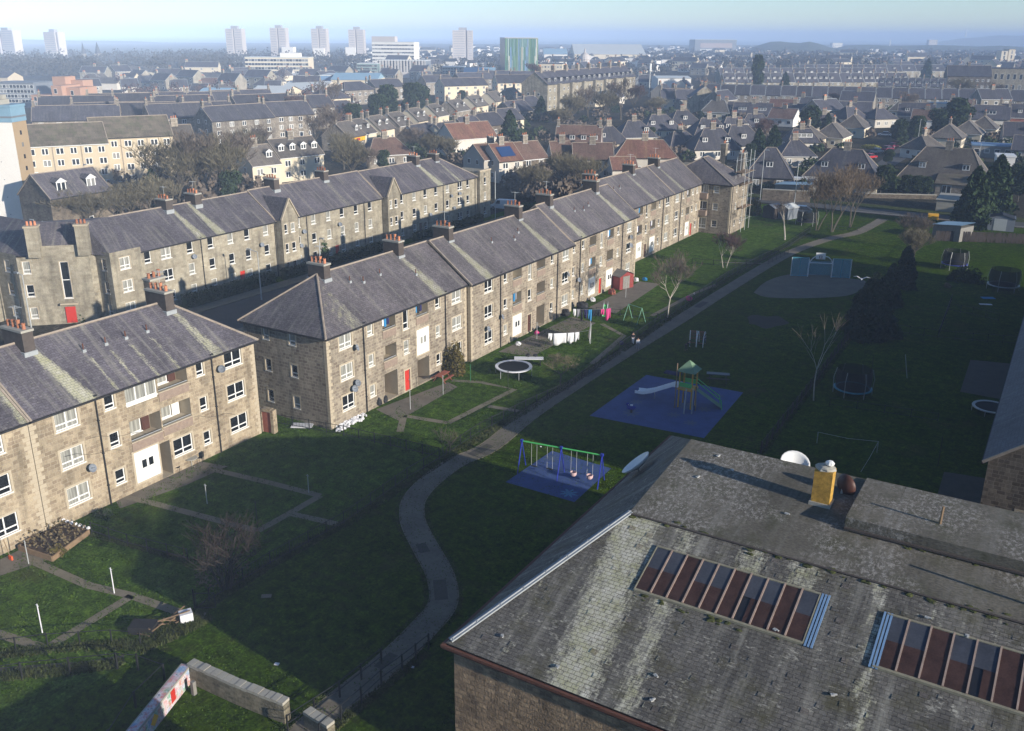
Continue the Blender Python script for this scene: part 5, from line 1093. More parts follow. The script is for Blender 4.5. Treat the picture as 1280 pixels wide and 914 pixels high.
# sheds and garden things
def shed(px, py, w, d, h, rot, wallm, roofm, label, doorm=None, mono=False):
    root = E('garden_shed', (*g(px, py), 0), rad(rot), label, 'shed'); m = MB(); w2 = w / 2
    m.box(-w2, w2, 0, d, 0, h); m.f([(-w2, 0, h), (w2, 0, h), (0 if not mono else w2, 0, h + .5)]); m.f([(w2, d, h), (-w2, d, h), (0 if not mono else w2, d, h + .5)]); m.build('wall', wallm, root); r = MB()
    if mono: r.f([(-w2 - .15, -.2, h), (w2 + .15, -.2, h + .55), (w2 + .15, d + .2, h + .55), (-w2 - .15, d + .2, h)]); r.f([(-w2 - .15, -.2, h - .06), (w2 + .15, -.2, h + .49), (w2 + .15, d + .2, h + .49), (-w2 - .15, d + .2, h - .06)])
    else:
        for s in (-1, 1): r.beam((s * (w2 + .12) / 2, -.15, h + .26), (s * (w2 + .12) / 2, d + .15, h + .26), 0.01, .01); r.f([(s * (w2 + .15), -.15, h - .08), (0, -.15, h + .55), (0, d + .15, h + .55), (s * (w2 + .15), d + .15, h - .08)]); r.f([(s * (w2 + .15), -.15, h - .14), (0, -.15, h + .49), (0, d + .15, h + .49), (s * (w2 + .15), d + .15, h - .14)])
    r.build('roof', roofm, root); MB().box(-w * .28, w * .2, -.04, -.003, .05, h * .92).build('door', doorm or wallm, root); return root
shed(783, 361, 2.6, 2.2, 1.9, 70, 'timber_red', 'timber_grey', 'red garden shed with a grey side against the third row block', 'timber_grey')
shed(960, 273, 2.6, 2.8, 2.1, -20, 'timber_dark', 'grey_clad', 'dark brown shed, left one of the pair near the scaffolding'); shed(976, 274, 2.8, 3.2, 2.2, -20, 'grey_clad', 'pale_roof', 'grey-blue shed with a pale roof, right one of the pair near the scaffolding')
shed(1181, 300, 4.8, 4.2, 2.3, -22, 'timber_grey', 'blue_roof', 'pale timber cabin with a curved blue roof above the board fence', mono=True); shed(1250, 289, 4.2, 3.2, 2.3, 4, 'grey_clad', 'dark_plastic', 'grey shed with a wide pale door at the right edge', 'galv')
tag(MB().box(-.9, .9, -.6, .6, 0, 1.0).build('yellow_bin', 'sign_yellow', None, (*g(1166, 274), 0), .2), 'yellow grit bin beside the blue-roofed cabin', 'grit bin')
# wall closet with red door between the first two blocks
rg = E('red_gate', (*g(334, 541), 0), rad(8), 'red door in a short stone wall between the two nearest blocks', 'gate'); MB().box(-1.0, -.45, 0, .5, 0, 2.1).box(.45, .75, 0, .5, 0, 2.1).box(-.45, .45, 0, .5, 1.9, 2.15).build('stone_surround', 'granite_pale', rg); MB().box(-.45, .45, .1, .18, 0, 1.9).build('door', 'red_dull', rg)
# garden objects
def simple(name, mb, mat, px, py, label, cat, z=0, rot=0): return tag(mb.build(name, mat, None, (*g(px, py), z), rot), label, cat)
pb = E('picnic_table', (*g(553, 476), 0), rad(95), 'dark red picnic table beside the round shrub', 'picnic table'); MB().box(-.9, .9, -.35, .35, .7, .75).build('tabletop', 'red_dull', pb)
for y in (-.7, .7): MB().box(-.9, .9, y - .13, y + .13, .42, .46).build('bench_seat', 'red_dull', pb)
for x in (-.6, .6): MB().path([(x, -.7, 0), (x, -.2, .7)], .04).path([(x, .7, 0), (x, .2, .7)], .04).build('leg', 'red_dull', pb, uv=False)
rb = E('raised_bed', (-54.9, 33.0, 0), 0, 'raised timber flower bed full of dead stems at the foot of the left wall', 'flower bed')
fx = [g(112, 668), g(66, 702), g(24, 688), g(70, 655)]; o = Vector((-54.9, 33.0)); q = [Vector(p) - o for p in fx]; m = MB()
for a, b in zip(q, q[1:] + q[:1]): m.beam((*a, .15), (*b, .15), .1, .45)
m.build('timber_edge', 'timber', rb); m = MB(); m.f([(*a, .28) for a in q]); m.build('soil', 'soil', rb)
m = MB(); leafquads(m, [(q[0] * s * t + q[1] * (1 - s) * t + q[3] * s * (1 - t) + q[2] * (1 - s) * (1 - t)).to_3d() + Vector((0, 0, .3 + R.random() ** 2 * .6)) for s, t in [(R.random(), R.random()) for _ in range(420)]], .05, .14, R); m.build('foliage', 'leaf_dead', rb)
m = MB()
for k in range(9): m.blob((*(q[3] * (1 - k / 8) + q[0] * (k / 8)), .5), .13, .13, .1, 7, 4, 0, .3)
m.build('white_stones', 'fabric_white', rb)
simple('spade', MB().tube((0, 0, .1), (-.55, .05, 1.3), .025, None, 5, 1).box(-.16, .16, -.05, .05, 0, .3), ['fabric_orange', 'timber'], 14, 700, 'orange shovel with a wooden handle leaning on the left wall', 'shovel')
gt = simple('patio_table', MB().lathe([(.5, .68), (.52, .72), (.5, .74), (0, .74)], (0, 0, 0), 16).tube((0, 0, 0), (0, 0, .7), .04).box(-.3, .3, -.03, .03, 0, .04), 'concrete', 240, 583, 'small round pale table on the yard below the balconies', 'table')
def chair(px, py, rot, label, mat='black_iron'):
    r_ = E('garden_chair', (*g(px, py), 0), rad(rot), label, 'chair'); MB().box(-.22, .22, -.22, .22, .42, .46).build('seat', mat, r_); MB().box(-.22, .22, .2, .24, .46, .9).build('backrest', mat, r_)
    for x in (-.2, .2):
        for y in (-.2, .2): MB().tube((x, y, 0), (x, y, .43), .02).build('leg', mat, r_, uv=False)
chair(222, 590, 40, 'dark garden chair left of the small round table'); chair(251, 578, -60, 'dark garden chair right of the small round table')
for i, (px, py, s, lab) in enumerate([(472, 507, .5, 'black refuse sack by the open porch of the hip-ended block'), (480, 503, .45, 'black refuse sack leaning on its neighbour by the open porch'), (487, 489, .6, 'black covered bicycle pile inside the open porch')]):
    simple('refuse_sack', MB().blob((0, 0, s * .8), s, s * .8, s * .9, 10, 6, 0, .18), 'dark_plastic', px, py, lab, 'sack')
rub = MB(); c0 = g(440, 527)
for i in range(90):
    s = R.random(); x, y = g(421 + 34 * s + R.uniform(-4, 4), 536 - 18 * s + R.uniform(-3, 5)); rub.blob((x - c0[0], y - c0[1], .08), R.uniform(.08, .22), R.uniform(.08, .2), R.uniform(.08, .16), 6, 4, 0, .3)
tag(rub.build('rubble', 'fabric_white', None, (*c0, 0)), 'heap of broken white rubble at the foot of the hip-ended block', 'rubble', None, 'stuff')
tag(MB().box(-.9, .9, -.5, .5, 0, .06).build('flat_board', 'fabric_white', None, (*g(378, 533), .05), .5), 'pale board lying by the end wall of the hip-ended block', 'board')
cov = E('garden_table', (*g(661, 456), 0), rad(30), 'long white garden table behind the round trampoline', 'table'); MB().box(-1.5, 1.5, -.4, .4, .68, .74).build('tabletop', 'fabric_white', cov)
for x in (-1.2, 1.2): MB().box(x - .05, x + .05, -.35, .35, 0, .68).build('leg', 'black_iron', cov)
for i, x in enumerate((.2, .9)): tag(MB().blob((0, 0, .1), .3, .25, .16, 8, 5).build('black_tub', 'dark_plastic', None, (*g(660 + i * 9, 454), .76)), ['black tub on the long white table, near the middle', 'black tub on the right end of the long white table'][i], 'tub')
# small garden swing, toddler slide, trampoline parts and clutter
gs = E('garden_swing', (*g(793, 402), 0), rad(-20), 'small green A-frame garden swing on the lawn', 'garden swing')
for x in (-1.1, 1.1):
    for y in (-.75, .75): MB().tube((x, y, 0), (x, 0, 1.9), .035).build('leg', 'paint_greenish', gs, uv=False)
MB().tube((-1.1, 0, 1.9), (1.1, 0, 1.9), .035).build('top_bar', 'paint_greenish', gs, uv=False); MB().tube((-.3, 0, 1.9), (-.3, 0, .5), .012).tube((.15, 0, 1.9), (.15, 0, .5), .012).box(-.3, .15, -.1, .1, .46, .5).build('seat', 'dark_plastic', gs, uv=False)
ts = E('toddler_slide', (*g(757, 392), 0), rad(-70), 'green toddler slide in the cluttered back garden', 'slide'); MB().beam((0, 0, 1.1), (1.7, 0, .1), .45, .06).build('chute', 'paint_green', ts)
for y in (-.24, .24): MB().beam((0, y, 1.18), (1.7, y, .18), .05, .2).build('chute_side', 'fabric_white', ts); MB().tube((0, y, 0), (0, y, 1.5), .03).build('ladder_rail', 'steel', ts, uv=False)
for px, py, s, mt, lab, cat in [(728, 388, .8, 'dark_plastic', 'black tent-like cover in the cluttered back garden', 'cover'), (741, 377, .4, 'fabric_white', 'pale heap of toys by the wall of the third row block', 'toy heap'), (765, 368, .55, 'red_dull', 'red and brown heap beside the red shed', 'heap'), (795, 352, .4, 'fabric_white', 'pale clutter behind the red shed', 'clutter'), (806, 351, .35, 'fabric_blue', 'small blue and white clutter right of the red shed', 'clutter'),
    (671, 418, .3, 'fabric_pink', 'pink toy by the dark doorway', 'toy'), (648, 432, .35, 'fabric_white', 'white bicycle heap outside the white panel', 'bicycle heap'), (664, 413, .35, 'dark_plastic', 'dark bin bag by the dark doorway', 'bin bag'), (707, 395, .6, 'dark_plastic', 'dark garden table under a cover', 'cover'), (777, 431, .3, 'fabric_navy', 'small purple toy on the lawn by the fence', 'toy'),
    (861, 376, .45, 'fabric_pink', 'round red and yellow toy house by the fence', 'toy house'), (868, 368, .15, 'fabric_white', 'small white ball on the fence post garden', 'ball'), (1184, 360, .5, 'leaf_dead', 'heap of dry cuttings in the shaded garden', 'cuttings')]:
    simple(cat.replace(' ', '_'), MB().blob((0, 0, s * .6), s, s * .75, s * .75, 10, 6, 0, .25), mt, px, py, lab, cat)
# plastic sheets and litter
for px, py, w, l, mt, lab, cat in [(1235, 373, 1.6, .9, 'fabric_blue', 'blue mat lying on the shaded lawn', 'mat'), (1232, 381, 1.5, .5, 'fabric_white', 'white board lying below the blue mat', 'board'), (346, 831, .25, .18, 'fabric_white', 'scrap of white paper on the dark grass', 'litter'), (516, 835, .16, .12, 'fabric_white', 'white litter right of the bottom handrail', 'litter'), (333, 746, .6, .35, 'slab', 'flat stone slab set in the dark grass', 'slab'), (676, 559, .12, .12, 'fabric_white', 'tiny white ball behind the swing frame', 'ball'), (1248, 600, .6, .5, 'slab', 'pale slab lying by the dark terrace', 'slab')]:
    simple(cat, MB().box(-w / 2, w / 2, -l / 2, l / 2, .03, .07), mt, px, py, lab, cat, 0, R.uniform(0, 1))
cr = E('crate_pile', (*g(205, 785), 0), rad(60), 'heap of broken crates and a white box by the garden gateway', 'crate heap'); m = MB()
for k in range(14): a = R.uniform(0, 3.1); c = Vector((R.uniform(-1.2, 1.2), R.uniform(-.4, .4), R.uniform(.1, .7))); v_ = Vector((math.cos(a), math.sin(a), R.uniform(-.3, .3))) * .5; m.beam(c - v_, c + v_, .08, .04)
m.build('broken_slats', 'timber', cr); MB().box(.9, 1.6, -.3, .3, .1, .65).build('white_box', 'fabric_white', cr)
tag(MB().box(-.7, .7, -.45, .45, .0, .45).build('black_crate', 'dark_plastic', None, (*g(180, 788), 0), .5), 'black crate left of the heap of broken crates', 'crate')
gp_ = E('iron_gate', (*g(246, 762), 0), rad(35), 'open iron garden gate next to the tangled bush', 'gate'); MB().path([(0, 0, 0), (0, 0, 1.1), (1.1, 0, 1.1), (1.1, 0, .1), (0, 0, .1), (1.1, 0, 1.1)], .025).build('gate_frame', 'black_iron', gp_, uv=False); MB().tube((-.1, 0, 0), (-.1, 0, 1.4), .05).build('gate_post', 'black_iron', gp_, uv=False)
# football net frames in the shaded garden
nf = E('goal_net', (*g(1021, 554), 0), 0, 'pale slack rope net strung between posts in the shaded garden', 'net'); o = Vector((*g(1021, 554), 0)); q1 = Vector((*g(1096, 566), 0)) - o; q2 = Vector((*g(1076, 590), 0)) - o
MB().tube((0, 0, 0), (0, 0, 1.0), .03).build('post', 'galv', nf, uv=False); MB().tube(q1, q1 + Vector((0, 0, 1.0)), .03).build('post', 'galv', nf, uv=False); MB().path([(0, 0, 1), tuple(q1 * .5 + Vector((0, 0, .85))), tuple(q1 + Vector((0, 0, 1)))], .015, 4).path([tuple(q1 + Vector((0, 0, 1))), tuple((q1 + q2) / 2 + Vector((0, 0, .4))), tuple(q2)], .015, 4).build('rope', 'galv', nf, uv=False)
# people
def skin(name, V, Ed, Rr, mat, par, sub=1):
    me = bpy.data.meshes.new(name); me.from_pydata(V, Ed, []); o = O(name, me, par); md = o.modifiers.new('s', 'SKIN'); md.use_smooth_shade = True
    for i, r in enumerate(Rr): me.skin_vertices[0].data[i].radius = (r, r) if isinstance(r, (int, float)) else r
    me.skin_vertices[0].data[0].use_root = True; s2 = o.modifiers.new('u', 'SUBSURF'); s2.levels = sub; s2.render_levels = sub; me.materials.append(MATS[mat]); return o
def skin_mesh(name, V, Ed, Rr, mat, par):
    me = bpy.data.meshes.new(name); me.from_pydata(V, Ed, []); me.update(); o = bpy.data.objects.new(name, me); C.objects.link(o); o.modifiers.new('s', 'SKIN')
    sv_ = me.skin_vertices[0].data if me.skin_vertices else None
    if sv_:
        for i, r in enumerate(Rr): sv_[i].radius = (r, r) if isinstance(r, (int, float)) else r
        sv_[0].use_root = True
    s2 = o.modifiers.new('u', 'SUBSURF'); s2.levels = 1; s2.render_levels = 1; me.materials.append(MATS[mat]); o.parent = par; return o
def person(px, py, h, rot, top, legs, label, bend=0.0, stride=.12, arm=.0, hair='timber_dark'):
    s = h / 1.75; root = E('person', (*g(px, py), 0), rad(rot), label, 'person')
    hip = Vector((0, 0, .92)); sh = Vector((0, -.5 * math.sin(bend), .92 + .5 * math.cos(bend))); nk = sh + Vector((0, -.09 * math.sin(bend), .1)); hd = nk + Vector((0, -.12 * math.sin(bend) - .01, .13)); tp = hd + Vector((0, 0, .1))
    V = [hip, (hip + sh) / 2, sh, nk, hd, tp]; Ed = [(0, 1), (1, 2), (2, 3), (3, 4), (4, 5)]; Rr = [(.15, .11), (.14, .1), (.16, .1), .055, (.085, .1), .07]; legi, armi = [], []
    for e in (-1, 1):
        k = len(V); V += [hip + Vector((e * .09, 0, -.06)), Vector((e * .1, -.03 - e * stride, .5)), Vector((e * .1, e * -stride * 1.3, .08)), Vector((e * .11, e * -stride * 1.3 - .15, .04))]; Ed += [(0, k), (k, k + 1), (k + 1, k + 2), (k + 2, k + 3)]; Rr += [.09, .065, .045, .04]; legi.append(k)
        k = len(V); a = arm * 1.0; V += [sh + Vector((e * .18, 0, 0)), sh + Vector((e * .24, -.1 * a, -.28)), sh + Vector((e * .24, -.2 - .2 * a, -.5 + .2 * a))]; hnd = V[-1]; V.append(hnd + Vector((0, -.04, -.07))); Ed += [(2, k), (k, k + 1), (k + 1, k + 2), (k + 2, k + 3)]; Rr += [.06, .045, .035, .035]; armi.append(k)
        pl = len(V) - 1
        for f in range(5): V.append(V[pl] + Vector(((f - 2) * .02, -.02 + (.03 if f == 0 else 0), -.06 - (.03 if 0 < f < 4 else 0)))); Ed.append((pl, len(V) - 1)); Rr.append(.009)
    V = [tuple(v * s) for v in V]; Rr = [tuple(q * s for q in r) if isinstance(r, tuple) else r * s for r in Rr]
    skin_mesh('body', V, Ed, Rr, 'skin', root)
    def sub(ix, ed, grow, nm, mt): m_ = {a: i for i, a in enumerate(ix)}; skin_mesh(nm, [V[a] for a in ix], [(m_[a], m_[b]) for a, b in ed], [tuple(q * grow for q in Rr[a]) if isinstance(Rr[a], tuple) else Rr[a] * grow for a in ix], mt, root)
    t1, t2 = armi; sub([0, 1, 2, t1, t1 + 1, t1 + 2, t2, t2 + 1, t2 + 2], [(0, 1), (1, 2), (2, t1), (t1, t1 + 1), (t1 + 1, t1 + 2), (2, t2), (t2, t2 + 1), (t2 + 1, t2 + 2)], 1.25, 'jacket', top)
    l1, l2 = legi; sub([0, l1, l1 + 1, l1 + 2, l2, l2 + 1, l2 + 2], [(0, l1), (l1, l1 + 1), (l1 + 1, l1 + 2), (0, l2), (l2, l2 + 1), (l2 + 1, l2 + 2)], 1.22, 'trousers', legs)
    hv = Vector(V[4]); MB().blob((hv.x, hv.y + .02 * s, hv.z + .06 * s), .11 * s, .12 * s, .11 * s, 10, 6, 0, .03).build('hair', hair, root)
    m = MB(); m.blob((hv.x, hv.y - .11 * s, hv.z), .02 * s, .03 * s, .03 * s, 6, 4); m.build('nose', 'skin', root)
    for e in (-1, 1): MB().blob((hv.x + e * .035 * s, hv.y - .095 * s, hv.z + .03 * s), .012 * s, .01 * s, .01 * s, 6, 4, 0, 0).build('eye', 'black_iron', root)
person(797, 437, 1.35, 40, 'fabric_white', 'fabric_grey', 'child in pale clothes standing on the path beside the fence'); person(791, 430, 1.35, 200, 'fabric_black', 'fabric_white', 'child in a black top by the fence, behind the pale-dressed child', arm=.5)
person(857, 438, 1.3, 120, 'fabric_black', 'fabric_black', 'person in black bending over on the grass left of the climbing arches', bend=1.0); person(880, 430, 1.35, 250, 'fabric_black', 'fabric_navy', 'person in dark clothes at the right-hand climbing arch', arm=.8)
# gull over the court
gx, gy = g(1077, 349, 9); gu = E('gull', (gx, gy, 9), rad(10), 'white gull gliding over the ball court with raised wings', 'gull'); MB().blob((0, 0, 0), .09, .28, .09, 8, 8, 0, 0).blob((0, -.3, .03), .06, .08, .06, 8, 5, 0, 0).build('body', 'fabric_white', gu)
for e in (-1, 1): m = MB(); m.f([(0, -.12, .03), (e * .45, -.2, .28), (e * .85, 0, .2), (e * .45, .06, .27), (0, .1, .02)]); m.f([(0, -.12, .0), (e * .45, -.2, .25), (e * .85, 0, .19), (e * .45, .06, .24), (0, .1, .0)]); m.build('wing', 'fabric_white', gu)
# street lamps
def lamp(px, py, h, label, rot=0, arm=1.2, mat='galv'):
    root = E('street_lamp', (*g(px, py), 0), rad(rot), label, 'street lamp'); MB().tube((0, 0, 0), (0, 0, h), .09, .05, 7).build('pole', mat, root, uv=False); MB().tube((0, 0, h), (arm, 0, h + .15), .04).build('arm', mat, root, uv=False); MB().box(arm - .1, arm + .6, -.13, .13, h + .08, h + .25).build('lantern', 'steel', root); return root
lamp(327, 375, 6.2, 'grey street lamp in front of the pale opposite row', 180); lamp(40, 392 + 22, 6.5, 'grey street lamp before the splayed corner entrance', 180, .8); lamp(402, 345, 5.2, 'street lamp with a round white head right of the gabled bay', 0, .2)
lamp(619, 275, 9.0, 'tall lamp post beside the white van', 0, .8)
lamp(950, 250, 10, 'tall grey pole behind the scaffolding', 0, .3); lamp(991, 272, 10, 'tall lamp post left of the three bare trees', 90, .6); lamp(1146, 184, 8, 'lamp post in the street with the red cars', 90, .7); lamp(1222, 207, 6, 'thin pole between the bungalows at the right', 0, .1)
lamp(113, 268, 9, 'tall pole before the stone house with white dormers', 0, .3)
# scaffolding round the end block
scf = E('scaffolding', (*g(914, 289), 0), 0, 'steel scaffolding with plank decks round the chimney end of the row', 'scaffolding'); H_ = 13
for x in (0, 1.6):
    for y in (0, 2.2, 4.4):
        MB().tube((x, y, 0), (x, y, H_ + R.uniform(-1, 1)), .04, None, 5).build('upright', 'galv', scf, uv=False)
m = MB()
for z in (2, 4, 6, 8, 10, 12):
    for x in (0, 1.6): m.tube((x, -.3, z), (x, 4.8, z), .03, None, 4)
    for y in (0, 2.2, 4.4): m.tube((-.6, y, z + .1), (2.0, y, z + .1), .03, None, 4)
m.tube((0, 0, 0), (0, 4.4, 6), .03, None, 4); m.tube((1.6, 4.4, 6), (1.6, 0, 12), .03, None, 4); m.build('ledgers', 'galv', scf, uv=False)
for z in (4.1, 8.1, 10.1): MB().box(-.2, 1.8, -.3, 4.7, z, z + .06).build('plank_deck', 'timber', scf)
# ---------------------------------------------------------------- planting near by
bush(*g(569, 467), 1.2, 1.2, 3.1, 3, 'leaf_autumn', 'tall rounded yellow-green shrub against the corner of the long row', 2600, (.06, .13))
bare_tree(4.3, 1.0, 11, 'twig_bush', 'timber_dark', 9, 3, .019, 3, 'dense leafless tangled bush beside the lower fence', *g(283, 735), first=.42)
bush(*g(275, 720), 1.7, 1.7, 1.3, 5, 'leaf_dead', 'clump of dry pale stems under the tangled bush', 900, (.04, .12), 'dry plants', 'dry_stems')
bare_tree(2.3, 1.0, 12, 'twig_purple', 'bark', 4, 2, .01, 5, 'small reddish leafless shrub in the corner of the crossed lawns', *g(558, 567), first=.45)
bare_tree(5.2, 1.0, 14, 'twig_olive', 'bark', 1, 4, .013, 4, 'pale green-barked bare tree beside the white sheets', *g(701, 482), first=.25, rise=.1)
bare_tree(10.5, .8, 15, 'twig_brown', 'bark_birch', 1, 5, .018, 3, 'brown birch with a white trunk by the fence, past the garden swing', *g(834, 397), first=.25, th=.009, rise=.4)
bare_tree(6.5, .8, 17, 'twig_purple', 'bark_birch', 2, 4, .016, 4, 'pink-tinged bare birch in the back court before the set-back block', *g(906, 335), first=.3, th=.01)
bare_tree(8.5, .45, 18, 'twig_brown', 'bark_birch', 1, 4, .012, 3, 'thin white leaning birch stem left of the three bare trees', *g(981, 300), first=.3)
bare_tree(5.4, .4, 19, 'twig_brown', 'bark_birch', 1, 3, .009, 3, 'slender white birch beside the netted trampoline', *g(1017, 501), first=.6, th=.013)
bare_tree(16, .8, 21, 'twig_street', 'bark', 2, 5, .019, 3, 'bare street tree at the far end of the green, left of three', *g(1021, 288), first=.21, th=.008, rise=.7); bare_tree(17.5, .8, 22, 'twig_street', 'bark', 2, 5, .019, 3, 'bare street tree at the far end of the green, middle of three', *g(1040, 290), first=.21, th=.009, rise=.7); bare_tree(16.5, .8, 23, 'twig_street', 'bark', 2, 5, .019, 3, 'bare street tree at the far end of the green, right of three', *g(1062, 284), first=.21, th=.009, rise=.7)
bare_tree(6, .8, 24, 'twig_brown', 'bark', 3, 4, .016, 4, 'dark leafless bush behind the conifer row, near the board fence', *g(1140, 312), first=.34)
conifer(7.2, 2.9, 31, 'leaf_cypress', 'broad dark conifer, nearest and largest of the row by the shaded gardens', *g(1086, 420), 9500, .6, .02, (.11, .24))
conifer(5.4, 1.5, 32, 'leaf_cypress', 'dark conifer second in the row by the shaded gardens', *g(1110, 383), 3000, .55, .02, (.1, .22)); conifer(3.6, 1.2, 33, 'leaf_mid', 'lighter olive conifer tucked in front of the second dark one', *g(1104, 387), 1600, .8, .02, (.1, .2)); conifer(5.6, 1.6, 34, 'leaf_cypress', 'dark conifer third in the row, farthest from the camera', *g(1129, 360), 3000, .55, .02, (.1, .22))
bush(*g(1205, 352), 2.6, 1.6, 2.0, 8, 'leaf_mid', 'spreading dark shrub between two netted trampolines', 1400, (.09, .2)); bush(*g(130, 645), .8, .6, .5, 9, 'leaf_mid', 'small green weed clump at the foot of the drainpipe', 300, (.05, .1)); bush(*g(68, 655), 1.0, .8, 1.2, 10, 'leaf_mid', 'dark rounded shrub against the left wall', 700, (.06, .12)); bush(*g(73, 693), .6, .5, .7, 13, 'leaf_autumn', 'bright yellow-green plant at the edge of the raised bed', 300, (.06, .12))
bush(*g(400, 328), 1.6, 1.6, 4.0, 14, 'leaf_dark', 'dark palm-like shrub in the front garden across the street', 900, (.15, .35))
hedge((-90.8, 73), (-90.8, 88), 1.2, 1.6, 'leaf_hedge', 'clipped brown-green hedge in front of the opposite row, nearer stretch', 1); hedge((-90.8, 90), (-90.8, 112), 1.1, 1.4, 'leaf_hedge', 'clipped green hedge in front of the opposite row, farther stretch', 2); hedge((-90.8, 120), (-90.8, 140), 1.1, 1.3, 'leaf_hedge', 'low hedge under the far gabled bay', 3)
bush(*g(100, 400), 1.6, 1.3, 1.4, 17, 'leaf_hedge', 'round clipped bush beside the red door of the splayed corner', 800, (.08, .16))
tuft = MB(); rr = random.Random(5)
def tufts(pxs, w, n, hmax=.2, edge=0):
    P = [Vector(g(*p)) for p in pxs]
    for _ in range(n):
        i = rr.randrange(len(P) - 1); s = rr.random(); p = P[i] * (1 - s) + P[i + 1] * s + (Vector((rr.uniform(-w, w), rr.uniform(-w, w))) if not edge else Vector((-(P[i + 1] - P[i]).y, (P[i + 1] - P[i]).x)).normalized() * rr.choice((-1, 1)) * rr.uniform(edge - .1, w)); h = rr.uniform(.1, hmax); a = rr.uniform(0, 3.14); d = Vector((math.cos(a), math.sin(a))) * .05; l = Vector((rr.uniform(-.12, .12), rr.uniform(-.12, .12)))
        tuft.f([(p.x - d.x, p.y - d.y, 0), (p.x + d.x, p.y + d.y, 0), (p.x + l.x, p.y + l.y, h)])
tufts([(430, 657), (549, 578), (657, 514), (781, 436), (825, 406), (910, 349), (1012, 293)], .45, 9000); tufts([(430, 655), (338, 706), (262, 755), (180, 812)], .45, 4500); tufts([(0, 846), (88, 838), (147, 830)], .4, 2500); tufts([(0, 818), (60, 812), (140, 806), (180, 808)], .4, 2000); tufts([(951, 567), (1066, 418)], .35, 3000); tufts([(180, 806), (250, 775)], .7, 2500, .3); PX_ = [tuple(p) for p in PL]; g_old = g; g = lambda a, b, z=0: (a, b); tufts(PX_, 1.2, 5000, .07, .9); g = g_old; tufts([(536, 815), (452, 882), (400, 925)], .3, 1500); tufts([(115, 668), (235, 702)], .3, 1200)
tuft2 = MB()
def meadow(v0, v1, u0, u1, n, h0, h1):
    for _ in range(n):
        x, y = rr.uniform(v0, v1), rr.uniform(u0, u1)
        if math.sin(x * 1.9 + 2 * math.sin(y * .7)) * math.sin(y * 1.3 + x * .4) < -.25: continue
        h = rr.uniform(h0, h1); a = rr.uniform(0, 3.14); d = Vector((math.cos(a), math.sin(a))) * rr.uniform(.03, .07); l = (rr.uniform(-.08, .08), rr.uniform(-.08, .08))
        tuft2.f([(x - d.x, y - d.y, .005), (x + d.x, y + d.y, .005), (x + l[0], y + l[1], h)])
meadow(-55, -39.5, 14, 60, 26000, .04, .13); meadow(-49, -39.5, 60, 100, 14000, .04, .12); meadow(-39, -20, 20, 68, 26000, .03, .08)
tag(tuft2.build('grass_tufts', 'lawn_lit', None, uv=False), 'uneven tufts of short grass on the lawns', 'grass', None, 'stuff')
tag(tuft.build('rough_grass', 'rough_lawn', None), 'fringe of long pale grass along the fences', 'grass', None, 'stuff')
# ---------------------------------------------------------------- vehicles
def car_proto(L=4.3, Wd=1.78, H=1.48, kind='hatch'):
    key = (L, kind); w = Wd / 2
    if key in CARS: return CARS[key]
    b = MB(); lo = [(0, .35), (0, .72), (.9, .86), (L - .25, .92), (L, .8), (L, .35)] if kind != 'van' else [(0, .35), (0, .85), (.9, 1.15), (L - .02, 1.15), (L, 1.1), (L, .35)]
    def ext(pr, y0, y1, m=0, ins=0):
        n = len(pr); i = len(b.V); b.V += [(x, y0, z) for x, z in pr] + [(x, y1, z) for x, z in pr]
        for k in range(n): b.F.append((i + k, i + (k + 1) % n, i + n + (k + 1) % n, i + n + k)); b.M.append(m)
        b.F.append(tuple(range(i, i + n))); b.M.append(m); b.F.append(tuple(range(i + 2 * n - 1, i + n - 1, -1))); b.M.append(m)
    ext(lo, -w, w)
    if kind == 'van': cab = [(.75, 1.1), (1.45, 1.95), (L - .05, 2.0), (L - .02, 1.1)]
    else: cab = [(.95, .84), (1.7, H), (L - 1.0, H), (L - .15, .9)]
    i = len(b.V); n = len(cab)
    for y, f in ((-w + .03, .8), (w - .03, .8)):
        for x, z in cab: b.V.append((x, y * (f if z > 1.2 else 1), z))
    for k in range(n): b.F.append((i + k, i + (k + 1) % n, i + n + (k + 1) % n, i + n + k)); b.M.append(0 if kind == 'van' or k == 1 else 1)
    b.F.append(tuple(range(i, i + n))); b.M.append(1 if kind != 'van' else 0); b.F.append(tuple(range(i + 2 * n - 1, i + n - 1, -1))); b.M.append(1 if kind != 'van' else 0)
    if kind != 'van': b.box(1.65, L - 1.0, -w * .78, w * .78, H, H + .03)
    else: b.f([(.8, -w * .9, 1.18), (1.42, -w * .76, 1.88), (1.42, w * .76, 1.88), (.8, w * .9, 1.18)], 1); b.f([(1.3, w * .99, 1.2), (1.6, w * .84, 1.85), (2.2, w * .84, 1.85), (2.2, w * .99, 1.2)], 1); b.f([(1.3, -w * .99, 1.2), (1.6, -w * .84, 1.85), (2.2, -w * .84, 1.85), (2.2, -w * .99, 1.2)], 1)
    wh = MB(); wh.tube((0, -.11, 0), (0, .11, 0), .32, None, 14); hb = MB(); hb.tube((0, -.115, 0), (0, .115, 0), .18, None, 10); hl = MB().box(-.02, .08, -.18, .18, -.06, .08)
    CARS[key] = (b, wh.mesh('wheel', 'black_iron', False), hb.mesh('rim', 'steel', False), hl.mesh('headlight', 'fabric_white', False), {}); return CARS[key]
CARS = {}
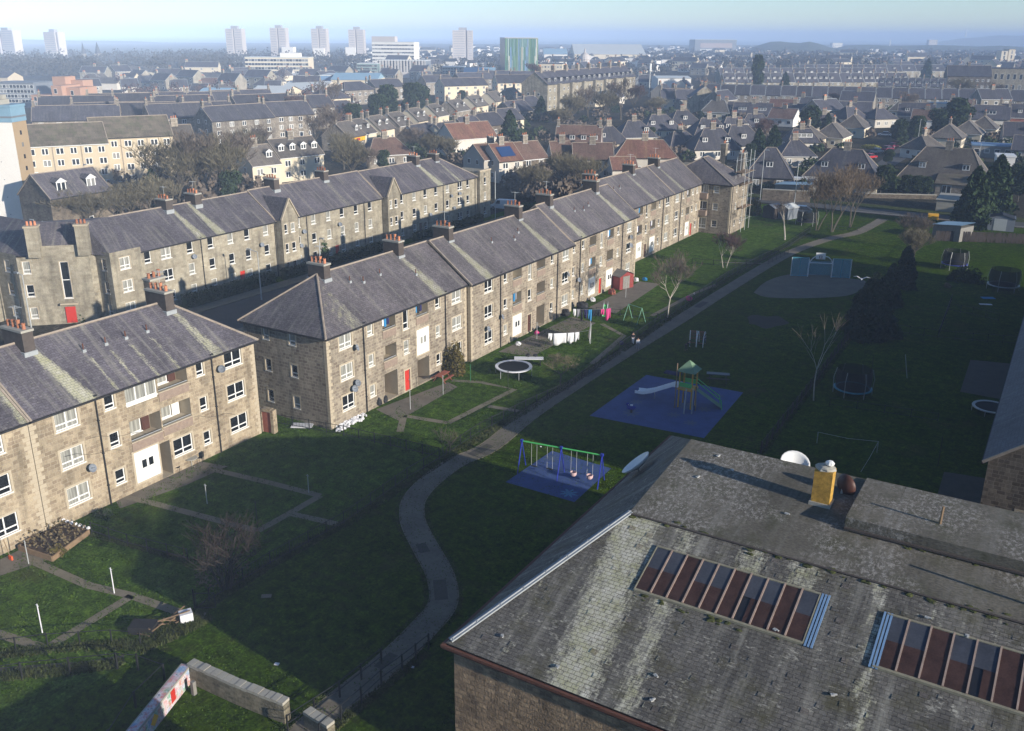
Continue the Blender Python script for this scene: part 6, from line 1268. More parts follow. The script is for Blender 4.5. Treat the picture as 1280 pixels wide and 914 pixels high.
def car(px, py, rot, paint, label, kind='hatch', L=4.3, cat='car'):
    b, wh, hb, hl, pm = car_proto(L, kind=kind); root = E('parked_car' if kind != 'van' else 'parked_van', (*g(px, py), .02), rad(rot), label, cat)
    if paint not in pm: pm[paint] = b.mesh('body', [paint, 'car_black'], False)
    O('body', pm[paint], root)
    for x in (.8, L - .85):
        for y in (-.8, .8): q = O('wheel', wh, root, (x, y, .32)); O('rim', hb, q)
    for y in (-.6, .6): O('headlight', hl, root, (0, y, .65))
car(614, 261, 8, 'car_white', 'white van parked on the street end by the long garden hedge', 'van', 5.0, 'van')
for i, (px, py, r, p, l) in enumerate([(1097, 170, 8, 'car_white', 'white estate car parked across the mouth of the street'), (1127, 173, 250, 'car_red', 'red car farthest up the side street'), (1131, 181, 250, 'car_red', 'red car second from the top of the side street'), (1122, 184, 250, 'car_maroon', 'maroon car between two red ones in the side street'), (1114, 188, 250, 'car_maroon', 'dark maroon car in the middle of the side street'),
    (1101, 191, 250, 'car_silver', 'grey-blue car between the maroon and the nearest red one'), (1093, 198, 250, 'car_red', 'red car nearest the camera in the side street'), (1083, 203, 250, 'car_blue', 'blue car at the bottom of the side street'), (985, 266, 10, 'car_blue', 'dark blue car behind the garden sheds'), (794, 186, 40, 'car_black', 'black car outside the semi-detached houses'), (800, 189, 40, 'car_silver', 'silver car outside the semi-detached houses, right of the black one'),
    (812, 184, 40, 'car_blue', 'dark blue car beside the round green bush'), (605, 186, 30, 'car_white', 'small white van behind the red-roofed house'), (490, 176, 20, 'car_blue', 'blue car on the bend beyond the corner shop'), (476, 177, 20, 'car_silver', 'grey car on the bend, left of the blue one'), (862, 166, 60, 'car_white', 'white and green van among the roofs left of the reddish tree'), (1150, 153, 100, 'car_white', 'white car beyond the top of the side street'), (1160, 156, 100, 'car_black', 'black car beyond the top of the side street'), (445, 181, 20, 'car_white', 'white car outside the corner shop')]): car(px, py, r, p, l)
# ---------------------------------------------------------------- middle distance
RCAM = -59.0
def HP(label, px, py, rot, w, d=9, eave=3.0, ridge=6.4, z=0, **k): 
    v, u = g(px, py, z); return house(label, v, u, rad(rot), w, d, eave, ridge, **k)
def wpx(px0, py, px1, rot): return (px1 - px0) * mpp((px0 + px1) / 2, py) / max(.3, abs(math.cos(rad(rot - RCAM))))
# white clad tower at the left edge
tw = g(37, 283); rt = rad(-60); dx, dy = math.cos(rt + math.pi / 2), math.sin(rt + math.pi / 2)
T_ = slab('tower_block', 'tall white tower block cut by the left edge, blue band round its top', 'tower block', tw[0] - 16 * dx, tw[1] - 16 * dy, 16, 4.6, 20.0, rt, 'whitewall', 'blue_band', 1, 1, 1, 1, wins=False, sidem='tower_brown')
MB().box(-4.7, .08, -.1, 16.08, 17.6, 20.003).build('blue_band', 'blue_band', T_); MB().box(-4.75, .13, -.15, 16.13, 18.3, 18.6).build('dark_band', 'grey_clad', T_)
MB().box(-4, -1, 9, 14, 20.4, 21.2).box(-4, -2.5, 12, 13.6, 21.2, 21.9).build('rooftop_plant', 'concrete', T_); MB().box(-9.2, .12, 15.7, 16.14, 0, 17.6).build('corner_strip', 'white', T_) if False else None
for z in (2.0, 5.0, 8.0, 11, 14):
    for y in (10.6, 13.0): flat_window(T_, (0, 0), math.pi / 2, y - .5, z, 1.1, 1.1, 1) if y < 11 and z < 9 else MB().box(0, .06, y, y + .12, z, z + .12).build('wall_vent', 'grey_clad', T_)
for z in range(1, 17, 2):
    for a in (2.0,): MB().box(-a - .5, -a, 16.0, 16.06, z + .4, z + 1.1).build('side_window', 'pane_far', T_)
# yellow rendered flats
def flats(label, px, py, rot, w, d, eave, ridge, floors, win, wm, rm='felt_brown', z=0, **k):
    v, u = g(px, py, z); return house(label, v, u, rad(rot), w, d, eave, ridge, wm=wm, rm=rm, floors=floors, win=win, chim=0, cat='block of flats', name='flats_block', **k)
f1 = flats('pale yellow rendered flats with a brown roof, the longer right-hand block', 125, 234, -29, 16.5, 10, 10.6, 14.4, 4, 6, 'harl_yellow'); f2 = flats('pale yellow rendered flats with a brown roof, the lower left-hand block behind the stone house', 38, 244, -29, 16.3, 10, 10.0, 13.8, 4, 6, 'harl_yellow')
for f in (f1, f2):
    for y in (5.4, 10.9): MB().box(.01, .12, y, y + .15, 0, 10).build('drainpipe', 'ridge_tile', f)
    MB().box(-9.9, -.1, -.1, .1, 10.2, 14).build('fire_wall', 'concrete', f) if False else None
HP('grey-roofed stone end house joined to the yellow flats', 211, 227, -29, 7, 10, 8.5, 12, chim=1, floors=3, win=2, wm='granite_house', rm='slate_warm')
# stone house with two white dormers
v, u = g(62, 247, 6.4); sh_ = house('stone house with two big white-framed dormers beside the tower block', v, u, 0, 11.5, 8.5, 6.4, 9.8, wm='granite_dark', floors=1, win=0, chim=0, rm='slate_near')
for y in (3.0, 8.6): dormer(sh_, -1.0, y, 6.7, 1.6, 1.8, 2.4, 'gable', 'white', 'slate_near')
for a, z in ((6.2, 3.6), (9.6, 3.6), (6.6, .8)): flat_window(sh_, (0, 0), math.pi / 2, a, z, .9, 1.5, 1)
# grey mansard houses behind the bare trees
for i, (px, py, w, l) in enumerate([(318, 240, 7, 'grey mansard house with paired arched dormers, left of two behind the opposite row'), (352, 228, 12, 'longer grey mansard house with four dormers behind the opposite row')]):
    HP(l, px, py, -12, w, 9, 5.6, 9.2, dorm=2 if i == 0 else 4, rm='slate_warm', wm='cream', floors=2, win=3 if i else 2, chim=1, dstyle='gable')
# dark slate tenements left of centre
for i, (px, py, rot, w, l) in enumerate([(45, 184, -40, 24, 'dark slate tenement behind the yellow flats, nearest the tower'), (95, 178, -35, 24, 'dark slate tenement behind the yellow flats with a small stone gable'), (52, 165, -40, 24, 'second line of dark slate roofs behind the flats, left end'), (112, 160, -40, 24, 'second line of dark slate roofs behind the flats, middle'), (150, 178, -35, 19, 'dark slate tenement behind the right end of the yellow flats'),
    (192, 180, -25, 20, 'slate-roofed tenement with grey walls above the bare trees'), (168, 158, -30, 20, 'dark slate roof in front of the pale blue warehouse roof'), (236, 176, -30, 15, 'grey stone tenement left of the bluish-walled one'), (268, 184, -10, 22, 'bluish shaded tenement with a line of white windows above the bare trees'), (335, 176, -18, 17, 'lit stone tenement end above the grey mansard houses'), (300, 162, -20, 24, 'dark-roofed tenement behind the bluish one'), (370, 163, -18, 16, 'stone tenement left of the far bare trees'), (200, 164, -28, 20, 'dark slate roof left of the cream terrace')]):
    HP(l, px, py, rot, w, 10, 7.6, 11.4, wm='granite_house', floors=3, win=5, chim=2, rm='slate_mid', pots=4, group='tenements left of centre')
for i, (px, py, w, l) in enumerate([(240, 152, 20, 'cream-walled slate terrace, left half'), (268, 149, 24, 'cream-walled slate terrace, right half with a red panel')]):
    t_ = HP(l, px, py, -30, w, 10, 7.2, 10.6, wm='cream', floors=2, win=5, chim=2)
    if i: MB().box(.02, .2, 12, 15, 3.5, 7.2).build('red_panel', 'car_red', t_)
# tenements and semis in the centre
cen = [(401, 146, -10, 16, 7.0, 10.4, 2, 'hip-roofed pale tenement below the long white warehouse', 4.0), (432, 132, -10, 18, 7.0, 10.4, 2, 'hip-roofed tenement behind the dark conifers, left', 4.0), (470, 127, -15, 18, 7.0, 10.4, 2, 'slate tenement right of the long white warehouse', 0), (420, 160, -10, 13, 5.5, 9, 2, 'low hip-roofed house at the foot of the conifers', 3.5),
    (533, 119, -25, 18, 6.8, 10.4, 2, 'stone tenement with a pointed gable behind the conifers', 0), (556, 127, -25, 26, 7.6, 11, 3, 'long lit tenement with small square windows above the terrace street', 0), (575, 113, -25, 24, 6.5, 10, 2, 'slate terrace below the green low office', 0), (622, 121, -40, 24, 7.4, 11.4, 3, 'pale tenement to the left of the big gabled tenement', 0), (600, 108, -40, 26, 6, 9.5, 2, 'dark slate terrace in front of the striped glass tower', 0), (640, 110, -45, 28, 6.5, 10, 2, 'dark terrace right below the striped glass tower', 0)]
for px, py, rot, w, e, r, fl, l, hip in cen: HP(l, px, py, rot, w, 10, e, r, wm='granite_house' if 'lit' not in l and 'pale' not in l else 'cream', floors=fl, win=5, chim=2, hip=hip, rm='slate_mid')  # tenement labelled lit gets paler walls, its sunlight put into the colour
# big gabled tenement with chimneys and dormers
a0 = g(684, 139); a1 = g(793, 122.5); Lb = math.hypot(a1[0] - a0[0], a1[1] - a0[1]); rb = math.atan2(a1[1] - a0[1], a1[0] - a0[0]) - math.pi / 2
BT = house('long four-storey tenement with a blank gable, many chimneys and a line of dormers', a0[0], a0[1], rb, Lb, 13, 11.5, 16.5, wm='granite_grey', floors=3, win=22, chim=0, rm='slate_mid', cat='tenement', name='tenement_block')
RB = [k for k in kids(BT) if k.name.startswith('roof')][0]
for i in range(8): chimney(RB, -6.5, Lb * (i + .4) / 8, 15.6, 1.6, 1.6, 3.0, 5, 'granite_house')
for i in range(17): dormer(RB, -.9, Lb * (i + .5) / 17, 12.0, 2.2, 1.7, 2.2, 'flat', 'white', 'slate_mid')
for i in range(7): MB().box(0, 1.5, Lb * (i + .72) / 8, Lb * (i + .72) / 8 + 2.2, 0, 11.4).build('bay', 'granite_grey', BT)
# terrace street running away from the corner shop
row = [(437, 190), (452, 186), (476, 180), (500, 174), (524, 167), (548, 160), (572, 153), (596, 146), (620, 139), (642, 133)]
sd = {0: 'above the yellow shop sign', 1: 'right of the corner shop'}
for i, (px, py) in enumerate(row):
    hh = HP(f'{ORD[i]} dormered stone house from the left along the terrace street' + (' ' + sd[i] if i in sd else ''), px, py, 11, 9.6 if i < 6 else 13, 9, 4.2, 8.0, wm='cream' if i % 3 else 'granite_house', dorm=2, win=3, chim=2, rm='slate_warm', group='terrace street', dstyle='flat' if i % 2 else 'gable', floors=1)
    if i == 0: MB().box(.02, .5, .5, 8.8, 2.6, 3.7).build('shop_sign', 'sign_yellow', hh); MB().box(.5, .55, 3.6, 5.6, 2.8, 3.5).build('sign_panel', 'car_red', hh)
for i, (px, py, w) in enumerate([(527, 191, 13), (560, 188, 12), (585, 178, 12), (606, 172, 12), (628, 165, 13), (640, 152, 14), (655, 145, 14)]):
    HP(f'{ORD[i]} slate-roofed house from the left in the nearer side of the terrace street', px, py, 5 if i < 3 else -5, w, 9, 3.8, 7.4, wm=['granite_dark', 'cream', 'granite_house'][i % 3], dorm=i % 3, win=3, chim=2, rm='slate_mid', group='nearer side of the terrace street', dstyle='flat')
# villas right behind the long row
V = [('red-tiled house with a lit gable, behind the row of chimneys', 568, 196, -20, 15, 9, 4.8, 8.6, dict(rm='tile_red', wm='harl', win=3, chim=1, floors=1)), ('grey rendered house left of the gable with solar panels', 605, 228, -20, 10, 8, 5.2, 8.2, dict(rm='tile_brown', wm='harl', win=2, floors=2, chim=1)),
     ('brown-tiled curved house beside the bare trees and corner shop', 462, 210, -30, 12, 9, 3.2, 6.8, dict(rm='tile_brown', wm='granite_house', win=3, chim=1, floors=1, hip=3)), ('brown-tiled semi behind the bare green tree', 716, 224, -58, 9.5, 8, 4.8, 8.0, dict(rm='tile_brown', wm='harl', win=3, chim=1, floors=2)),
     ('brown-tiled semi left of the bare green tree', 690, 222, -50, 6, 8, 4.8, 8.0, dict(rm='tile_brown', wm='harl', win=2, chim=1, floors=2)), ('wide russet-tiled house above the ridge of the long row', 768, 219, -60, 15, 9, 4.4, 8.0, dict(rm='tile_red', wm='harl', win=4, chim=1, floors=1, hip=3)), ('low red-tiled annexe poking above the long row', 765, 229, -50, 6, 6, 3.2, 5.6, dict(rm='tile_red', wm='harl', win=1, chim=0)),
     ('pink-grey mansard semi with four dormers', 693, 197, -68, 12.5, 10, 3.2, 8.4, dict(rm='tile_brown', wm='harl_pink', win=4, chim=2, dorm=4, dstyle='flat')), ('hip-roofed bungalow just right of the pink-grey mansard', 744, 192, -50, 10, 10, 3.0, 7.4, dict(hip=4, dorm=2, chim=1, wm='cream', win=3)), ('hip-roofed bungalow second right of the pink-grey mansard', 775, 184, -45, 12, 10, 3.0, 7.4, dict(hip=4, dorm=2, chim=1, wm='cream', win=4)),
     ('hip-roofed bungalow third right of the pink-grey mansard', 806, 174, -45, 13, 10, 3.0, 7.4, dict(hip=4, dorm=2, chim=1, wm='cream', win=4)), ('hip-roofed bungalow fourth right of the pink-grey mansard', 838, 166, -45, 12, 10, 3.0, 7.2, dict(hip=4, dorm=1, chim=1, wm='harl', win=4)), ('small dark-roofed house above the fourth row block', 838, 196, -40, 10, 9, 3, 6.4, dict(hip=3, chim=1, win=3)),
     ('white-fronted house with a lit gable below the long white shed', 826, 137, -60, 12, 9, 5, 9, dict(wm='cream', win=3, chim=2, floors=2)), ('dark gabled house beside the white-fronted one', 845, 138, -55, 12, 9, 5, 9, dict(wm='granite_house', win=3, chim=2, floors=2)), ('stone house with a pointed sunlit gable, left of the semis', 858, 140, -150, 9, 12, 7.0, 11.5, dict(wm='granite_grey', win=2, chim=2, floors=2)),
     ('semi with white dormers above blue window frames, left one of two', 880, 151, -80, 15, 9, 3.4, 7.4, dict(dorm=2, chim=1, win=4, wm='granite_house', dstyle='flat', dw=3.0)), ('semi with white dormers above blue window frames, right one of two', 914, 153, -80, 15, 9, 3.4, 7.4, dict(dorm=2, chim=1, win=4, wm='granite_house', dstyle='flat', dw=3.0)),
     ('dormer bungalow below the two semis, left', 868, 180, -50, 12, 10, 3, 7.4, dict(hip=3.5, dorm=2, chim=1, win=3)), ('dormer bungalow below the two semis, with a skylight, right', 900, 178, -50, 12, 10, 3, 7.4, dict(hip=3.5, dorm=2, chim=1, win=3)), ('steep slate bungalow above the hipped end block', 868, 200, -50, 13, 10, 3, 8, dict(hip=4, dorm=2, chim=1, win=3)), ('slate bungalow between the end block and dark conifers', 905, 195, -45, 13, 10, 3, 8, dict(hip=4, dorm=1, chim=1, win=3)),
     ('hip-roofed bungalow with rooflights behind the scaffolding', 930, 236, -75, 10, 11, 3.0, 8.6, dict(hip=4, dorm=1, chim=0, win=2, wm='granite_dark')), ('dark-roofed bungalow by the tall conifers, right of the scaffolding', 975, 209, -60, 9, 10, 3, 6.6, dict(hip=3.5, dorm=0, chim=1, win=2, wm='harl')),
     ('broad slate bungalow behind the three bare trees, orange pots on its stack', 1003, 236, -86, 15.5, 11, 3.2, 8.6, dict(hip=4.5, dorm=2, chim=1, win=4, wm='cream', dstyle='flat')), ('broad brown-slate bungalow facing the green above the hedge', 1120, 238, -90, 17.5, 12, 3.2, 9.2, dict(hip=4.0, dorm=2, chim=1, win=5, wm='cream', dstyle='flat', rm='slate_warm')),
     ('brown hip-roofed semi beside the side street, nearest', 1022, 189, 0, 9, 9, 3.4, 7.0, dict(hip=3.5, chim=1, win=3, wm='cream', rm='slate_warm')), ('brown hip-roofed semi beside the side street, second', 1052, 186, 0, 12, 9, 3.4, 7.2, dict(hip=3.5, chim=1, win=4, wm='cream', rm='slate_warm')), ('brown hip-roofed semi beside the side street, third', 1078, 173, 0, 12, 9, 3.4, 7.2, dict(hip=3.5, chim=1, win=4, wm='cream', rm='slate_warm')),
     ('small hip-roofed house at the top of the side street', 1093, 160, -40, 10, 9, 3.4, 6.8, dict(hip=3.5, chim=1, win=3)), ('flat-dormered white house left of the brown semis', 985, 190, -60, 9, 8, 3, 6.4, dict(hip=2, dorm=1, dw=5, dstyle='flat', chim=1, win=2, wm='harl')),
     ('brown hip-roofed semi right of the side street, nearest', 1200, 187, 0, 11, 9, 3.4, 7.0, dict(hip=3.5, chim=1, win=4, wm='cream', rm='slate_warm')), ('brown hip-roofed semi right of the side street, second', 1224, 181, 0, 11, 9, 3.4, 7.0, dict(hip=3.5, chim=1, win=4, wm='cream', rm='slate_warm')), ('brown hip-roofed semi right of the side street, third', 1243, 174, 0, 11, 9, 3.4, 7.0, dict(hip=3.5, chim=1, win=4, wm='cream', rm='slate_warm')),
     ('small brown bungalow in front of the first of the right-hand semis', 1158, 200, -20, 9, 8, 3.0, 6.2, dict(hip=3, chim=1, win=2, rm='slate_warm')), ('house with a white square dormer right of the huge dark conifer', 1211, 162, -80, 13, 9, 4.2, 8.6, dict(dorm=1, dw=3.4, dstyle='flat', chim=2, win=3)), ('slate house with a brick wall at the far right edge', 1246, 160, -80, 14, 9, 4.2, 8.6, dict(dorm=1, chim=2, win=3, wm='brick_red')), ('dark bungalow at the right edge below the white-dormered house', 1252, 182, -80, 14, 9, 3.2, 7, dict(chim=1, win=3, dorm=1, dstyle='flat')),
     ('slate house left of the huge dark conifer', 1120, 157, -80, 13, 9, 4.0, 8.4, dict(dorm=2, chim=2, win=3)), ('red-roofed low house in front of the second terrace', 960, 142, -80, 10, 8, 3, 6, dict(rm='tile_red', win=2, chim=0)), ('white-windowed dark house right of the red-roofed low one', 975, 155, -80, 9, 8, 3.4, 7.6, dict(dorm=1, chim=1, win=2, dstyle='flat')), ('slate house with a wide white dormer behind the round conifer clump', 1044, 152, -80, 13, 9, 3.4, 7.6, dict(dorm=2, chim=1, win=3, dstyle='flat')),
     ('hip-roofed brown house behind the third brown semi', 1058, 160, -30, 11, 9, 3.4, 7.4, dict(hip=3.5, chim=1, win=3)), ('long-roofed dark house above the white garage at the right edge', 1262, 200, -88, 12, 9, 3, 6.4, dict(chim=1, win=3)), ('slate house left of the tall pine-shaded street', 1010, 170, -60, 12, 9, 3.2, 7, dict(hip=3, chim=1, win=3, dorm=1)), ('low slate house under the reddish bare tree', 925, 170, -60, 11, 9, 3.2, 7, dict(hip=3, chim=1, win=3, dorm=1))]
HO = {}
for l, px, py, rot, w, d, e, r, k in V: HO[l] = HP(l, px, py, rot, w, d, e, r, **k)
b_ = HO['broad brown-slate bungalow facing the green above the hedge']
MB().box(0.01, 3.4, 8.3, 17.3, 0, 2.7).build('extension', 'granite_house', b_); MB().f([(3.7, 8.0, 2.7), (3.7, 17.6, 2.7), (-1.6, 17.6, 4.4), (-1.6, 8.0, 4.4)]) ; m = MB(); m.f([(3.7, 8.0, 2.72), (3.7, 17.6, 2.72), (-1.6, 17.6, 4.5), (-1.6, 8.0, 4.5)]); m.f([(3.7, 8.0, 2.6), (3.7, 17.6, 2.6), (3.7, 17.6, 2.72), (3.7, 8.0, 2.72)]); m.build('extension_roof', 'felt_brown', b_)
for a, w in ((9.6, 1.8), (15.0, 1.4)): flat_window(b_, (3.4, 0), math.pi / 2, a, .4 if w > 1.5 else 1.0, w, 2.0 if w > 1.5 else 1.4, 2)
b_ = HO['broad slate bungalow behind the three bare trees, orange pots on its stack']; MB().box(.02, 2.8, -2.6, 3.2, 0, 2.6).build('conservatory', 'white', b_); flat_window(b_, (2.8, 0), math.pi / 2, -2.2, .8, 2.4, 1.5, 3); flat_window(b_, (2.8, 0), math.pi / 2, .6, .8, 2.2, 1.5, 3)
# L-shaped house with solar panels
s_ = HP('house with a lit barge-boarded gable and blue solar panels on red tiles', 624, 229, -20, 7, 8, 5.0, 8.4, rm='tile_red', wm='harl', win=2, floors=2, chim=1); m = MB(); m.f([(-.6, 1.2, 5.75), (-.6, 5.4, 5.75), (-2.9, 5.4, 7.7), (-2.9, 1.2, 7.7)]); o = m.build('solar_panel', 'solar', s_)
HP('brown-roofed wing right of the solar panel house', 652, 225, -20, 8, 8, 4.8, 8.2, rm='tile_brown', wm='granite_dark', win=2, floors=2, chim=1)
# flat-roofed things at the right
slab('garage', 'white flat-roofed garage between dark bushes at the right', 'garage', *g(1244, 212), 4.2, 6, 3.2, rad(-80), 'whitewall', 'white', 1, 1, 1, 1, wins=False); slab('low_building', 'long low flat-roofed building with a blue fascia at the right', 'flat-roofed building', *g(1213, 196), 10.5, 6, 3.2, rad(-82), 'timber_grey', 'blue_flash', 1, 4, 1.4, 1.2); slab('low_building', 'long pale-blue flat roof stretching behind the huge dark conifer', 'flat-roofed building', *g(1160, 139), 42, 8, 3.5, rad(-86), 'harl', 'blue_roof', 1, 4, 1.4, 1.2, wins=False)
wall_([(952, 250), (985, 252), (1012, 253)], 2.2, .5, 'granite_dark', 'rough stone boundary wall behind the garden sheds'); wall_([(1080, 247), (1170, 249)], .8, .4, 'granite_dark', 'dark garden wall above the cross road', 'concrete'); shed(989, 246, 7.5, 5, 2.3, -6, 'timber_grey', 'blue_roof', 'long low shed with a flat blue roof behind the stone wall', mono=True)
slab('garage', 'grey sloping garage block above the cross road', 'garage', *g(1169, 264), 5.6, 9, 2.2, rad(-88), 'concrete', 'concrete', 1, 1, 1, 1, wins=False, roofh=.15)
# long back-to-back terraces on the right
def trow(n, px0, py0, px1, py1, fmt, rot, kind):
    a = Vector(g(px0, py0)); b = Vector(g(px1, py1)); L = (b - a).length; d = (b - a) / L; w = L / n; ra = math.atan2(d.y, d.x) - math.pi / 2
    for i in range(n):
        p = a + d * w * i; R.seed(i * 7 + n)
        house(fmt.format(ORD[i]), p.x, p.y, ra, w - .02, 9.5, kind[0], kind[1], wm=kind[2], rm='slate_mid', dorm=kind[3], dw=kind[4], chim=3 if kind[5] else 2, win=2, floors=2 if kind[0] > 4.5 else 1, group=fmt.format('each').split(' in ')[-1], pots=4, body='granite_house', far='f')
trow(16, 905, 114, 1135, 113, '{} house from the left in the gabled dormer terrace crossed by the tall pine', 0, (5.4, 10.5, 'granite_grey', 2, 1.6, True))
trow(20, 880, 131, 1282, 141, '{} house from the left in the long plain slate terrace', 0, (5.4, 9.6, 'granite_house', 0, 1.6, True))
trow(14, 900, 104, 1110, 103, '{} house from the left in the farthest dormered terrace', 0, (5.4, 10.2, 'granite_grey', 1, 1.8, True))
trow(9, 1096, 118, 1180, 120, '{} house from the left in the short terrace beside the school', 0, (5.2, 9.4, 'granite_house', 1, 1.6, True))
trow(10, 1000, 97, 1180, 97, '{} house from the left in the faint hindmost terrace', 0, (5.4, 10.2, 'granite_grey', 1, 1.8, True))
# school
SX = slab('school_building', 'large stone school with tall paired windows at the right', 'school', *g(1221, 119), wpx(1221, 119, 1300, -75), 18, 15, rad(-80), 'granite_grey', 'slate_mid', 2, 14, 1.6, 3.2, z0=3.0, sidem='granite_dark'); HP('dark shaded wing of the stone school, left of its lit front', 1181, 119, -75, wpx(1181, 119, 1222, -75), 16, 11, 16.5, wm='granite_dark', floors=3, win=8, chim=1)  # side and wing in darker stone: their shade is put into the colour
# ---------------------------------------------------------------- landmarks and sheds farther off
def FB(name, label, cat, px0, px1, yb, yt, dp, wm, rm, floors, cols, ww, wh, off=0, **k):
    v, u = g(px0, yb); s = mpp((px0 + px1) / 2, yb); return slab(name, label, cat, v, u, span(px0, px1, yb) / math.cos(rad(off)), dp, zh((px0 + px1) / 2, yb, yt), rad(RCAM + off) + (640 - (px0 + px1) / 2) / 1227 * 0, wm, rm, floors, cols, ww, wh, **k)
FB('office_block', 'long cream office block with four rows of windows', 'office block', 308, 388, 97, 72, 20, 'cream', 'pale_roof', 4, 20, 2.4, 1.9, z0=3, top=(.1, .5, .55, .86, 3.0, 'whitewall'))
FB('office_block', 'white office block of seven banded storeys, taller stair end at its left', 'office block', 466, 519, 86, 53, 22, 'whitewall', 'pale_roof', 6, 14, 3.0, 1.5, z0=4, top=(.0, .5, .0, .55, 5, 'tower_clad'), off=-8)
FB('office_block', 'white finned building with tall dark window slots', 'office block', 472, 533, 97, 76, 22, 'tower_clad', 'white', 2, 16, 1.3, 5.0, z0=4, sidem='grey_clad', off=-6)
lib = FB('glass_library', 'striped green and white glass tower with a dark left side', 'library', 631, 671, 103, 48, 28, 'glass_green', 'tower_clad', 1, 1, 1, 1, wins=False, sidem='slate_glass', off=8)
rg_ = random.Random(3); Wl = span(631, 671, 103) / math.cos(rad(8)); Hl = zh(651, 103, 48)
for i in range(44): y = Wl * i / 44; z0 = rg_.choice([0, 0, Hl * .2, Hl * .5]); MB().box(.02, .2, y + .1, y + rg_.uniform(.3, 1.1), z0, rg_.choice([Hl - .3, Hl - .3, Hl * .8, Hl * .6])).build('glass_stripe', rg_.choice(['harl', 'glass_stripe_pale', 'glass_stripe_green', 'blue_flash', 'canopy_green']), lib)
def tower(px0, px1, yb, yt, label, off=0, split=.5, low=None):
    s = mpp((px0 + px1) / 2, yb); v, u = g(px0, yb); w = span(px0, px1, yb) * .95; h = zh((px0 + px1) / 2, yb, yt + 2); root = E('tower_block', (v, u, 0), rad(RCAM + off), label, 'tower block', 'white residential towers on the skyline')
    m = MB(); m.box(-12, 0, 0, w * (split - .05), -2, h); m.build('wall', 'tower_clad', root); m = MB(); m.box(-13, -1.2, w * (split + .03), w, -2, h); m.build('wing', 'tower_clad', root); m = MB(); m.box(-11, -2.5, w * (split - .05), w * (split + .03), -2, h); m.box(-9, -3, w * .3, w * .7, h, h + 3); m.build('core', 'tower_shade', root)
    n = 14
    for f in range(n):
        z = h * (f + .3) / n
        for a, b, x in ((.06, split - .1, 0), (split + .08, .95, -1.2)):
            q = MB(); q.box(x, x + .05, w * a, w * b, z, z + h * .3 / n); q.build('window_band', 'tower_shade', root)
    if low: m = MB(); m.box(-8, 3, *[w * k for k in low[:2]], -2, h * low[2]); m.build('lower_wing', 'whitewall', root)
tower(-2, 31, 76, 36, 'wide pale tower at the far left, railing on its roof', -20, .3); tower(59, 82, 76, 38, 'second pale tower from the left, a dark mast on its roof', -16, .88)
tower(285, 307, 78, 34, 'pale tower above the wood, left of the long cream office block', -6, .5); tower(340, 361, 78, 33, 'pale tower rising behind the long cream office block', -5, .5, (.75, 1.5, .45)); tower(391, 411, 78, 34, 'pale tower with a low white wing, right of the cream office block', -5, .52, (.1, .85, .42)); tower(437, 457, 78, 35, 'pale tower just left of the banded white office block', -3, .5, (-.2, .45, .46)); tower(566, 592, 80, 36, 'broad pale tower standing alone left of the striped glass tower', 0, .7)
# big sheds
def bigshed(px0, px1, yb, yt, dp, wm, rm, label, off=0, ridge=0, sidem=None, cat='warehouse', arc=False):
    s = mpp((px0 + px1) / 2, yb); v, u = g(px0, yb); w = span(px0, px1, yb) / math.cos(rad(off)); h = zh((px0 + px1) / 2, yb, yt); root = E('warehouse', (v, u, 0), rad(RCAM + off), label, cat); m = MB(); m.box(-dp, 0, 0, w, -2, h); m.build('wall', wm, root)
    r = MB(); n = 9
    for i in range(n):
        f = (lambda t: h + .05 + ridge * math.sin(math.pi * t)) if arc else (lambda t: h + .05 + ridge * (1 - abs(2 * t - 1)))
        a, b = i / n, (i + 1) / n
        if not arc: a, b = (0, .5) if i == 0 else (.5, 1) if i == 1 else (0, 0)
        if b > a: r.f([(.5 - (dp + 1) * a, -.5, f(a)), (.5 - (dp + 1) * a, w + .5, f(a)), (.5 - (dp + 1) * b, w + .5, f(b)), (.5 - (dp + 1) * b, -.5, f(b))])
    r.build('roof', rm, root); g_ = MB(); g_.f([(-dp, .01, h - .01), (0, .01, h - .01), (-dp / 2, .01, h + ridge * .96)]); g_.f([(-dp, w, h), (0, w, h), (-dp / 2, w, h + ridge * .96)]); g_.build('gable', sidem or wm, root); return root
bigshed(415, 472, 121, 100, 34, 'cream', 'blue_roof', 'long cream warehouse with a pale blue roof and grey-blue end wall', 0, 3, 'blue_roof'); FB('warehouse', 'grey-blue end bay of the long cream warehouse', 'warehouse', 400, 415, 119, 95, 30, 'blue_flash', 'pale_roof', 1, 1, 3, 3, z0=5)
bigshed(303, 350, 133, 124, 42, 'cream', 'pale_roof', 'white-roofed shed with its gable to the left, nearer of two', -8, 5); bigshed(345, 400, 124, 116, 46, 'harl', 'pale_roof', 'white-roofed shed farther back, beside the grey-blue end wall', -8, 5); bigshed(107, 262, 146, 138, 34, 'cream', 'blue_roof', 'very long shed with a pale blue roof behind the slate tenements', -6, 4); bigshed(115, 205, 132, 127, 26, 'harl', 'pale_roof', 'pale flat shed with rooflights behind the long blue roof', -6, 2); bigshed(246, 284, 128, 122, 24, 'blue_roof', 'blue_roof', 'shed with a curved blue-green roof', -6, 4, None, 'warehouse', True); bigshed(280, 296, 126, 121, 20, 'green_arc', 'green_arc', 'small bright green shed beside the curved roof', -6, 3)
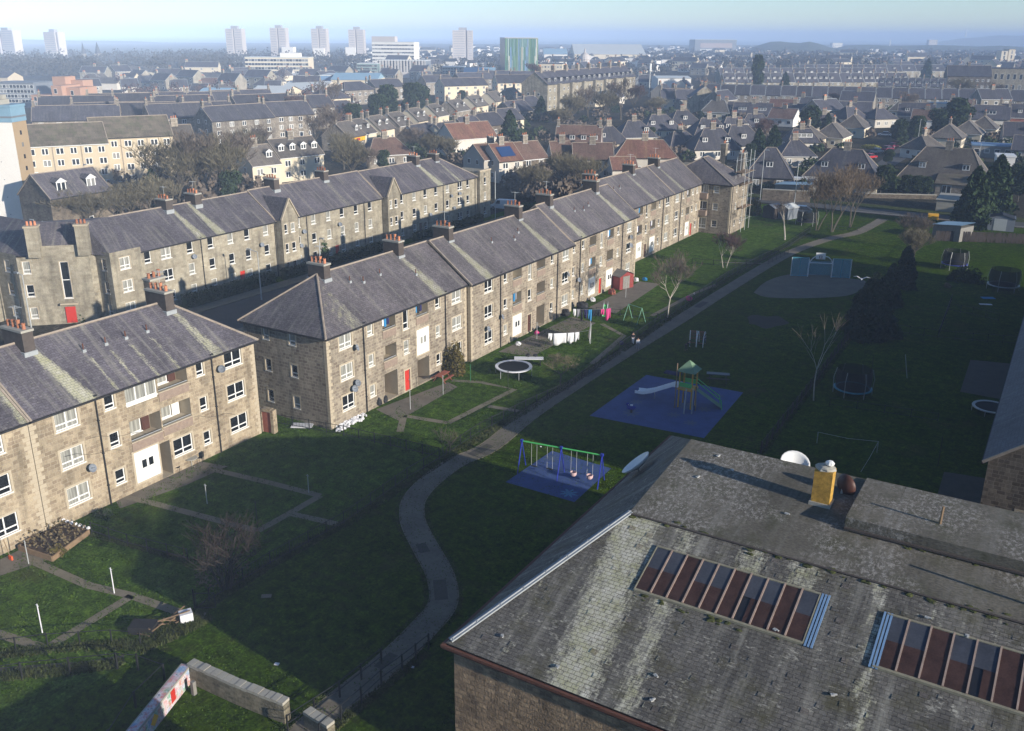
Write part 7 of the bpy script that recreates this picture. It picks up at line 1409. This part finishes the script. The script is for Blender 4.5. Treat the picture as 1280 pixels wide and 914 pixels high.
bigshed(822, 862, 113, 98, 30, 'whitewall', 'pale_roof', 'white ribbed warehouse left of the dormer terraces', 0, 1); bigshed(680, 708, 80, 68, 60, 'whitewall', 'blue_roof', 'white hangar behind the domed building', 0, 6); bigshed(718, 802, 77, 68, 110, 'cream', 'pale_roof', 'very wide low hangar on the far side of the trees', 0, 12); bigshed(-5, 14, 110, 97, 14, 'harl_yellow', 'slate_mid', 'small yellow gabled building at the left edge', -10, 3); bigshed(240, 330, 103, 97, 20, 'cream', 'slate_warm', 'low cream building in front of the long office block', 0, 3); bigshed(330, 430, 100, 94, 16, 'harl', 'pale_roof', 'long low pale building below the cream office block', 0, 1)
bigshed(140, 195, 96, 90, 18, 'cream', 'slate_warm', 'pale long-roofed block at the edge of the wood', 0, 4); bigshed(150, 168, 108, 100, 12, 'cream', 'slate_mid', 'small cream gabled house among the bare trees', -10, 4); bigshed(178, 190, 112, 104, 14, 'harl', 'slate_mid', 'small white gable near the edge of the wood', 30, 4); bigshed(195, 235, 100, 94, 14, 'cream', 'slate_warm', 'cream row with a brown roof right of the gabled house', 0, 3); bigshed(105, 150, 112, 104, 14, 'harl', 'slate_warm', 'grey-brown low row left of the cream gabled house', -5, 3)
FB('modern_flats', 'blue-grey flat-roofed flats behind the terracotta block, at the left edge', 'block of flats', -5, 50, 134, 104, 16, 'grey_clad', 'grey_clad', 4, 12, 1.6, 1.5, z0=2, off=-5)
tc_ = FB('modern_flats', 'stepped terracotta-clad flats at the left', 'block of flats', 42, 64, 139, 120, 12, 'terra_clad', 'terra_clad', 2, 2, 1.4, 1.8, z0=2, off=-8); s = mpp(70, 139)
for y0, y1, x0, x1, h in ((21, 33, -16, -2, 26), (7, 22, -20, -12.2, 34), (33, 49, -18, -5, 24), (21, 36, -24, -16.2, 30)): MB().box(x0, x1, y0 * s, y1 * s, 0, h * s).build('block_wing', 'terra_clad', tc_)
for a, z in ((24, 18), (38, 16), (26, 8), (41, 8)): flat_window(tc_, (-2 if a < 33 else -5, 0), math.pi / 2, a * s, z * s, 1.4, 2.0, 1)
FB('glass_office', 'low blue-green glass offices left of the finned building', 'office block', 447, 472, 98, 80, 20, 'glass_green', 'pale_roof', 4, 8, 2.2, 1.4, z0=2); FB('glass_office', 'low green glass block right of the broad pale tower', 'office block', 553, 581, 97, 84, 20, 'glass_green', 'pale_roof', 3, 8, 2.2, 1.4, z0=2); bigshed(580, 618, 99, 92, 30, 'glass_green', 'blue_roof', 'pale green sloping roof in front of the striped glass tower', 0, 4); FB('office_block', 'small pinkish block on the far plain between the towers', 'office block', 545, 562, 80, 70, 20, 'tower_clad', 'pale_roof', 3, 6, 2, 1.4, z0=2)
FB('office_block', 'pale block at the foot of the striped glass tower', 'office block', 672, 702, 98, 80, 14, 'cream', 'slate_mid', 3, 8, 1.6, 1.4, z0=2, off=-10)
# domed building
dv, du = g(728, 92); s = mpp(728, 92); db = E('domed_hall', (dv, du, 0), rad(RCAM), 'sandstone hall with a small cupola dome', 'hall'); MB().box(-14, 4, -10, 16, -2, 9 * s).build('wall', 'granite_house', db); MB().box(-14, 0, 2, 30, -2, 6 * s).build('wing', 'cream', db)
MB().lathe([(4.6, 8 * s), (4.6, 15 * s), (5.2, 15.2 * s), (4.8, 18 * s), (3.4, 21 * s), (1.2, 23 * s), (.6, 24 * s), (.6, 27 * s), (0, 28 * s)], (-5, 2, 0), 14).build('dome', 'tower_clad', db, uv=False)
# stadium, church towers, lighthouses
sd_ = FB('stadium', 'stadium stand with a pale roof edge on the right skyline', 'stadium', 868, 914, 68, 50, 60, 'grey_clad', 'pale_roof', 1, 1, 1, 1, wins=False); s = mpp(890, 68); MB().box(.05, .6, 6 * s, 42 * s, 7 * s, 12 * s).build('seating_bank', 'harl_pink', sd_); MB().box(.05, 1, 6 * s, 36 * s, 4 * s, 5.5 * s).build('pale_wall', 'white', sd_)
def spire(px, yb, yt, w, label, mat='granite_house'):
    v, u = g(px, yb); h = zh(px, yb, yt); root = E('church_spire', (v, u, 0), rad(RCAM), label, 'church'); MB().box(-w * .7, w * .7, -w * .7, w * .7, -1, h * .4).build('tower', mat, root); MB().lathe([(w * .8, h * .4), (.1, h * .95)], (0, 0, 0), 4).build('spire', 'slate_mid', root, uv=False)
spire(106, 78, 51, 3, 'slim church spire above the wood, left of two'); spire(124, 78, 51, 4.5, 'taller broad church spire above the wood, right of two'); spire(980, 74, 57, 3, 'small dark spire on the right-hand hill')
for px0, px1, l in ((1249, 1256, 'left one of a pair of square stone church towers'), (1258, 1265, 'right one of a pair of square stone church towers')): FB('church_tower', l, 'church', px0, px1, 84, 64 if px0 == 1249 else 62, 12, 'cream', 'granite_house', 3, 1, 1.8, 4, z0=4, group='twin church towers')
def lighthouse(px, d, top, h0, r, label):
    q = ray(px, 50); q = Vector((q.x, q.y)).normalized() * d; root = E('lighthouse', (q.x, q.y, h0), 0, label, 'lighthouse'); MB().lathe([(r, -2), (r * .7, top * .85), (r * .9, top * .86), (r * .6, top * .9), (r * .6, top * .96), (0, top)], (0, 0, 0), 12).build('tower', 'white', root, uv=False)
lighthouse(1206, 5250, 36, 36, 4.5, 'tall white lighthouse on the headland'); lighthouse(1113, 3300, 26, -1, 2.2, 'small white beacon at the end of the breakwater'); 
bw = hill('breakwater', 1108, 1200, 50, 3300, [2, 2.5, 2.5, 2.5, 3, 3], 30, 'concrete')
FB('far_block', 'pale round-topped block by the harbour', 'tower block', 1160, 1168, 62, 50, 16, 'tower_clad', 'tower_clad', 6, 4, 2, 1.4, z0=3); FB('far_block', 'bright red building among the far houses', 'building', 1194, 1205, 83, 76, 12, 'car_red', 'white', 1, 3, 1.4, 1.4, z0=1.5); FB('far_block', 'white villa on the slope left of the far hill', 'building', 960, 975, 79, 71, 14, 'whitewall', 'white', 2, 6, 1.4, 1.4, z0=1); FB('far_block', 'white ridge-top building, left of two', 'building', 967, 974, 62, 54, 14, 'whitewall', 'white', 2, 3, 2, 2, z0=2); FB('far_block', 'white ridge-top building, right of two', 'building', 992, 999, 62, 55, 14, 'whitewall', 'white', 2, 3, 2, 2, z0=2); FB('far_block', 'cluster of white gables on the right-hand ridge', 'building', 1040, 1050, 62, 54, 20, 'whitewall', 'white', 2, 5, 2, 2, z0=2)
for px0, px1, yb, yt in ((885, 915, 87, 81), (1080, 1100, 72, 66)): FB('far_block', 'long low cream building among the far right-hand trees' if px0 < 1000 else 'pale block on the far right-hand slope', 'building', px0, px1, yb, yt, 14, 'cream', 'white', 1, 8, 1.6, 1.4, z0=2)
v, u = g(811, 121); tag(O('radio_mast', None, None, (v, u, 0)), 'thin pale telecom mast right of the long tenement', 'mast'); rm_ = bpy.data.objects['radio_mast']; MB().tube((0, 0, 0), (0, 0, 17), .35, .2, 6).build('pole', 'galv', rm_, uv=False); MB().tube((0, 0, 13.5), (0, 0, 17.5), .7, None, 8).build('antenna_drum', 'white', rm_, uv=False)
# ---------------------------------------------------------------- many small far houses
rf_ = random.Random(21); occupied = [(o.matrix_world.translation.x, o.matrix_world.translation.y) for o in C.objects if o.parent is None]
FH = {}
def farhouse(k):
    if k in FH: return FH[k]
    w, wm, rm, fl, hip = [(9, 'harl', 'slate_mid', 1, 0), (14, 'granite_house', 'slate_mid', 2, 0), (11, 'cream', 'slate_warm', 1, 3), (18, 'granite_grey', 'slate_mid', 2, 0), (10, 'whitewall', 'tile_brown', 1, 0), (24, 'cream', 'slate_mid', 3, 0)][k]
    e = 2.8 * fl + .6; m = MB(); d = 9; m.box(-d, 0, 0, w, -1, e); m.f([(-d, 0, e), (0, 0, e), (-d / 2, 0, e + 3.4)]) if not hip else 0; m.f([(-d, w, e), (0, w, e), (-d / 2, w, e + 3.4)]) if not hip else 0
    wa = m.mesh('wall', [wm], False)
    ro = roof_mb(w, d, e, e + 3.6, .4, hip, hip, (), cols=1).mesh('roof', [rm, 'lead', 'white'], True); ch = MB().box(-.5, .5, -.8, .8, 0, 1.9, 0).box(-.3, .3, -.6, .6, 1.9, 2.4, 1).mesh('chimney', ['granite_house', 'terracotta'], False)
    wi = MB(); wi.box(-.04, .04, 0, 1.6, 0, 1.4, 0); wi.f([(.05, .15, .15), (.05, 1.45, .15), (.05, 1.45, 1.25), (.05, .15, 1.25)], 1); wi = wi.mesh('window', ['white', 'pane_far'], False); FH[k] = (w, e, fl, wa, ro, ch, wi); return FH[k]
zones = [((830, 1290), (84, 97), 64, 'small slate-roofed house in the hazy far streets beyond the right-hand terraces'), ((880, 1290), (68, 84), 60, 'tiny pale-fronted house on the far wooded slope at the right'), ((90, 440), (98, 122), 34, 'small low house among bare trees between the wood and the sheds'), ((440, 830), (84, 110), 46, 'small slate-roofed house in the crowded streets below the skyline towers'), ((500, 860), (66, 84), 34, 'tiny pale house on the far plain beyond the striped glass tower'), ((860, 1290), (142, 160), 10, 'slate-roofed house half hidden between the terraces and the conifers'), ((690, 860), (112, 135), 9, 'small slate-roofed house between the long tenement and the bare trees')]
for (xa, xb), (ya, yb_), n, lab in zones:
    done = 0; tries = 0
    while done < n and tries < n * 30:
        tries += 1; px = rf_.uniform(xa, xb); py = 45 + (ya - 45) * ((yb_ - 45) / (ya - 45)) ** rf_.random(); v, u = g(px, py)
        if any(abs(v - a) < 17 and abs(u - b) < 17 for a, b in occupied): continue
        occupied.append((v, u)); k = rf_.choice([0, 0, 1, 1, 2, 3, 4] + ([5] if py < 100 else [])); w, e, fl, wa, ro, ch, wi = farhouse(k); rot = rad(rf_.choice([0, -90, -90, -60, -30]) + rf_.uniform(-6, 6))
        root = E('far_house', (v, u, 0), rot, lab, 'house', lab.split(' ', 1)[1][:48]); root.scale = (1, 1, rf_.uniform(.9, 1.15)); O('wall', wa, root); q = O('roof', ro, root); O('chimney', ch, q, (-4.5, rf_.choice([.8, w / 2]), e + 3.0))
        if py > 84:
            for f in range(fl):
                for i in range(3): O('window', wi, root, (0, w * (i + .5) / 3 - .8, 1 + 2.8 * f))
        done += 1
# ---------------------------------------------------------------- trees of the town
bt = [reg(bare_tree(12.5, .7, 41, 'twig_brown', 'bark', 1, 5, .03, 3, 'brown bare tree left of the tall conifer, in front of the curved brown roof', *g(517, 205), first=.26)), reg(bare_tree(11.5, .85, 42, 'twig_olive', 'bark', 2, 4, .03, 5, 'olive bare tree beside the white van', *g(704, 243), first=.28)), reg(bare_tree(13, .7, 43, 'twig_purple', 'bark', 1, 5, .035, 3, 'reddish bare tree standing over two dark conifers at the right', *g(960, 186), first=.26))]
def bt_at(k, px, py, s, label, group=None): return copy_tree(bt[k], (*g(px, py), 0), R.uniform(0, 6), label, s, group)
for k, px, py, s, l in [(1, 222, 262, 1.45, 'large bare tree with pale forking limbs behind the opposite row, left'), (0, 245, 262, 1.6, 'large bare tree with pale forking limbs behind the opposite row, second'), (1, 268, 258, 1.5, 'large bare tree with pale forking limbs behind the opposite row, third'), (0, 295, 252, 1.5, 'large bare tree at the right end of the clump behind the opposite row'), (1, 150, 282, .8, 'low bare scrub tree below the yellow flats, left'), (1, 172, 280, .75, 'low bare scrub tree below the yellow flats, middle'), (1, 120, 290, .75, 'low bare scrub tree below the stone house with dormers'), (1, 85, 290, .8, 'low bare scrub tree beside the foot of the white tower'),
    (1, 196, 276, .9, 'low bare scrub tree below the yellow flats, right'), (0, 415, 190, 1.4, 'bare tree left of the corner shop, taller'), (0, 392, 195, 1.2, 'bare tree left of the corner shop, shorter'), (1, 440, 232, 1.1, 'bare tree by the street end above the opposite row, left'), (0, 462, 232, .9, 'bare tree by the street end above the opposite row, right'), (1, 430, 212, 1.0, 'bare tree below the yellow shop sign'), (1, 540, 207, .9, 'bare hedge-like tree left of the red-tiled house'), (1, 560, 206, .8, 'bare hedge-like tree just left of the red-tiled house'), (1, 668, 250, .8, 'bare brown tree behind the ridge, left of the olive one'),
    (1, 730, 246, .9, 'olive bare tree right of the one by the van'), (1, 715, 158, 1.3, 'bare tree in the wooded plot below the long tenement, first'), (0, 735, 155, 1.5, 'bare tree in the wooded plot below the long tenement, second'), (1, 755, 152, 1.3, 'bare tree in the wooded plot below the long tenement, third'), (0, 776, 150, 1.7, 'bare tree in the wooded plot below the long tenement, tallest'), (2, 790, 148, 1.5, 'purplish bare tree at the right of the wooded plot'), (1, 700, 168, 1.0, 'bare tree behind the pink-grey mansard semi'), (1, 820, 150, 1.0, 'bare tree below the white-fronted house'), (2, 672, 112, 1.8, 'brown bare tree against the foot of the glass tower'), (2, 946, 188, 1.0, 'reddish bare tree left of its bigger twin'),
    (0, 410, 150, 1.6, 'bare tree left of the hip-roofed pale tenement'), (2, 382, 165, 1.4, 'purplish bare tree below the white sheds'), (0, 330, 202, 1.0, 'bare tree between the slate tenements and grey mansards'), (1, 308, 205, 1.0, 'bare tree left of the grey mansard houses'), (2, 1045, 141, 1.0, 'reddish bare tree behind the round conifer clump'), (0, 1130, 150, 1.2, 'bare tree left of the huge dark conifer'), (1, 1200, 128, 1.4, 'bare tree in front of the stone school'), (0, 1240, 132, 1.2, 'bare tree right of the one before the school'), (1, 1140, 330, .6, 'dark bare sapling behind the third conifer')]: bt_at(k, px, py, s, l)
cp = [reg(conifer(10.5, 3.8, 51, 'leaf_dark', 'tall dark pine at the right, nearest of a group of three', *g(1212, 284), 6500, .55, .03, (.22, .45), layers=5)), reg(crown_tree(11, 5, 52, 'leaf_mid', 'dark round evergreen left of the terrace street, lowest', *g(444, 170), 4200, .12, (.28, .5)))]
def cp_at(k, px, py, s, l): return copy_tree(cp[k], (*g(px, py), 0), R.uniform(0, 6), l, s)
for k, px, py, s, l in [(0, 1240, 268, 1.05, 'tall dark pine at the right, farthest of a group of three'), (0, 1226, 276, .85, 'tall dark pine at the right, middle of a group of three'), (1, 1262, 240, .6, 'round green tree beyond the right-hand pines'), (1, 1272, 252, .7, 'yellowish green tree at the right edge beyond the pines'), (1, 470, 162, 1.15, 'dark evergreen in the clump behind the terrace street, left'), (1, 492, 155, 1.35, 'dark evergreen in the clump behind the terrace street, middle and tallest'), (1, 515, 150, 1.35, 'dark evergreen in the clump behind the terrace street, second from right'), (1, 533, 143, 1.1, 'dark evergreen at the right end of the clump behind the terrace street'), (1, 575, 133, .7, 'small evergreen in front of the lit tenement'),
    (0, 637, 183, 1.0, 'dark conical tree behind the red-tiled house'), (0, 676, 152, .9, 'dark conifer at the corner of the long tenement'), ((1), 812, 178, .45, 'round green bush outside the hip-roofed bungalows'), (1, 948, 118, (1.1, 1.1, 2.1), 'tall dark pine rising above the dormer terraces'), (0, 980, 116, 1.1, 'dark conifer right of the tall pine'), (1, 1003, 172, .85, 'green evergreen clump amid the right-hand houses, left'), (1, 1018, 170, .95, 'green evergreen clump amid the right-hand houses, middle'), (0, 1032, 172, .75, 'dark conifer at the right end of the evergreen clump'), (0, 946, 201, .8, 'dark conifer under the reddish bare tree, left'), (0, 965, 199, .85, 'dark conifer under the reddish bare tree, right'), (1, 937, 205, .5, 'low evergreen left of the dark conifers by the scaffolding'),
    (1, 1185, 172, 1.25, 'huge dark rounded conifer in the middle of the right-hand houses'), (1, 1170, 174, .95, 'left lobe of the huge dark conifer mass'), (1, 1200, 174, .95, 'right lobe of the huge dark conifer mass'), (1, 1125, 182, .75, 'green bank of evergreens beyond the parked cars'), (1, 1140, 178, .8, 'green evergreen beside the street lamp'), (1, 1100, 244, .6, 'dark clipped evergreen above the cross road, left'), (0, 1110, 240, .55, 'dark upright cypress above the cross road'), (1, 1130, 245, .42, 'dark rounded bush under the brown-slate bungalow, first'), (1, 1145, 246, .42, 'dark rounded bush under the brown-slate bungalow, second'), (1, 1160, 246, .4, 'dark rounded bush under the brown-slate bungalow, third'), (1, 873, 152, .4, 'small round evergreen in front of the left white-dormered semi'), (0, 767, 140, .8, 'dark evergreen beside the tallest bare tree'), (0, 195, 265, .75, 'dark narrow evergreen below the end of the yellow flats'), (1, 290, 262, .7, 'ivy-green tree among the pale forking limbs'), (1, 480, 215, .5, 'dark round tree beside the curved brown roof'), (0, 1157, 100, 1.5, 'dark pine among the far terraces left of the school'), (1, 1107, 206, .4, 'low dark bush beside the red cars')]: cp_at(k, px, py, s, l)
bush(*g(1090, 186), 3.2, 1.2, 1.3, 61, 'leaf_yellow', 'bright yellow-green hedge at the roadside by the brown semis', 700, (.12, .25)); bush(*g(942, 268), 1.6, 1.6, 3.2, 62, 'leaf_autumn', 'green-yellow creeper bush at the foot of the scaffolding', 900, (.1, .22)); hedge((-89, 151), (-72, 151), 1.6, 2.0, 'leaf_hedge', 'long brown-green hedge behind the white van', 4, 20)
# masses of distant trees
def wood(label, zs, n, seed, mat, hs=(5, 10), wr=(4, 9), q=34, nm='distant_trees'):
    rng = random.Random(seed); m = MB(); pts = []
    for (xa, xb), (ya, yb_) in zs:
        for _ in range(n):
            px = rng.uniform(xa, xb); py = 45 + (ya - 45) * ((yb_ - 45) / (ya - 45)) ** rng.random(); x, y = g(px, py); h = rng.uniform(*hs); w = rng.uniform(*wr)
            for _ in range(q):
                a = rng.uniform(0, 6.283); b = rng.uniform(-.2, 1); c = math.sqrt(max(0, 1 - b * b)); k = rng.uniform(.6, 1.05); pts.append((x + w * .5 * c * k * math.cos(a), y + w * .5 * c * k * math.sin(a), max(.3, h * (.35 + .65 * b * k))))
    d = max(1, len(pts)); leafquads(m, pts, *(.7, 1.5) if nm == 'distant_trees' else (.35, .8), rng); return tag(m.build(nm, mat, None, uv=False), label, None, None, 'stuff')
wood('hazy winter wood stretching below the skyline at the left', [((-20, 300), (74, 98)), ((200, 460), (72, 92)), ((-20, 120), (88, 100))], 300, 1, 'far_wood', (9, 15), (9, 15)); wood('bluish mass of winter trees below the far right-hand ridge', [((830, 1300), (66, 92)), ((900, 1100), (70, 90))], 330, 2, 'far_wood', (7, 13), (8, 14)); wood('winter trees between the distant central buildings', [((420, 900), (68, 96))], 230, 3, 'far_wood', (6, 11), (7, 12))
wood('bare garden trees scattered among the left-hand roofs', [((100, 430), (98, 135)), ((380, 440), (125, 165))], 70, 4, 'twig_purple', (5, 9), (5, 8), 90, 'town_trees'); wood('garden shrubs and small trees between the houses', [((560, 860), (140, 210)), ((860, 1290), (118, 200)), ((430, 660), (150, 205)), ((930, 1290), (205, 245))], 75, 5, 'leaf_hedge', (1.5, 3.5), (2.5, 5), 60, 'garden_shrubs'); wood('brown leafless shrubs between the houses', [((560, 860), (130, 215)), ((860, 1290), (100, 190)), ((130, 330), (225, 285)), ((640, 740), (225, 255))], 70, 6, 'twig_brown', (2, 5), (3, 6), 80, 'winter_shrubs')
m = MB(); rq = random.Random(8)
for _ in range(900):
    px = rq.uniform(830, 1290) if rq.random() < .6 else rq.uniform(430, 860); py = rq.uniform(61, 84); x, y = g(px, py); s = mpp(px, py); w, h = rq.uniform(5, 14), rq.uniform(3, 7); a = rq.uniform(0, 3); i = len(m.V); ca, sa = math.cos(a), math.sin(a)
    P = lambda p, q, z: (x + p * ca - q * sa, y + p * sa + q * ca, z)
    c4 = [(-w / 2, -3.5), (w / 2, -3.5), (w / 2, 3.5), (-w / 2, 3.5)]
    for k in range(4): a_, b_ = c4[k], c4[(k + 1) % 4]; m.f([P(*a_, -1), P(*b_, -1), P(*b_, h), P(*a_, h)], 0)
    m.f([P(-w / 2, -4, h), P(w / 2, -4, h), P(w / 2, 0, h + 3), P(-w / 2, 0, h + 3)], 1); m.f([P(-w / 2, 4, h), P(w / 2, 4, h), P(w / 2, 0, h + 3), P(-w / 2, 0, h + 3)], 1)
tag(m.build('distant_city', ['whitewall', 'slate_mid'], None, uv=False), 'countless tiny houses of the hazy far city', None, None, 'stuff')
# ---------------------------------------------------------------- air, light and camera
hz = MB(); hz.box(-17500, 17500, -17500, 17500, -5, 66); ho = hz.build('haze', 'white', None, uv=False)
m = bpy.data.materials.new('haze_air'); m.use_nodes = True; nt = m.node_tree; nt.nodes.clear(); out = nt.nodes.new('ShaderNodeOutputMaterial'); pv = nt.nodes.new('ShaderNodeVolumePrincipled')
pv.inputs['Color'].default_value = (.56, .72, 1.0, 1); pv.inputs['Density'].default_value = HAZE; pv.inputs['Anisotropy'].default_value = -.4; nt.links.new(pv.outputs[0], out.inputs['Volume'])
ho.data.materials.clear(); ho.data.materials.append(m); tag(ho, 'pale blue winter haze lying over the whole city', None, None, 'stuff')
SAZ, SEL = rad(97), rad(15.6)
sc = bpy.context.scene; w = bpy.data.worlds.new('World'); sc.world = w; w.use_nodes = True; nt = w.node_tree; bg = nt.nodes['Background']; sky = nt.nodes.new('ShaderNodeTexSky'); sky.sky_type = 'NISHITA'; sky.sun_disc = False
sky.sun_elevation = SEL; sky.sun_rotation = SAZ; sky.air_density = .8; sky.dust_density = .1; sky.ozone_density = 3; sky.altitude = 300; nt.links.new(sky.outputs[0], bg.inputs[0]); bg.inputs[1].default_value = SKY
ld = bpy.data.lights.new('sun', 'SUN'); ld.energy = SUN; ld.angle = rad(.5); ld.color = (1.0, .92, .80); lo = bpy.data.objects.new('sun', ld); C.objects.link(lo)
sdv = Vector((math.sin(SAZ) * math.cos(SEL), math.cos(SAZ) * math.cos(SEL), math.sin(SEL))); lo.rotation_euler = sdv.to_track_quat('Z', 'Y').to_euler()
cd = bpy.data.cameras.new('camera'); cam = bpy.data.objects.new('camera', cd); C.objects.link(cam); cd.sensor_fit = 'HORIZONTAL'; cd.sensor_width = 36; cd.lens = F * 36 / 1280; cd.clip_start = .5; cd.clip_end = 60000
rt_ = (ray(641, 457) - ray(640, 457)).normalized(); up = (ray(640, 456) - ray(640, 457)).normalized(); bk = rt_.cross(up)
cam.matrix_world = Matrix(((rt_.x, up.x, bk.x, 0), (rt_.y, up.y, bk.y, 0), (rt_.z, up.z, bk.z, HC), (0, 0, 0, 1))); sc.camera = cam
sc.view_settings.view_transform = 'Standard'; sc.view_settings.look = 'None'; sc.view_settings.gamma = 1; sc.view_settings.exposure = EXPO; sc.view_settings.use_curve_mapping = False
sc.render.engine = 'CYCLES'; sc.cycles.use_denoising = True; sc.cycles.max_bounces = 8; sc.cycles.diffuse_bounces = 2; sc.cycles.glossy_bounces = 2; sc.cycles.volume_bounces = 5; sc.cycles.transparent_max_bounces = 8; sc.cycles.use_adaptive_sampling = True; sc.cycles.adaptive_threshold = .02; sc.cycles.caustics_reflective = False
